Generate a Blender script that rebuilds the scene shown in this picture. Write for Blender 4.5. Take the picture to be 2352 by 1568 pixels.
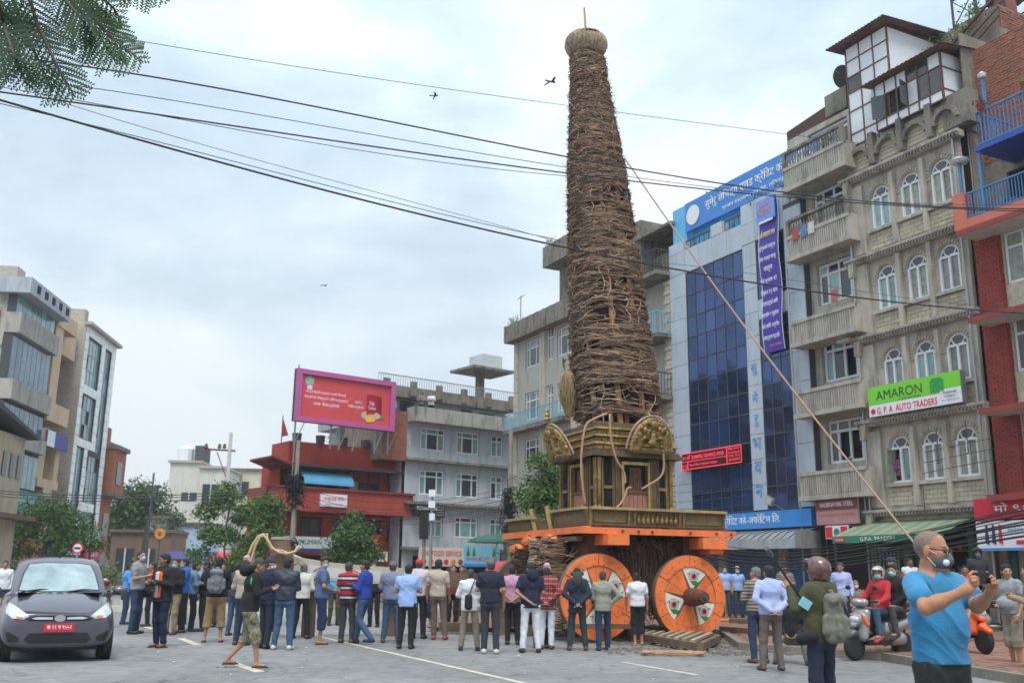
import bpy, bmesh, math, random
import numpy as np
from mathutils import Vector, Matrix
random.seed(7); RNG = np.random.RandomState(11)
PI = math.pi; R = math.radians
scene = bpy.context.scene
for o in list(bpy.data.objects): bpy.data.objects.remove(o)
COL = scene.collection
# ------------------------------------------------------------------ camera, sky, sun, exposure
CAM_H, PITCH, ROLL, FPX = 1.43, R(13.3), R(0.7), 2249.0     # focal length in pixels of a 2352 px wide picture
cam_d = bpy.data.cameras.new('camera'); cam = bpy.data.objects.new('camera', cam_d); COL.objects.link(cam)
cam_d.sensor_width = 36; cam_d.lens = 36*FPX/2352; cam_d.clip_start = 0.1; cam_d.clip_end = 6000
cam.location = (0, 0, CAM_H)
cam.rotation_euler = (Matrix.Rotation(PI/2+PITCH, 3, 'X') @ Matrix.Rotation(ROLL, 3, 'Z')).to_euler()
cam_d.dof.use_dof = True; cam_d.dof.focus_distance = 9.0; cam_d.dof.aperture_fstop = 3.0
scene.camera = cam
CF = np.array([0, math.cos(PITCH), math.sin(PITCH)]); CU0 = np.array([0, -math.sin(PITCH), math.cos(PITCH)]); CR0 = np.array([1., 0, 0])
CR = math.cos(ROLL)*CR0+math.sin(ROLL)*CU0; CU = -math.sin(ROLL)*CR0+math.cos(ROLL)*CU0
def at(x, y, Y):                       # the point at distance Y down the street seen at picture position x, y
    d = CF+CR*(x-1176)/FPX+CU*(784-y)/FPX; d = d*Y/d[1]
    return Vector((d[0], d[1], d[2]+CAM_H))
def ground_at(x, y, z=0.0):
    d = CF+CR*(x-1176)/FPX+CU*(784-y)/FPX; d = d*(z-CAM_H)/d[2]
    return Vector((d[0], d[1], z))

world = bpy.data.worlds.new('World'); scene.world = world; world.use_nodes = True
SUN_EL, SUN_AZ = R(62), R(178)
def build_world():
    nt = world.node_tree; nt.nodes.clear(); N = nt.nodes.new; L = nt.links.new
    out = N('ShaderNodeOutputWorld'); bg = N('ShaderNodeBackground'); bg.inputs[1].default_value = 0.1
    sky = N('ShaderNodeTexSky'); sky.sky_type = 'NISHITA'; sky.sun_disc = False
    sky.sun_elevation = SUN_EL; sky.sun_rotation = SUN_AZ; sky.air_density = 1.5; sky.dust_density = 3
    tc = N('ShaderNodeTexCoord'); sep = N('ShaderNodeSeparateXYZ'); L(tc.outputs['Generated'], sep.inputs[0])
    mp = N('ShaderNodeMapping'); mp.inputs['Scale'].default_value = (1.0, 1.0, 2.1); mp.inputs['Rotation'].default_value = (0.1, 0.18, 0.3); mp.inputs['Location'].default_value = (0.35, 0.1, 0.22)
    L(tc.outputs['Generated'], mp.inputs[0])
    n1 = N('ShaderNodeTexNoise'); n1.inputs['Scale'].default_value = 1.9; n1.inputs['Detail'].default_value = 7; n1.inputs['Roughness'].default_value = 0.5; n1.inputs['Distortion'].default_value = 0.25
    L(mp.outputs[0], n1.inputs['Vector'])
    n2 = N('ShaderNodeTexNoise'); n2.inputs['Scale'].default_value = 5.5; n2.inputs['Detail'].default_value = 8; n2.inputs['Roughness'].default_value = 0.58; n2.inputs['Distortion'].default_value = 0.3
    L(mp.outputs[0], n2.inputs['Vector'])
    mx = N('ShaderNodeMix'); mx.inputs[0].default_value = 0.2; L(n1.outputs[0], mx.inputs[2]); L(n2.outputs[0], mx.inputs[3])
    ramp = N('ShaderNodeValToRGB'); L(mx.outputs[0], ramp.inputs[0])
    e = ramp.color_ramp.elements
    e[0].position = 0.37; e[0].color = (0.40, 0.51, 0.62, 1); e[1].position = 0.60; e[1].color = (0.86, 0.93, 0.97, 1)
    m = e.new(0.48); m.color = (0.56, 0.68, 0.78, 1)
    # overcast luminance: brighter towards the zenith, and paler where the air thickens at the horizon
    cl = N('ShaderNodeMath'); cl.operation = 'MAXIMUM'; cl.inputs[1].default_value = 0; L(sep.outputs[2], cl.inputs[0])
    g = N('ShaderNodeMath'); g.operation = 'MULTIPLY_ADD'; g.inputs[1].default_value = 10.2; g.inputs[2].default_value = 4.9; L(cl.outputs[0], g.inputs[0])
    sc = N('ShaderNodeVectorMath'); sc.operation = 'SCALE'; L(ramp.outputs[0], sc.inputs[0]); L(g.outputs[0], sc.inputs[3])
    hz = N('ShaderNodeMapRange'); hz.inputs['From Min'].default_value = 0.0; hz.inputs['From Max'].default_value = 0.42; hz.inputs['To Min'].default_value = 0.68; hz.inputs['To Max'].default_value = 0.0
    L(cl.outputs[0], hz.inputs[0])
    m2 = N('ShaderNodeMix'); m2.data_type = 'RGBA'; L(hz.outputs[0], m2.inputs[0]); L(sc.outputs[0], m2.inputs[6]); m2.inputs[7].default_value = (6.3, 6.95, 7.5, 1)
    m3 = N('ShaderNodeMix'); m3.data_type = 'RGBA'; m3.inputs[0].default_value = 0.93; L(sky.outputs[0], m3.inputs[6]); L(m2.outputs[2], m3.inputs[7])
    L(m3.outputs[2], bg.inputs[0]); L(bg.outputs[0], out.inputs[0])
build_world()
sun_d = bpy.data.lights.new('sun', 'SUN'); sun_d.energy = 1.7; sun_d.angle = R(22); sun_d.color = (1.0, 0.96, 0.9)
sun = bpy.data.objects.new('sun', sun_d); COL.objects.link(sun)
_sd = Vector((math.sin(SUN_AZ)*math.cos(SUN_EL), math.cos(SUN_AZ)*math.cos(SUN_EL), math.sin(SUN_EL)))
sun.rotation_euler = _sd.to_track_quat('Z', 'Y').to_euler(); sun.location = (0, 0, 60)
scene.view_settings.view_transform = 'Standard'; scene.view_settings.look = 'None'
scene.view_settings.exposure = 0.62; scene.view_settings.gamma = 1.0; scene.view_settings.use_curve_mapping = False

# ------------------------------------------------------------------ materials
MATS = {}
def srgb(r, g, b):
    f = lambda c: (c/255)/12.92 if c/255 <= 0.04045 else ((c/255+0.055)/1.055)**2.4
    return (f(r), f(g), f(b))
def mat(name, col, rough=0.8, var=0.12, scale=2.0, metal=0.0, bump=0.0, bscale=40, stain=0.0, stain_col=(0.05, 0.05, 0.045), pv=0.0, spec=0.5, coords='pos', emit=None, alpha=1, trans=0, coat=0, vstretch=0.25, finevar=0.0):
    if name in MATS: return MATS[name]
    m = bpy.data.materials.new(name); m.use_nodes = True; nt = m.node_tree; N = nt.nodes.new; L = nt.links.new
    b = nt.nodes['Principled BSDF']; b.inputs['Roughness'].default_value = rough; b.inputs['Metallic'].default_value = metal
    b.inputs['Specular IOR Level'].default_value = spec
    if coat: b.inputs['Coat Weight'].default_value = coat; b.inputs['Coat Roughness'].default_value = 0.05
    if trans: b.inputs['Transmission Weight'].default_value = trans
    if alpha < 1: b.inputs['Alpha'].default_value = alpha
    if emit: b.inputs['Emission Color'].default_value = (*emit[:3], 1); b.inputs['Emission Strength'].default_value = emit[3]
    if coords == 'pos': src = N('ShaderNodeNewGeometry').outputs['Position']
    else: src = N('ShaderNodeTexCoord').outputs['Object']
    c4 = (*col, 1)
    cur = None
    if var > 0:
        n = N('ShaderNodeTexNoise'); n.inputs['Scale'].default_value = scale; n.inputs['Detail'].default_value = 6; n.inputs['Roughness'].default_value = 0.6
        L(src, n.inputs['Vector'])
        r = N('ShaderNodeValToRGB'); L(n.outputs[0], r.inputs[0]); e = r.color_ramp.elements
        e[0].position = 0.3; e[1].position = 0.7
        e[0].color = tuple(max(0, c*(1-var)) for c in col)+(1,); e[1].color = tuple(min(1, c*(1+var)) for c in col)+(1,)
        cur = r.outputs[0]
    if finevar > 0:
        n = N('ShaderNodeTexNoise'); n.inputs['Scale'].default_value = scale*14; n.inputs['Detail'].default_value = 3; L(src, n.inputs['Vector'])
        mr = N('ShaderNodeMapRange'); mr.inputs['From Min'].default_value = 0.3; mr.inputs['From Max'].default_value = 0.7; mr.inputs['To Min'].default_value = 1-finevar; mr.inputs['To Max'].default_value = 1+finevar; L(n.outputs[0], mr.inputs[0])
        v = N('ShaderNodeVectorMath'); v.operation = 'SCALE'; L(mr.outputs[0], v.inputs[3])
        if cur: L(cur, v.inputs[0])
        else: v.inputs[0].default_value = col
        cur = v.outputs[0]
    if stain > 0:
        mp = N('ShaderNodeMapping'); mp.inputs['Scale'].default_value = (1, 1, vstretch); L(src, mp.inputs[0])
        n = N('ShaderNodeTexNoise'); n.inputs['Scale'].default_value = 2.6; n.inputs['Detail'].default_value = 8; n.inputs['Roughness'].default_value = 0.68; L(mp.outputs[0], n.inputs['Vector'])
        mr = N('ShaderNodeMapRange'); mr.inputs['From Min'].default_value = 0.47; mr.inputs['From Max'].default_value = 0.68; mr.inputs['To Max'].default_value = stain; L(n.outputs[0], mr.inputs[0])
        mx = N('ShaderNodeMix'); mx.data_type = 'RGBA'; L(mr.outputs[0], mx.inputs[0]); mx.inputs[7].default_value = (*stain_col, 1)
        if cur: L(cur, mx.inputs[6])
        else: mx.inputs[6].default_value = c4
        cur = mx.outputs[2]
    if pv > 0:
        oi = N('ShaderNodeObjectInfo'); mr = N('ShaderNodeMapRange'); mr.inputs['To Min'].default_value = 1-pv; mr.inputs['To Max'].default_value = 1+pv; L(oi.outputs['Random'], mr.inputs[0])
        v = N('ShaderNodeVectorMath'); v.operation = 'SCALE'; L(mr.outputs[0], v.inputs[3])
        if cur: L(cur, v.inputs[0])
        else: v.inputs[0].default_value = col
        cur = v.outputs[0]
    if cur: L(cur, b.inputs['Base Color'])
    else: b.inputs['Base Color'].default_value = c4
    if bump > 0:
        n = N('ShaderNodeTexNoise'); n.inputs['Scale'].default_value = bscale; n.inputs['Detail'].default_value = 4; L(src, n.inputs['Vector'])
        bp = N('ShaderNodeBump'); bp.inputs['Strength'].default_value = bump; bp.inputs['Distance'].default_value = 0.02; L(n.outputs[0], bp.inputs['Height']); L(bp.outputs[0], b.inputs['Normal'])
    MATS[name] = m; return m
def stripes(name, cols, freq, rough=0.9, plaid=None):      # woven bands across a garment
    m = mat(name, cols[0], rough, 0); nt = m.node_tree; N = nt.nodes.new; L = nt.links.new; b = nt.nodes['Principled BSDF']
    tc = N('ShaderNodeTexCoord'); sp = N('ShaderNodeSeparateXYZ'); L(tc.outputs['Object'], sp.inputs[0])
    def band(axis, fr, cl):
        mu = N('ShaderNodeMath'); mu.operation = 'MULTIPLY'; mu.inputs[1].default_value = fr; L(sp.outputs[axis], mu.inputs[0])
        fc = N('ShaderNodeMath'); fc.operation = 'FRACT'; L(mu.outputs[0], fc.inputs[0])
        r = N('ShaderNodeValToRGB'); r.color_ramp.interpolation = 'CONSTANT'; L(fc.outputs[0], r.inputs[0]); e = r.color_ramp.elements
        for i, c in enumerate(cl):
            if i < 2: e[i].position = i/len(cl); e[i].color = (*c, 1)
            else: k = e.new(i/len(cl)); k.color = (*c, 1)
        return r.outputs[0]
    o = band(2, freq, cols)
    if plaid:
        mx = N('ShaderNodeMix'); mx.data_type = 'RGBA'; mx.blend_type = 'MULTIPLY'; mx.inputs[0].default_value = 1; L(o, mx.inputs[6]); L(band(0, freq, plaid), mx.inputs[7]); o = mx.outputs[2]
    L(o, b.inputs['Base Color']); return m

# ------------------------------------------------------------------ mesh helpers
class MB:
    def __init__(s): s.v = []; s.f = []; s.m = []
    def add(s, vs, fs, mi=0):
        k = len(s.v); s.v.extend(tuple(p) for p in vs); s.f.extend(tuple(i+k for i in f) for f in fs); s.m.extend([mi]*len(fs)); return s
    def box(s, x0, x1, y0, y1, z0, z1, mi=0):
        return s.add([(x0,y0,z0),(x1,y0,z0),(x1,y1,z0),(x0,y1,z0),(x0,y0,z1),(x1,y0,z1),(x1,y1,z1),(x0,y1,z1)],
                     [(0,3,2,1),(4,5,6,7),(0,1,5,4),(1,2,6,5),(2,3,7,6),(3,0,4,7)], mi)
    def hexa(s, p, mi=0): return s.add(p, [(0,3,2,1),(4,5,6,7),(0,1,5,4),(1,2,6,5),(2,3,7,6),(3,0,4,7)], mi)
    def bar(s, a, b, w, h=None, up=(0,0,1), mi=0):
        h = h or w; a = Vector(a); b = Vector(b); d = (b-a).normalized(); u = Vector(up)
        if abs(d.dot(u)) > 0.98: u = Vector((0, 1, 0))
        x = d.cross(u).normalized()*w/2; y = x.cross(d).normalized()*h/2
        return s.hexa([a-x-y, a+x-y, a+x+y, a-x+y, b-x-y, b+x-y, b+x+y, b-x+y], mi)
    def tube(s, pts, r, n=6, mi=0, caps=True, closed=False):
        pts = [Vector(p) for p in pts]; k = len(pts); rs = r if isinstance(r, (list, tuple)) else [r]*k; vs = []; prev = None
        for i, p in enumerate(pts):
            t = (pts[(i+1) % k]-pts[i-1]) if closed else (pts[min(i+1, k-1)]-pts[max(i-1, 0)])
            if t.length < 1e-9: t = Vector((0, 0, 1))
            t.normalize()
            if prev is None:
                u = t.cross(Vector((0, 0, 1)) if abs(t.z) < 0.9 else Vector((1, 0, 0))).normalized()
            else:
                u = (prev-t*prev.dot(t))
                u = u.normalized() if u.length > 1e-6 else t.orthogonal().normalized()
            prev = u; w = t.cross(u)
            for j in range(n):
                a = 2*PI*j/n; vs.append(p+(u*math.cos(a)+w*math.sin(a))*rs[i])
        fs = []
        for i in range(k if closed else k-1):
            for j in range(n):
                a, b = i*n+j, i*n+(j+1) % n; c, d = ((i+1) % k)*n+(j+1) % n, ((i+1) % k)*n+j
                fs.append((a, b, c, d))
        if caps and not closed: fs.append(tuple(range(n))[::-1]); fs.append(tuple((k-1)*n+j for j in range(n)))
        return s.add(vs, fs, mi)
    def prism(s, poly, y0, y1, mi=0):          # poly in x,z; extruded along y
        n = len(poly); vs = [(x, y0, z) for x, z in poly]+[(x, y1, z) for x, z in poly]
        return s.add(vs, [tuple(range(n)), tuple(range(2*n-1, n-1, -1))]+[(i, i+n, (i+1) % n+n, (i+1) % n) for i in range(n)], mi)
    def slab(s, poly, z0, z1, mi=0):           # poly in x,y counter-clockwise
        n = len(poly); vs = [(x, y, z0) for x, y in poly]+[(x, y, z1) for x, y in poly]
        return s.add(vs, [tuple(range(n-1, -1, -1)), tuple(range(n, 2*n))]+[(i, (i+1) % n, (i+1) % n+n, i+n) for i in range(n)], mi)
    def lathe(s, prof, n=16, M=None, mi=0, arc=2*PI):   # prof of (r, z)
        full = arc > 6.28; c = n if full else n+1; vs = []
        for r, z in prof:
            for j in range(c):
                a = arc*j/n; p = Vector((r*math.cos(a), r*math.sin(a), z)); vs.append(M @ p if M else p)
        fs = []
        for i in range(len(prof)-1):
            for j in range(n):
                j2 = (j+1) % c; fs.append((i*c+j, i*c+j2, (i+1)*c+j2, (i+1)*c+j))
        if full:
            if prof[0][0] > 1e-4: fs.append(tuple(range(c))[::-1])
            if prof[-1][0] > 1e-4: fs.append(tuple((len(prof)-1)*c+j for j in range(c)))
        return s.add(vs, fs, mi)
    def xf(s, M): s.v = [tuple(M @ Vector(p)) for p in s.v]; return s
    def build(s, name, mats, parent=None, smooth=False, loc=None, rot=None, mods=None, **tags):
        if not isinstance(mats, (list, tuple)): mats = [mats]
        me = bpy.data.meshes.new(name); me.from_pydata(s.v, [], s.f)
        for m in mats: me.materials.append(m)
        if any(s.m): me.polygons.foreach_set('material_index', s.m)
        if smooth: me.polygons.foreach_set('use_smooth', [True]*len(s.f))
        me.update()
        return link(name, me, parent, loc, rot, **tags)
def link(name, me, parent=None, loc=None, rot=None, **tags):
    o = bpy.data.objects.new(name, me); COL.objects.link(o)
    if parent: o.parent = parent
    if loc is not None: o.location = loc
    if rot is not None: o.rotation_euler = rot
    for k, v in tags.items(): o[k] = v
    return o
def thing(name, label, cat, loc=(0, 0, 0), rz=0.0, group=None):
    o = bpy.data.objects.new(name, None); COL.objects.link(o); o.location = loc; o.rotation_euler = (0, 0, rz)
    o.empty_display_size = 0.2; o['label'] = label; o['category'] = cat
    if group: o['group'] = group
    return o
def tag(o, label, cat, group=None):
    o['label'] = label; o['category'] = cat
    if group: o['group'] = group
    return o
UNIT = {}
def piece(name, m, parent, x0, x1, y0, y1, z0, z1):        # a box that shares its mesh with all others of its material
    k = (name, m.name)
    if k not in UNIT:
        mb = MB().box(-.5, .5, -.5, .5, -.5, .5); me = bpy.data.meshes.new(name); me.from_pydata(mb.v, [], mb.f); me.materials.append(m); UNIT[k] = me
    o = bpy.data.objects.new(name, UNIT[k]); COL.objects.link(o); o.parent = parent
    o.location = ((x0+x1)/2, (y0+y1)/2, (z0+z1)/2); o.scale = (x1-x0, y1-y0, z1-z0); return o
def text(s, mt, parent, x, y, z, w=None, h=None, align='CENTER', ext=0.004, bold=0.0, name='lettering', shear=0.0, M=None):
    cu = bpy.data.curves.new(name, 'FONT'); cu.body = s; cu.size = 1; cu.align_x = 'LEFT'; cu.offset = bold*.28; cu.extrude = 0.0; cu.shear = shear; cu.resolution_u = 3
    o = bpy.data.objects.new(name, cu); COL.objects.link(o)
    dg = bpy.context.evaluated_depsgraph_get(); dg.update()
    me = bpy.data.meshes.new_from_object(o.evaluated_get(dg)); bpy.data.objects.remove(o); bpy.data.curves.remove(cu)
    n = len(me.vertices); co = np.empty(n*3, dtype=np.float32); me.vertices.foreach_get('co', co); co = co.reshape(-1, 3)
    if n == 0: return None
    mn, mx = co.min(0), co.max(0); sx = (mx-mn)[0]; sy = (mx-mn)[1]
    if h and w: kx, ky = w/sx, h/sy
    elif h: kx = ky = h/sy
    else: kx = ky = w/sx
    nx = (co[:, 0]-mn[0])*kx; ny = (co[:, 1]-mn[1])*ky; W = sx*kx
    if align == 'CENTER': nx -= W/2
    elif align == 'RIGHT': nx -= W
    out = np.stack([nx, np.zeros(n), ny], 1).astype(np.float32)
    me.vertices.foreach_set('co', out.ravel()); me.materials.clear(); me.materials.append(mt); me.update()
    o = link(name, me, parent, (x, y-ext, z))
    if M is not None: o.matrix_local = M
    return o
def dev(s):                                  # the short i stands before its consonant in print
    out = list(s); i = 0
    while i < len(out):
        if out[i] == '\u093f' and i > 0: out[i-1], out[i] = out[i], out[i-1]
        i += 1
    return ''.join(out)
# ------------------------------------------------------------------ smooth bodies: blended round limbs turned into one skin
def limb(a, b, ra, rb, k=0.03, side=None, flat=1.0, mi=0, sub=False):
    return dict(a=np.array(a, float), b=np.array(b, float), ra=ra, rb=rb, k=k, side=None if side is None else np.array(side, float), flat=flat, mi=mi, sub=sub)
def ball(c, r, k=0.02, mi=0, sub=False, rot=None):      # ellipsoid
    r = (r, r, r) if np.isscalar(r) else r
    return dict(c=np.array(c, float), r=np.array(r, float), k=k, mi=mi, sub=sub, rot=rot)
def field(prims, h, cuts=(), disp=None, pad=0.05):
    lo = np.full(3, 1e9); hi = np.full(3, -1e9)
    for p in prims:
        if p['sub']: continue
        if 'c' in p: m = p['r'].max(); l, u = p['c']-m, p['c']+m
        else:
            m = max(p['ra'], p['rb'])*max(1, p['flat']); l = np.minimum(p['a'], p['b'])-m; u = np.maximum(p['a'], p['b'])+m
        lo = np.minimum(lo, l); hi = np.maximum(hi, u)
    lo -= pad; hi += pad
    n = np.ceil((hi-lo)/h).astype(int)+1
    ax = [lo[i]+h*np.arange(n[i]) for i in range(3)]
    V = np.full(n, 0.08, dtype=np.float32)
    for p in prims:
        if 'c' in p: m = p['r'].max(); l, u = p['c']-m, p['c']+m
        else:
            m = max(p['ra'], p['rb'])*max(1, p['flat']); l = np.minimum(p['a'], p['b'])-m; u = np.maximum(p['a'], p['b'])+m
        q = 0.04+p['k']
        i0 = np.clip(np.floor((l-q-lo)/h).astype(int), 0, n); i1 = np.clip(np.ceil((u+q-lo)/h).astype(int)+1, 0, n)
        if np.any(i1 <= i0): continue
        sl = tuple(slice(i0[i], i1[i]) for i in range(3))
        X = ax[0][sl[0]][:, None, None]; Y = ax[1][sl[1]][None, :, None]; Z = ax[2][sl[2]][None, None, :]
        if 'c' in p:
            dx, dy, dz = X-p['c'][0], Y-p['c'][1], Z-p['c'][2]
            if p['rot'] is not None:
                Q = p['rot']; dx, dy, dz = (Q[0][0]*dx+Q[0][1]*dy+Q[0][2]*dz, Q[1][0]*dx+Q[1][1]*dy+Q[1][2]*dz, Q[2][0]*dx+Q[2][1]*dy+Q[2][2]*dz)
            r = p['r']; k0 = np.sqrt((dx/r[0])**2+(dy/r[1])**2+(dz/r[2])**2); k1 = np.sqrt((dx/r[0]**2)**2+(dy/r[1]**2)**2+(dz/r[2]**2)**2)+1e-6
            d = k0*(k0-1)/k1
        else:
            ab = p['b']-p['a']; L2 = max(ab@ab, 1e-9); px, py, pz = X-p['a'][0], Y-p['a'][1], Z-p['a'][2]
            t = np.clip((px*ab[0]+py*ab[1]+pz*ab[2])/L2, 0, 1)
            qx, qy, qz = px-t*ab[0], py-t*ab[1], pz-t*ab[2]; rr = p['ra']+(p['rb']-p['ra'])*t
            if p['side'] is not None:
                s = p['side']; c = (qx*s[0]+qy*s[1]+qz*s[2])*(1/p['flat']-1); qx = qx+c*s[0]; qy = qy+c*s[1]; qz = qz+c*s[2]
            d = np.sqrt(qx*qx+qy*qy+qz*qz)-rr
        W = V[sl]; k = p['k']
        if p['sub']: d = -d; hh = np.maximum(k-np.abs(W-d), 0)/k; V[sl] = np.maximum(W, d)+hh*hh*k*0.25
        else: hh = np.maximum(k-np.abs(W-d), 0)/k; V[sl] = np.minimum(W, d)-hh*hh*k*0.25
    X, Y, Z = ax[0][:, None, None], ax[1][None, :, None], ax[2][None, None, :]
    if disp is not None: V += disp(X, Y, Z).astype(np.float32)
    for c in cuts: V = np.maximum(V, c(X, Y, Z)).astype(np.float32)
    V[0] = V[-1] = 0.05; V[:, 0] = V[:, -1] = 0.05; V[:, :, 0] = V[:, :, -1] = 0.05
    return V, lo, h
def nets(V, lo, h):
    s = V < 0; nx, ny, nz = V.shape
    cnt = np.zeros((nx-1, ny-1, nz-1), np.int8)
    CO = [(i, j, k) for i in (0, 1) for j in (0, 1) for k in (0, 1)]
    for i, j, k in CO: cnt += s[i:nx-1+i, j:ny-1+j, k:nz-1+k]
    act = (cnt > 0) & (cnt < 8); I = np.argwhere(act)
    ids = np.full(act.shape, -1, np.int64); ids[act] = np.arange(len(I))
    val = np.stack([V[I[:, 0]+i, I[:, 1]+j, I[:, 2]+k] for i, j, k in CO], 1); C = np.array(CO, float)
    acc = np.zeros((len(I), 3)); num = np.zeros(len(I))
    for a in range(8):
        for b in range(a+1, 8):
            if abs(C[a]-C[b]).sum() != 1: continue
            va, vb = val[:, a], val[:, b]; m = (va < 0) != (vb < 0)
            t = np.where(m, va/np.where(m, va-vb, 1), 0)
            acc += np.where(m[:, None], C[a]+(C[b]-C[a])*t[:, None], 0); num += m
    P = lo+h*(I+acc/num[:, None])
    Q = []
    for axn in range(3):
        sh = [slice(None)]*3; s0 = s[tuple(slice(0, -1) if i == axn else slice(None) for i in range(3))]; s1 = s[tuple(slice(1, None) if i == axn else slice(None) for i in range(3))]
        E = np.argwhere(s0 != s1); u, w = [(1, 2), (2, 0), (0, 1)][axn]
        ok = (E[:, u] > 0) & (E[:, w] > 0) & (E[:, u] < V.shape[u]-1) & (E[:, w] < V.shape[w]-1); E = E[ok]
        def cell(du, dw):
            F = E.copy(); F[:, u] -= du; F[:, w] -= dw; return ids[F[:, 0], F[:, 1], F[:, 2]]
        q = np.stack([cell(1, 1), cell(0, 1), cell(0, 0), cell(1, 0)], 1)
        fl = ~s0[E[:, 0], E[:, 1], E[:, 2]]; q[fl] = q[fl][:, ::-1]; Q.append(q)
    return P, np.concatenate(Q)
def smesh(name, P, Q, mats, mi=None, tris=None):
    me = bpy.data.meshes.new(name); me.vertices.add(len(P)); me.vertices.foreach_set('co', P.astype(np.float32).ravel())
    me.loops.add(len(Q)*4); me.loops.foreach_set('vertex_index', Q.astype(np.int32).ravel())
    me.polygons.add(len(Q)); me.polygons.foreach_set('loop_start', np.arange(0, len(Q)*4, 4, dtype=np.int32))
    for m in (mats if isinstance(mats, (list, tuple)) else [mats]): me.materials.append(m)
    if mi is not None: me.polygons.foreach_set('material_index', mi.astype(np.int32))
    me.polygons.foreach_set('use_smooth', [True]*len(Q)); me.update(calc_edges=True); me.validate(); return me
def fit(prims, h, cuts=(), disp=None): return nets(*field(prims, h, cuts, disp))

def face_mi(P, Q, small=True):              # 0 skin, 1 dark (eyes, brows), 2 lips
    c = P[Q].mean(1); mi = np.zeros(len(Q), int); ax = np.abs(c[:, 0])
    mi[(ax > .019) & (ax < .046) & (c[:, 1] > .055) & (c[:, 2] > .024) & (c[:, 2] < .034)] = 1
    mi[(ax > .021) & (ax < .043) & (c[:, 1] > .06) & (c[:, 2] > -.003) & (c[:, 2] < .008)] = 1
    mi[(ax < .024) & (c[:, 1] > .07) & (np.abs(c[:, 2]+.064) < .008)] = 2
    return mi
def head_prims(o=(0, 0, 0)):
    o = np.array(o, float); P = lambda *a: tuple(np.array(a)+o)
    pr = [ball(P(0, -.012, .03), (.076, .093, .084)), ball(P(0, .018, -.035), (.06, .072, .078), .03), limb(P(0, .055, -.098), P(0, .03, -.1), .024, .03, .03),
          limb(P(-.033, .076, .022), P(.033, .076, .022), .012, .012, .015), limb(P(0, .084, .012), P(0, .104, -.026), .008, .0125, .012), ball(P(-.012, .094, -.03), .009, .008), ball(P(.012, .094, -.03), .009, .008),
          ball(P(-.038, .055, -.02), .026, .02), ball(P(.038, .055, -.02), .026, .02), limb(P(-.018, .084, -.06), P(.018, .084, -.06), .007, .007, .006), limb(P(-.014, .082, -.072), P(.014, .082, -.072), .008, .008, .006)]
    for s in (-1, 1):
        pr.append(ball(P(s*.031, .098, .003), (.015, .018, .010), .012, sub=True)); pr.append(ball(P(s*.031, .074, .003), .013, .004))
        pr.append(ball(P(s*.08, -.004, -.006), (.009, .019, .032), .008))
        pr.append(ball(P(s*.078, .004, .0), (.006, .009, .014), .006, sub=True)) if False else None
    return [p for p in pr if p]
def hand_prims(curl=0.35):                  # right hand hanging down, palm towards -x, thumb forward (+y)
    pr = [limb((0, 0, .01), (0, 0, -.03), .024, .026, .02, (0, 1, 0), 1.25), limb((0, .0, -.03), (0, .0, -.085), .016, .016, .02, (0, 1, 0), 2.3)]
    for i, (y, ln) in enumerate(((.031, .068), (.011, .078), (-.010, .072), (-.029, .058))):
        a = np.array((0, y, -.085)); c = curl*(1+.15*i)
        for q, (f, r) in enumerate(((.45, .0095), (.32, .0085), (.23, .0075))):
            ang = c*(q+.6); b = a+ln*f*np.array((-math.sin(ang), 0, -math.cos(ang))); pr.append(limb(a, b, r, r-.0007, .005)); a = b
    a = np.array((-.004, .026, -.025)); b = a+np.array((-.012, .032, -.032)); pr += [limb(a, b, .013, .010, .01), limb(b, b+np.array((-.008, .008, -.032)), .010, .008, .004)]
    return pr
HEAD_P, HEAD_Q = fit(head_prims(), .0085); HEAD_MI = face_mi(HEAD_P, HEAD_Q)
HAND_P, HAND_Q = fit(hand_prims(), .0062)
SK = {k: mat('skin_'+k, c, .55, .08, 30) for k, c in dict(mid=(.36, .19, .115), dark=(.24, .12, .07), light=(.46, .27, .18)).items()}
M_EYE = mat('eye_and_brow_dark', (.02, .015, .012), .4, 0); M_LIP = mat('lips', (.28, .10, .08), .5, 0)
M_HAIR = mat('black_hair', (.012, .011, .011), .5, .3, 60, bump=.6, bscale=220); M_GHAIR = mat('grey_hair', (.16, .155, .15), .6, .35, 60, bump=.6, bscale=220); M_BHAIR = mat('greying_black_hair', (.05, .048, .045), .6, .5, 60, bump=.6, bscale=220)
M_MASKB = mat('light_blue_face_mask', (.28, .52, .66), .8, .05, 30); M_MASKW = mat('white_face_mask', (.75, .76, .78), .8, .05); M_MASKC = mat('cyan_face_mask', (.25, .62, .68), .8, .05)
def _tmpl(name, prims, h, cuts=(), disp=None):
    P, Q = fit(prims, h, cuts, disp); return (name, P, Q)
def hair_noise(X, Y, Z): return .0022*np.sin(X*310+Z*90)*np.cos(Y*280+Z*120)
HAIR_S = _tmpl('hair', [ball((0, -.016, .036), (.082, .099, .088)), ball((0, -.05, -.02), (.072, .058, .07), .02)], .0085, [lambda X, Y, Z: (Y*.8-(Z-.035)*.62-.032)+0*X, lambda X, Y, Z: np.minimum(np.minimum(.02-Z, Y+.02), .07-np.abs(X))*0+(-.075-Z)+0*X+0*Y], hair_noise)
HAIR_T = _tmpl('hair', [ball((0, -.014, .045), (.085, .1, .09)), ball((0, .045, .085), (.05, .045, .03), .03), ball((0, -.05, -.015), (.073, .06, .07), .02)], .0085, [lambda X, Y, Z: (Y*.8-(Z-.03)*.62-.034)+0*X, lambda X, Y, Z: (-.07-Z)+0*X+0*Y], lambda X, Y, Z: 2*hair_noise(X, Y, Z))
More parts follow.
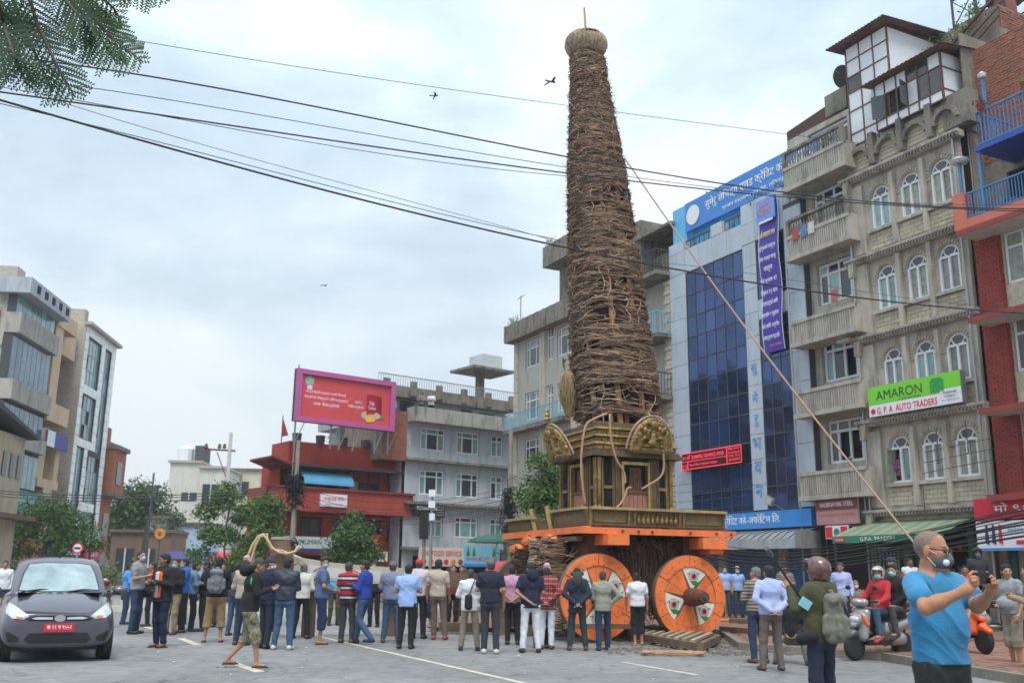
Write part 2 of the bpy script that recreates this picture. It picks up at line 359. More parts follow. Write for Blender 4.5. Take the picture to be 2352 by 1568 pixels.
HAIR_L = _tmpl('hair', [ball((0, -.014, .035), (.085, .1, .09)), limb((0, -.05, 0), (0, -.075, -.2), .075, .05, .05, (1, 0, 0), 1.3)], .01, [lambda X, Y, Z: (Y*.8-(Z-.02)*.62-.034)+0*X], hair_noise)
CAP = _tmpl('cap', [ball((0, -.012, .045), (.086, .103, .082)), limb((0, .09, .052), (0, .145, .04), .012, .008, .02, (1, 0, 0), 5.2)], .0085, [lambda X, Y, Z: (.026-Z+Y*.12)+0*X])
TOPI = _tmpl('topi_cap', [limb((0, -.012, .05), (0, -.03, .115), .088, .066, .01), ball((0, -.025, .12), (.06, .07, .03), .03)], .0085, [lambda X, Y, Z: (.035-Z)+0*X+0*Y])
HELM = _tmpl('helmet', [ball((0, -.01, .035), (.118, .138, .118)), limb((0, -.02, -.02), (0, -.02, -.06), .108, .1, .03, (0, 1, 0), 1.15), limb((0, .12, .1), (0, .165, .075), .012, .008, .03, (1, 0, 0), 6)], .0105, [lambda X, Y, Z: np.maximum(-(np.sqrt(X*X+(Y-.02)**2+(Z-.0)**2)-.098), -1)*1.0 + 0*X, lambda X, Y, Z: (-.085-Z)+0*X+0*Y, lambda X, Y, Z: np.minimum(np.minimum(Y-.06, .06-Z), Z+.2)+0*X])
MASK = _tmpl('face_mask', [ball((0, .028, -.045), (.066, .074, .06)), ball((0, .08, -.04), (.028, .032, .03), .03)], .0075, [lambda X, Y, Z: (.012-Y)+0*X+0*Z, lambda X, Y, Z: (np.abs(Z+.05)-.048)+0*X+0*Y])
HAIRS = dict(short=HAIR_S, thick=HAIR_T, long=HAIR_L, cap=CAP, topi=TOPI, helmet=HELM)
TM = {}
def tmpl_obj(T, m, parent, loc, rot, sc=1.0):
    k = (id(T), m.name)
    if k not in TM: TM[k] = smesh(T[0], T[1], T[2], m)
    o = link(T[0], TM[k], parent, loc, rot); o.scale = (sc, sc, sc); return o
ARMS = dict(down=((.245, -.02, 1.13), (.25, .06, .89)), back=((.27, -.09, 1.15), (.045, -.185, .96)), hip=((.37, -.10, 1.19), (.2, -.03, 1.01)), fold=((.25, .03, 1.14), (-.02, .19, 1.17)),
            phone=((.235, .05, 1.13), (.06, .27, 1.2)), pocket=((.27, -.07, 1.13), (.2, .05, .94)), aim=((.25, .17, 1.22), (.06, .26, 1.52)), belly=((.25, .02, 1.13), (.08, .17, 1.03)), bars=((.26, .12, 1.16), (.28, .34, 1.08)),
            raise_=((.26, .10, 1.2), (.16, .27, 1.38)), swing=((.23, .08, 1.14), (.22, .22, .94)), lap=((.24, .05, 1.12), (.1, .25, .98)))
LEGS = dict(stand=((.095, .015, .48), (.105, -.02, .08)), wide=((.13, .02, .48), (.17, -.02, .08)), fwd=((.095, .12, .50), (.09, .19, .08)), aft=((.095, .04, .48), (.10, -.27, .12)), lift=((.095, .06, .48), (.09, -.26, .25)), near=((.085, .02, .48), (.075, -.01, .08)),
            sit=((.13, .40, .0), (.13, .42, -.42)), sitw=((.2, .38, .0), (.26, .36, -.42)))
def person(label, x, y, Y=None, top=None, face=0, H=None, arms='down', legs='stand', shirt=None, sleeve='long', pants=None, length='long', shoe=None, skin='mid', hair='short', hairm=None, look=0, nod=0, mask=None, bulk=1.0, hem=.9, seat=None, base=None, fat=0, loc=None, hand_turn=(0, 0), group='people in the crowd', lean=0, collar=True, name='person'):
    # x, y: picture position of the feet; or Y: distance, for those whose feet are hidden
    if loc is None:
        if Y is None: p = ground_at(x, y); loc = (p.x, p.y, 0)
        else: p = at(x, 1300, Y); loc = (p.x, p.y, base or 0)
        if top is not None and H is None:
            a = at(x, top, loc[1]); H = (a.z-loc[2])*1.0
    H = H or 1.68; H = min(max(H, 1.2), 1.85); k = H/1.7
    ar = arms if isinstance(arms, tuple) else (arms, arms); lg = legs if isinstance(legs, tuple) else (legs, legs)
    root = thing(name, label, 'person', loc, -R(face), group)
    if seat is None: look = look+RNG.uniform(-9, 9); nod = nod+RNG.uniform(-6, 5)
    sit = seat is not None; dz = (seat/k-.93) if sit else 0.0
    b = bulk; J = {}
    for s, A, Lg in ((1, ar[1], lg[1]), (-1, ar[0], lg[0])):
        e, w = ARMS[A]; J['sh', s] = np.array((s*.175*b, -.005, 1.40+dz)); J['el', s] = np.array((s*e[0]*(.5+.5*b), e[1], e[2]+dz)); J['wr', s] = np.array((s*w[0], w[1]+(fat*.05), w[2]+dz))
        kn, an = LEGS[Lg]; o = .93+dz if sit else 0
        J['hip', s] = np.array((s*.092*b, 0, .90+dz)); J['kn', s] = np.array((s*kn[0], kn[1], kn[2]+o)); J['an', s] = np.array((s*an[0], an[1], max(an[2]+o, .08)))
    for s in (1, -1):
        if not sit: jx, jy = RNG.uniform(-.018, .018), RNG.uniform(-.03, .03); J['kn', s] = J['kn', s]+np.array((jx, jy*.5+.01, 0)); J['an', s] = J['an', s]+np.array((jx*1.5, jy, 0)); J['el', s] = J['el', s]+RNG.uniform(-.018, .018, 3); J['wr', s] = J['wr', s]+RNG.uniform(-.02, .02, 3)*(0 if 'back' in ar else 1)
    if not lean and not sit: lean = float(RNG.normal(-.01, .03))
    lv = lambda p: (p[0], p[1]+lean*max(0, p[2]-.9-dz), p[2])
    for q in J:
        if q[0] in ('sh', 'el', 'wr'): J[q] = np.array(lv(J[q]))
    hc = np.array(lv((0, .025, 1.585+dz))); S = (1, 0, 0)
    def torso(g, kk=.05):
        r = [limb(lv((0, 0, .95+dz)), lv((0, .005, 1.08+dz)), .105*b+g, .098*b+g, kk, S, 1.38), limb(lv((0, .005, 1.08+dz)), lv((0, .0, 1.30+dz)), .098*b+g, .112*b+g, kk, S, 1.42), limb(lv((-.135*b, -.01, 1.375+dz)), lv((.135*b, -.01, 1.375+dz)), .058*b+g, .058*b+g, .08),
             limb(lv((0, -.01, 1.30+dz)), lv((0, -.015, 1.42+dz)), .10*b+g, .055+g, .06, S, 1.5)]
        if fat and g > 0: r.append(ball(lv((0, .09, 1.06+dz)), (.13+fat*.05, .10+fat*.07, .13), .06))
        return r
    def arm(s, g, to=1.0, kk=.03):
        sh, el, wr = J['sh', s], J['el', s], J['wr', s]; r = []
        if to >= 1: r.append(limb(sh, el, .047*b+g, .038+g, kk)); 
        else: r.append(limb(sh, sh+(el-sh)*to, .049*b+g, .043*b+g*1.1, kk))
        if to >= 1: r.append(limb(el, el+(wr-el)*min(1, to-1+.001) if to > 1.02 else wr, .038+g, .027+g*(1.0), kk))
        return r
    body = torso(-.012)+[limb(lv((0, -.02, 1.40+dz)), hc+np.array((0, -.025, -.06)), .055, .05, .03)]
    for s in (1, -1): body += arm(s, -.002)+[limb(J['hip', s], J['kn', s], .074, .052, .03), limb(J['kn', s], J['kn', s]+(J['an', s]-J['kn', s])*.35+np.array((0, -.012, 0)), .048, .047, .03), limb(J['kn', s]+(J['an', s]-J['kn', s])*.3, J['an', s], .046, .034, .03), limb(J['an', s]+np.array((0, -.03, -.035)), J['an', s]+np.array((s*.015, .13, -.045)), .032, .026, .02, S, 1.25)]
    sh_bare = shoe in ('bare', 'flip')
    bh = .021 if (sleeve == 'long' and length == 'long') else .018
    P1, Q1 = fit(body, bh); parts = [(P1*k, Q1, np.zeros(len(Q1), int))]
    # head, turned and nodding
    Rm = np.array((Matrix.Rotation(-R(look), 3, 'Z') @ Matrix.Rotation(R(nod), 3, 'X')).normalized()) if (look or nod) else np.eye(3)
    parts.append(((HEAD_P @ Rm.T+hc)*k, HEAD_Q, HEAD_MI))
    for s in (1, -1):
        d = J['wr', s]-J['el', s]; d = d/np.linalg.norm(d); z = -d
        yv = np.array((0, 1, 0)) if abs(d[1]) < .8 else np.array((0, 0, 1.)); xx = np.cross(yv, z); xx /= np.linalg.norm(xx); yv = np.cross(z, xx)
        HP = HAND_P*np.array((s, 1, 1)); HQ = HAND_Q if s > 0 else HAND_Q[:, ::-1]
        parts.append(((HP @ np.stack([xx, yv, z])+J['wr', s])*k, HQ, np.zeros(len(HQ), int)))
    off = 0; PP, QQ, MM = [], [], []
    for p, q, m in parts: PP.append(p); QQ.append(q+off); MM.append(m); off += len(p)
    link('body', smesh('body', np.concatenate(PP), np.concatenate(QQ), [SK[skin], M_EYE, M_LIP], np.concatenate(MM)), root)
    ph = RNG.rand(8)*6.28
    def folds(a):
        def fn(X, Y, Z):
            w = np.sin(X*9+Y*7+ph[5])*1.3; u = np.sin(Z*6+X*5+ph[6])*1.2
            return a*(1.5*(np.abs(np.sin(Z*15+X*11+w+ph[0]))-.6)*(.5+.5*np.sin(X*13+Y*9+ph[1]))+1.2*(np.abs(np.sin(X*17-Z*9+Y*15+u+ph[2]))-.6)*(.5+.5*np.sin(Z*11+ph[7]))+.35*np.sin(Z*61+X*40+w*2+ph[3])*np.sin(Y*33+X*20+ph[4]))
        return fn
    hm = hem+dz
    if shirt is not None:
        g = .016 if sleeve == 'short' else .019
        pr = torso(g)+[limb((0, -.0, hm-.01), (0, .0, 1.05+dz), .124*b+g, .108*b+g, .04, S, 1.34)]
        for s in (1, -1):
            pr += arm(s, g*.95, dict(short=.62, long=1.0, none=.12)[sleeve])
        if collar: pr += [limb(lv((0, -.018, 1.42+dz)), lv((0, -.012, 1.458+dz)), .062, .058, .02)]
        cuts = [lambda X, Y, Z: (hm-Z)+0*X+0*Y]
        Ps, Qs = fit(pr, .019, cuts, folds(.0062 if sleeve == 'short' else .0072)); link('shirt', smesh('shirt', Ps*k, Qs, shirt), root)
    if pants is not None:
        lo_ = dict(long=.075, mid=.36, short=.5, three=.28)[length]; pr = [limb((0, 0, .97+dz), (0, -.01, .90+dz), .104*b, .108*b, .04, S, 1.34)]
        for s in (1, -1):
            h_, kn, an = J['hip', s], J['kn', s], J['an', s]; loose = .014 if length == 'long' else .032
            pr += [ball(h_+np.array((0, -.022, -.035)), .078*b, .05), limb(h_, kn, .088*b, .058+loose, .03)]
            if length == 'long': pr.append(limb(kn, an+np.array((0, 0, .0)), .058+loose, .044+loose, .03))
            elif length != 'short': pr.append(limb(kn, kn+(an-kn)*(.55 if length == 'three' else .28), .058+loose, .056+loose, .03))
        cuts = [lambda X, Y, Z: (Z-(.965+dz))+0*X+0*Y]+([lambda X, Y, Z: (lo_-Z)+0*X+0*Y] if not sit else [])
        Ps, Qs = fit(pr, .02, cuts, folds(.0062)); link('trousers', smesh('trousers', Ps*k, Qs, pants), root)
    for s in (1, -1):
        an = J['an', s]
        if shoe is None or shoe == 'bare': continue
        lift_ = an[2]-.08; tilt = -.12 if an[2] > .2 else 0
        if shoe == 'flip':
            mb = MB(); pz = [(-.038, -.07), (.038, -.07), (.048, .08), (.04, .17), (-.02, .185), (-.046, .1)]
            mb.slab([(s*px_+an[0]+s*.01, py_+an[1]) for px_, py_ in (pz if s > 0 else pz[::-1])], lift_, lift_+.02)
            mb.xf(Matrix.Translation((an[0], an[1], lift_)) @ Matrix.Rotation(-3.2*tilt, 4, 'X') @ Matrix.Translation((-an[0], -an[1], -lift_)))
            mb.tube([(an[0]+s*.03, an[1]+.05, lift_+.02), (an[0]+s*.02, an[1]+.08, lift_+.06), (an[0]+s*.005, an[1]+.13, lift_+.02)], .007, 4)
            o = mb.build('sandal', M_SANDAL, root); o.scale = (k, k, k); continue
        a0 = an+np.array((0, -.045, -.04)); a1 = an+np.array((s*.02, .15, -.047+tilt*.6))
        Ps, Qs = fit([limb(a0, a1, .041, .036, .02, S, 1.15), limb(an+np.array((0, -.01, -.02)), an+np.array((0, 0, .02)), .046, .042, .03)], .013, [(lambda X, Y, Z: (lift_+.004-Z)+0*X+0*Y)] if not tilt else [])
        link('shoe', smesh('shoe', Ps*k, Qs, shoe), root)
    rot = (R(nod), 0, -R(look))
    if hair: tmpl_obj(HAIRS[hair], hairm or M_HAIR, root, tuple(hc*k), rot, k)
    if hair in ('cap', 'topi'): tmpl_obj(HAIR_S, M_BHAIR, root, tuple(hc*k), rot, k*.985)
    if mask: tmpl_obj(MASK, mask, root, tuple(hc*k), rot, k)
    root['k_scale'] = k; root['head'] = [float(v) for v in hc*k]; root['dz'] = dz*k
    return root
M_SANDAL = mat('dark_brown_sandal', (.05, .03, .022), .7, .1)
def cloth(name, r, g, b, rough=.9, sheen=0):
    m = mat('cloth_'+name, (r, g, b), rough, .10, 9, coords='obj', bump=.85, bscale=12); return m
# ------------------------------------------------------------------ ground
M_ASPH = mat('worn_grey_asphalt', srgb(129, 129, 128), .85, .12, .35, bump=.35, bscale=90, stain=.6, stain_col=srgb(92, 91, 90), vstretch=1, finevar=.14)
M_KERB = mat('concrete_kerb', srgb(128, 122, 112), .9, .2, 3, stain=.5, bump=.3)
M_PAVE = mat('brick_pavement', srgb(124, 98, 86), .9, .22, 1.2, stain=.5, stain_col=srgb(96, 84, 74), vstretch=1, bump=.3, finevar=.1)
M_PBRICK = mat('red_paving_brick', srgb(136, 100, 84), .9, .2, 3, pv=.18, stain=.45, stain_col=srgb(110, 98, 88), vstretch=1)
M_YEL = mat('worn_yellow_road_paint', srgb(196, 189, 166), .8, .12, 6, stain=.8, stain_col=srgb(134, 132, 127), vstretch=1)
M_EARTH = mat('trodden_earth', srgb(104, 86, 72), .95, .25, 2, bump=.6)
MB().box(-900, 900, -60, 2500, -.5, 0).build('ground', mat('distant_ground', srgb(112, 110, 100), .95, .2, .05), kind='structure').location.z = -.006
def _wear(m):        # tyre-polished lanes, patched squares and fine cracks in the asphalt
    nt = m.node_tree; N = nt.nodes.new; L = nt.links.new; b = nt.nodes['Principled BSDF']; src = b.inputs['Base Color'].links[0].from_socket; g = N('ShaderNodeNewGeometry').outputs['Position']
    v = N('ShaderNodeTexVoronoi'); v.feature = 'DISTANCE_TO_EDGE'; v.inputs['Scale'].default_value = .42; n = N('ShaderNodeTexNoise'); n.inputs['Scale'].default_value = 1.1; n.inputs['Detail'].default_value = 6; L(g, n.inputs['Vector'])
    ad = N('ShaderNodeVectorMath'); ad.operation = 'MULTIPLY_ADD'; ad.inputs[1].default_value = (1.6, 1.6, 0); L(n.outputs[1], ad.inputs[0]); L(g, ad.inputs[2]); L(ad.outputs[0], v.inputs['Vector'])
    r = N('ShaderNodeMapRange'); r.inputs['From Min'].default_value = .0; r.inputs['From Max'].default_value = .011; r.inputs['To Min'].default_value = .62; L(v.outputs[0], r.inputs[0])
    n2 = N('ShaderNodeTexNoise'); n2.inputs['Scale'].default_value = .16; n2.inputs['Detail'].default_value = 5; n2.inputs['Distortion'].default_value = .6; L(g, n2.inputs['Vector']); r2 = N('ShaderNodeMapRange'); r2.inputs['From Min'].default_value = .35; r2.inputs['From Max'].default_value = .65; r2.inputs['To Min'].default_value = .78; r2.inputs['To Max'].default_value = 1.18; L(n2.outputs[0], r2.inputs[0])
    mu = N('ShaderNodeMath'); mu.operation = 'MULTIPLY'; L(r.outputs[0], mu.inputs[0]); L(r2.outputs[0], mu.inputs[1]); sc = N('ShaderNodeVectorMath'); sc.operation = 'SCALE'; L(src, sc.inputs[0]); L(mu.outputs[0], sc.inputs[3]); L(sc.outputs[0], b.inputs['Base Color'])
_wear(M_ASPH)
rd = MB(); rd.add([(-60, -20, 0), (60, -20, 0), (60, 160, 0), (-60, 160, 0)], [(0, 1, 2, 3)]); rd.build('road', M_ASPH, kind='structure')
U27 = Vector((-.454, .891, 0))
def paint(a, b, w, z=.004):
    d = (b-a).normalized(); n = Vector((-d.y, d.x, 0))*w/2; mb = MB()
    mb.add([a-n+Vector((0, 0, z)), a+n+Vector((0, 0, z)), b+n+Vector((0, 0, z)), b-n+Vector((0, 0, z))], [(0, 3, 2, 1)]); return mb.build('road_marking', M_YEL, kind='structure')
paint(ground_at(745, 1464), ground_at(1300, 1590), .11)
paint(ground_at(1430, 1520), ground_at(1600, 1549), .11)
paint(ground_at(414, 1465), ground_at(455, 1481), .16); paint(ground_at(528, 1519), ground_at(598, 1543), .16); paint(ground_at(330, 1437), ground_at(352, 1444), .16)
for (xa, ya, xb, yb) in ((690, 1448, 745, 1463),): paint(ground_at(xa, ya), ground_at(xb, yb), .11)
# right-hand pavement with a kerb
PZ = .11
KP = [(9.2, 4.0), (7.65, 12.0), (6.75, 18.2), (4.75, 20.35), (5.35, 25.2), (-7.5, 50.4)]
FAR = [(10.4, 50), (34, 2)]
pv = MB(); pv.slab([KP[0], (32, 4), (26, 16), (5, 62), (-12, 60), KP[5], KP[4], KP[3], KP[2], KP[1]], 0.0, PZ); pv.build('pavement', M_PAVE, kind='structure')
for i in range(len(KP)-1):
    a, b = Vector((*KP[i], 0)), Vector((*KP[i+1], 0)); L_ = (b-a).length; n = max(1, int(L_/.9)); d = (b-a)/n
    if i == 2: pass
    for j in range(n):
        if b.y > 40 and j > 14: break
        p0 = a+d*j; p1 = a+d*(j+.985); e = Vector((-d.y, d.x, 0)).normalized()*.16
        mb = MB(); mb.hexa([p0, p0+e, p1+e, p1, p0+Vector((0, 0, PZ+.03)), p0+e+Vector((0, 0, PZ+.03)), p1+e+Vector((0, 0, PZ+.03)), p1+Vector((0, 0, PZ+.03))] if e.x < 0 else [p0+e, p0, p1, p1+e, p0+e+Vector((0, 0, PZ+.03)), p0+Vector((0, 0, PZ+.03)), p1+Vector((0, 0, PZ+.03)), p1+e+Vector((0, 0, PZ+.03))])
        mb.build('kerb_stone', M_KERB, kind='structure')
# paving bricks laid in rows near the camera; they carry on as one mass farther back
pb_me = MB().box(-.115, .115, -.055, .055, 0, .012); PBM = bpy.data.meshes.new('brick'); PBM.from_pydata(pb_me.v, [], pb_me.f); PBM.materials.append(M_PBRICK)
pave_obj = bpy.data.objects['pavement']; cnt = 0; far = MB()
def inside_pave(x, y):
    for i in range(len(KP)-2):
        (ax_, ay), (bx, by) = KP[i], KP[i+1]
        if ay <= y <= by or by <= y <= ay:
            t = (y-ay)/(by-ay); return x > ax_+(bx-ax_)*t+.2
    return y > 25
ang = R(63-90); cr, sr_ = math.cos(R(117)), math.sin(R(117))
cells = []
for i in range(-10, 150):
    for j in range(-60, 70):
        u = i*.236+(j % 2)*.118; w = j*.116; x = 8.2+u*cr+w*sr_; y = 13+u*sr_-w*cr
        if y < 11 or y > 34 or not inside_pave(x, y): continue
        if x/y > .62 or x < -2: continue
        cells.append((y, x))
cells.sort()
for (y, x) in cells:
    rz = R(117)+random.uniform(-.03, .03); z = PZ+random.uniform(-.004, .003)
    if cnt < 300 and x/y > .44:
        o = bpy.data.objects.new('brick', PBM); COL.objects.link(o); o.parent = pave_obj; o.location = (x, y, z); o.rotation_euler = (0, 0, rz); cnt += 1
    else:
        M = Matrix.Translation((x, y, z)) @ Matrix.Rotation(rz, 4, 'Z'); far.add([M @ Vector(v) for v in pb_me.v], [f for f in pb_me.f])
o = far.build('bricks', M_PBRICK, pave_obj, kind='stuff')

# ------------------------------------------------------------------ facades: local x along the front (right as seen), y inward, z up
def fz(az): return R(90-az)
RO = Vector((8.4, 36, 0)); RZ = fz(153); GO = Vector((0, 58, 0)); GZ = fz(52); LO = Vector((-27.6, 62, 0)); LZ = fz(-6)
def facade(name, x0, x1, z0, z1, holes, y=0, depth=.18, m=None, parent=None, thick=None):
    xs = sorted({x0, x1, *[v for h in holes for v in (h[0], h[1])]}); zs = sorted({z0, z1, *[v for h in holes for v in (h[2], h[3])]})
    xs = [v for v in xs if x0 <= v <= x1]; zs = [v for v in zs if z0 <= v <= z1]
    hole = lambda a, b: any(h[0]-1e-6 <= a and b <= h[1]+1e-6 for h in holes)
    def isH(i, j):
        if i < 0 or j < 0 or i >= len(xs)-1 or j >= len(zs)-1: return False
        cx, cz = (xs[i]+xs[i+1])/2, (zs[j]+zs[j+1])/2; return any(h[0] < cx < h[1] and h[2] < cz < h[3] for h in holes)
    mb = MB(); yb = y+depth
    for i in range(len(xs)-1):
        for j in range(len(zs)-1):
            a, b, c, d = xs[i], xs[i+1], zs[j], zs[j+1]
            if isH(i, j):
                if not isH(i-1, j): mb.add([(a, y, c), (a, yb, c), (a, yb, d), (a, y, d)], [(0, 1, 2, 3)])
                if not isH(i+1, j): mb.add([(b, y, c), (b, yb, c), (b, yb, d), (b, y, d)], [(0, 3, 2, 1)])
                if not isH(i, j-1): mb.add([(a, y, c), (b, y, c), (b, yb, c), (a, yb, c)], [(0, 1, 2, 3)])
                if not isH(i, j+1): mb.add([(a, y, d), (b, y, d), (b, yb, d), (a, yb, d)], [(0, 3, 2, 1)])
            else: mb.add([(a, y, c), (b, y, c), (b, y, d), (a, y, d)], [(0, 1, 2, 3)])
    return mb.build(name, m, parent)
M_WHITE = mat('white_window_frame', srgb(222, 224, 226), .6, .06, 4)
M_PANE = mat('window_glass_dark', (.035, .045, .05), .08, .35, 1.5, spec=.7)
M_PANEC = mat('window_glass_curtained', (.20, .22, .21), .12, .3, 6, spec=.7, pv=.3)
M_GREENG = mat('greenish_window_glass', (.18, .32, .33), .1, .3, 1.2, spec=.8, pv=.25)
M_BLUEG = mat('dark_blue_mirror_glass', (.05, .085, .20), .05, .25, .8, metal=.8, spec=1.0, pv=.3, bump=.03, bscale=1.3)
M_DARK = mat('painted_interior_shade', (.012, .012, .013), .9, .3, 1)  # near-black colour stands in for the shade of unlit interiors
def window(parent, x0, x1, z0, z1, y, cols=(0, .33, .67, 1), tr=.72, m=None, g=None, w=.05, lower=None, openp=()):
    m = m or M_WHITE; g = g or M_PANE; W = x1-x0; H = z1-z0; zt = z0+H*tr if tr else z1; mb = MB(); yf, yb = y-.03, y+.03
    mb.box(x0, x1, yf, yb, z0, z0+w); mb.box(x0, x1, yf, yb, z1-w, z1); mb.box(x0, x0+w, yf, yb, z0+w, z1-w); mb.box(x1-w, x1, yf, yb, z0+w, z1-w)
    xx = [x0+c*W for c in cols]
    for c in xx[1:-1]: mb.box(c-w/2, c+w/2, yf, yb, z0+w, z1-w)
    ed = [x0+w]+[v for c in xx[1:-1] for v in (c-w/2, c+w/2)]+[x1-w]
    for i in range(0, len(ed), 2):
        if tr: mb.box(ed[i], ed[i+1], yf, yb, zt-w/2, zt+w/2)
    f = mb.build('window', m, parent)
    for i in range(0, len(ed), 2):
        segs = [(z0+w, zt-w/2), (zt+w/2, z1-w)] if tr else [(z0+w, z1-w)]
        for j, (a, b) in enumerate(segs):
            if (i//2, j) in openp: continue
            piece('pane', g if not isinstance(g, (list, tuple)) else random.choice(g), f, ed[i], ed[i+1], y-.006, y+.006, a, b)
    return f
def backing(parent, x0, x1, z0, z1, y, m=None, name='interior_shade_sheet'): return MB().add([(x0, y, z0), (x1, y, z0), (x1, y, z1), (x0, y, z1)], [(0, 1, 2, 3)]).build(name, m or M_DARK, parent)  # flat sheet with room darkness in its colour, no room behind
def rail(parent, x0, x1, y0, y1, z0, z1, m, n=20, name='railing', r=.014):     # railing between two ends, bars joined
    mb = MB(); a = Vector((x0, y0, 0)); b = Vector((x1, y1, 0))
    mb.bar(a+Vector((0, 0, z1)), b+Vector((0, 0, z1)), .045); mb.bar(a+Vector((0, 0, z0+.06)), b+Vector((0, 0, z0+.06)), .035)
    for i in range(n+1):
        p = a+(b-a)*i/n; mb.bar(p+Vector((0, 0, z0)), p+Vector((0, 0, z1)), r*1.6, up=(0, 1, 0))
    return mb.build(name, m, parent)
def plant(parent, x, y, z, r, m, n=90, name='plant', leaf=.07):
    mb = MB()
    for i in range(n):
        p = Vector((random.gauss(0, .5), random.gauss(0, .5), random.gauss(0, .4)+.3))*r+Vector((x, y, z)); q = Vector((random.uniform(-1, 1), random.uniform(-1, 1), random.uniform(-1, 1))).normalized(); t = q.orthogonal().normalized()
        s_ = leaf*random.uniform(.6, 1.4); mb.add([p, p+q*s_+t*s_*.3, p+q*s_*2, p+q*s_-t*s_*.3], [(0, 1, 2, 3)])
    return mb.build(name, m, parent)
M_LEAF = [mat('leaf_'+n, c, .6, .3, 1.5, spec=.3) for n, c in (('mid', (.075, .14, .035)), ('light', (.10, .175, .05)), ('dark', (.045, .09, .026)), ('dusty', (.07, .10, .04)))]

# ------------------------------------------------------------------ glass office building
M_PANEL = mat('pale_blue_grey_cladding', srgb(176, 187, 198), .45, .05, 1, pv=.05, stain=.3, stain_col=srgb(130, 138, 145))
M_JOINT = mat('dark_joint', (.06, .065, .07), .8, 0)
M_FASCB = mat('bright_blue_sign_board', srgb(60, 140, 215), .45, .04, 1); M_TXTW = mat('white_lettering', srgb(225, 228, 230), .6, 0); M_TXTB = mat('blue_lettering', srgb(70, 140, 205), .5, 0)
M_TIN = mat('grey_corrugated_tin', srgb(150, 154, 158), .5, .12, 2, metal=.3, stain=.5, stain_col=srgb(95, 92, 88))
M_SHUT = mat('blue_roller_shutter', srgb(44, 92, 140), .5, .12, 2, stain=.4, stain_col=srgb(40, 60, 80))
office = thing('glass_office_building', 'tall office building with dark blue glass front and pale grey cladding panels', 'building', RO, RZ)
def panels(x0, x1, z0, z1, nx, nz, y=-.04):
    for i in range(nx):
        for j in range(nz):
            a = x0+(x1-x0)*i/nx; b = x0+(x1-x0)*(i+1)/nx; c = z0+(z1-z0)*j/nz; d = z0+(z1-z0)*(j+1)/nz
            piece('panel', M_PANEL, office, a+.008, b-.008, y+random.uniform(-.004, .004), .0, c+.008, d-.008)
MB().box(-3.9, 3.85, .0, 12, 0, 14.5).build('wall', M_JOINT, office)
panels(-3.9, -2.82, 3.0, 14.5, 1, 12); panels(.72, 1.45, 3.7, 13.6, 1, 11); panels(2.97, 3.85, 3.7, 14.3, 1, 10)
panels(-2.82, .72, 13.5, 14.5, 4, 1); panels(.72, 2.97, 13.6, 15.2, 3, 2, -.05); panels(1.45, 2.97, 10.55, 11.3, 2, 1)
panels(-3.9, -2.9, 14.5, 14.95, 1, 1); panels(-1.1, -.4, 14.5, 15.0, 1, 1, -.05)
for x0, x1, z1 in ((-1.1, -.4, 15.0), (-3.9, -2.9, 14.95), (.72, 2.97, 15.2)): piece('parapet', M_PANEL, office, x0, x1, .02, .5, 14.5, z1)
rail(office, -2.9, -1.1, .1, .1, 14.5, 14.9, M_JOINT, 6); rail(office, -.4, .72, .1, .1, 14.5, 14.95, M_JOINT, 4)
def curtain(x0, x1, z0, z1, nx, rows):
    zs = [z0]+rows+[z1]; mb = MB()
    for j in range(len(zs)-1):
        for i in range(nx):
            a = x0+(x1-x0)*i/nx; b = x0+(x1-x0)*(i+1)/nx
            o = piece('pane', M_BLUEG, office, a+.02, b-.02, -.012, .0, zs[j]+.02, zs[j+1]-.02); o.rotation_euler = (random.gauss(0, .006), 0, random.gauss(0, .006))
    for z in zs: mb.box(x0, x1, -.035, 0, z-.022, z+.022)
    for i in range(nx+1): a = x0+(x1-x0)*i/nx; mb.box(a-.016, a+.016, -.03, 0, z0, z1)
    mb.build('mullions', M_JOINT, office)
curtain(-2.8, .7, 3.7, 13.48, 6, [4.5, 5.4, 6.15, 7.2, 8.0, 8.95, 9.8, 10.75, 11.6, 12.5])
curtain(1.47, 2.95, 3.7, 10.5, 3, [4.5, 5.4, 6.3, 7.2, 8.1, 9.0, 9.8]); curtain(1.47, 2.95, 11.32, 13.55, 3, [12.4])
for ch, z in (('सु', 8.65), ('मे', 7.65), ('रु', 6.78), ('भ', 5.95), ('व', 5.1), ('न', 4.25)): text(ch, M_TXTB, office, 1.08, -.06, z-.1, h=.42, bold=.006)
# sign above the shutters
fs = MB().box(-3.8, 3.85, -.34, -.05, 3.05, 3.62).build('fascia_sign', M_FASCB, office); text(dev('सुमेरु सेभिङ्ग एण्ड क्रेडिट को-अपरेटिभ लि.'), M_TXTW, fs, -.45, -.345, 3.13, w=5.7, h=.42, bold=.025)
aw = MB(); nn = 42
for i in range(nn):
    a = -3.8+7.75*i/nn; b = -3.8+7.75*(i+1)/nn; dzz = .03 if i % 2 else 0
    aw.add([(a, -.12, 2.98+dzz), (b, -.12, 2.98+dzz), (b, -.75, 2.85+dzz), (a, -.75, 2.85+dzz), (b, -1.12, 2.62+dzz), (a, -1.12, 2.62+dzz), (b, -1.2, 2.32), (a, -1.2, 2.32)], [(0, 3, 2, 1), (3, 5, 4, 2), (5, 7, 6, 4)])
aw.prism([(3.95, 2.32), (3.98, 2.32), (3.98, 2.9), (3.95, 2.9)], -1.2, -.1); aw.build('awning', M_TIN, office)
for x0, x1 in ((-3.7, -1.2), (-.75, 2.0), (2.45, 3.6)):
    sm = MB()
    for i in range(24): z = PZ+2.3*i/24; sm.box(x0, x1, -.06, -.03, z+.008, z+2.3/24-.008).box(x0, x1, -.045, -.02, z-.01, z+.01)
    sm.build('roller_shutter', M_SHUT, office)
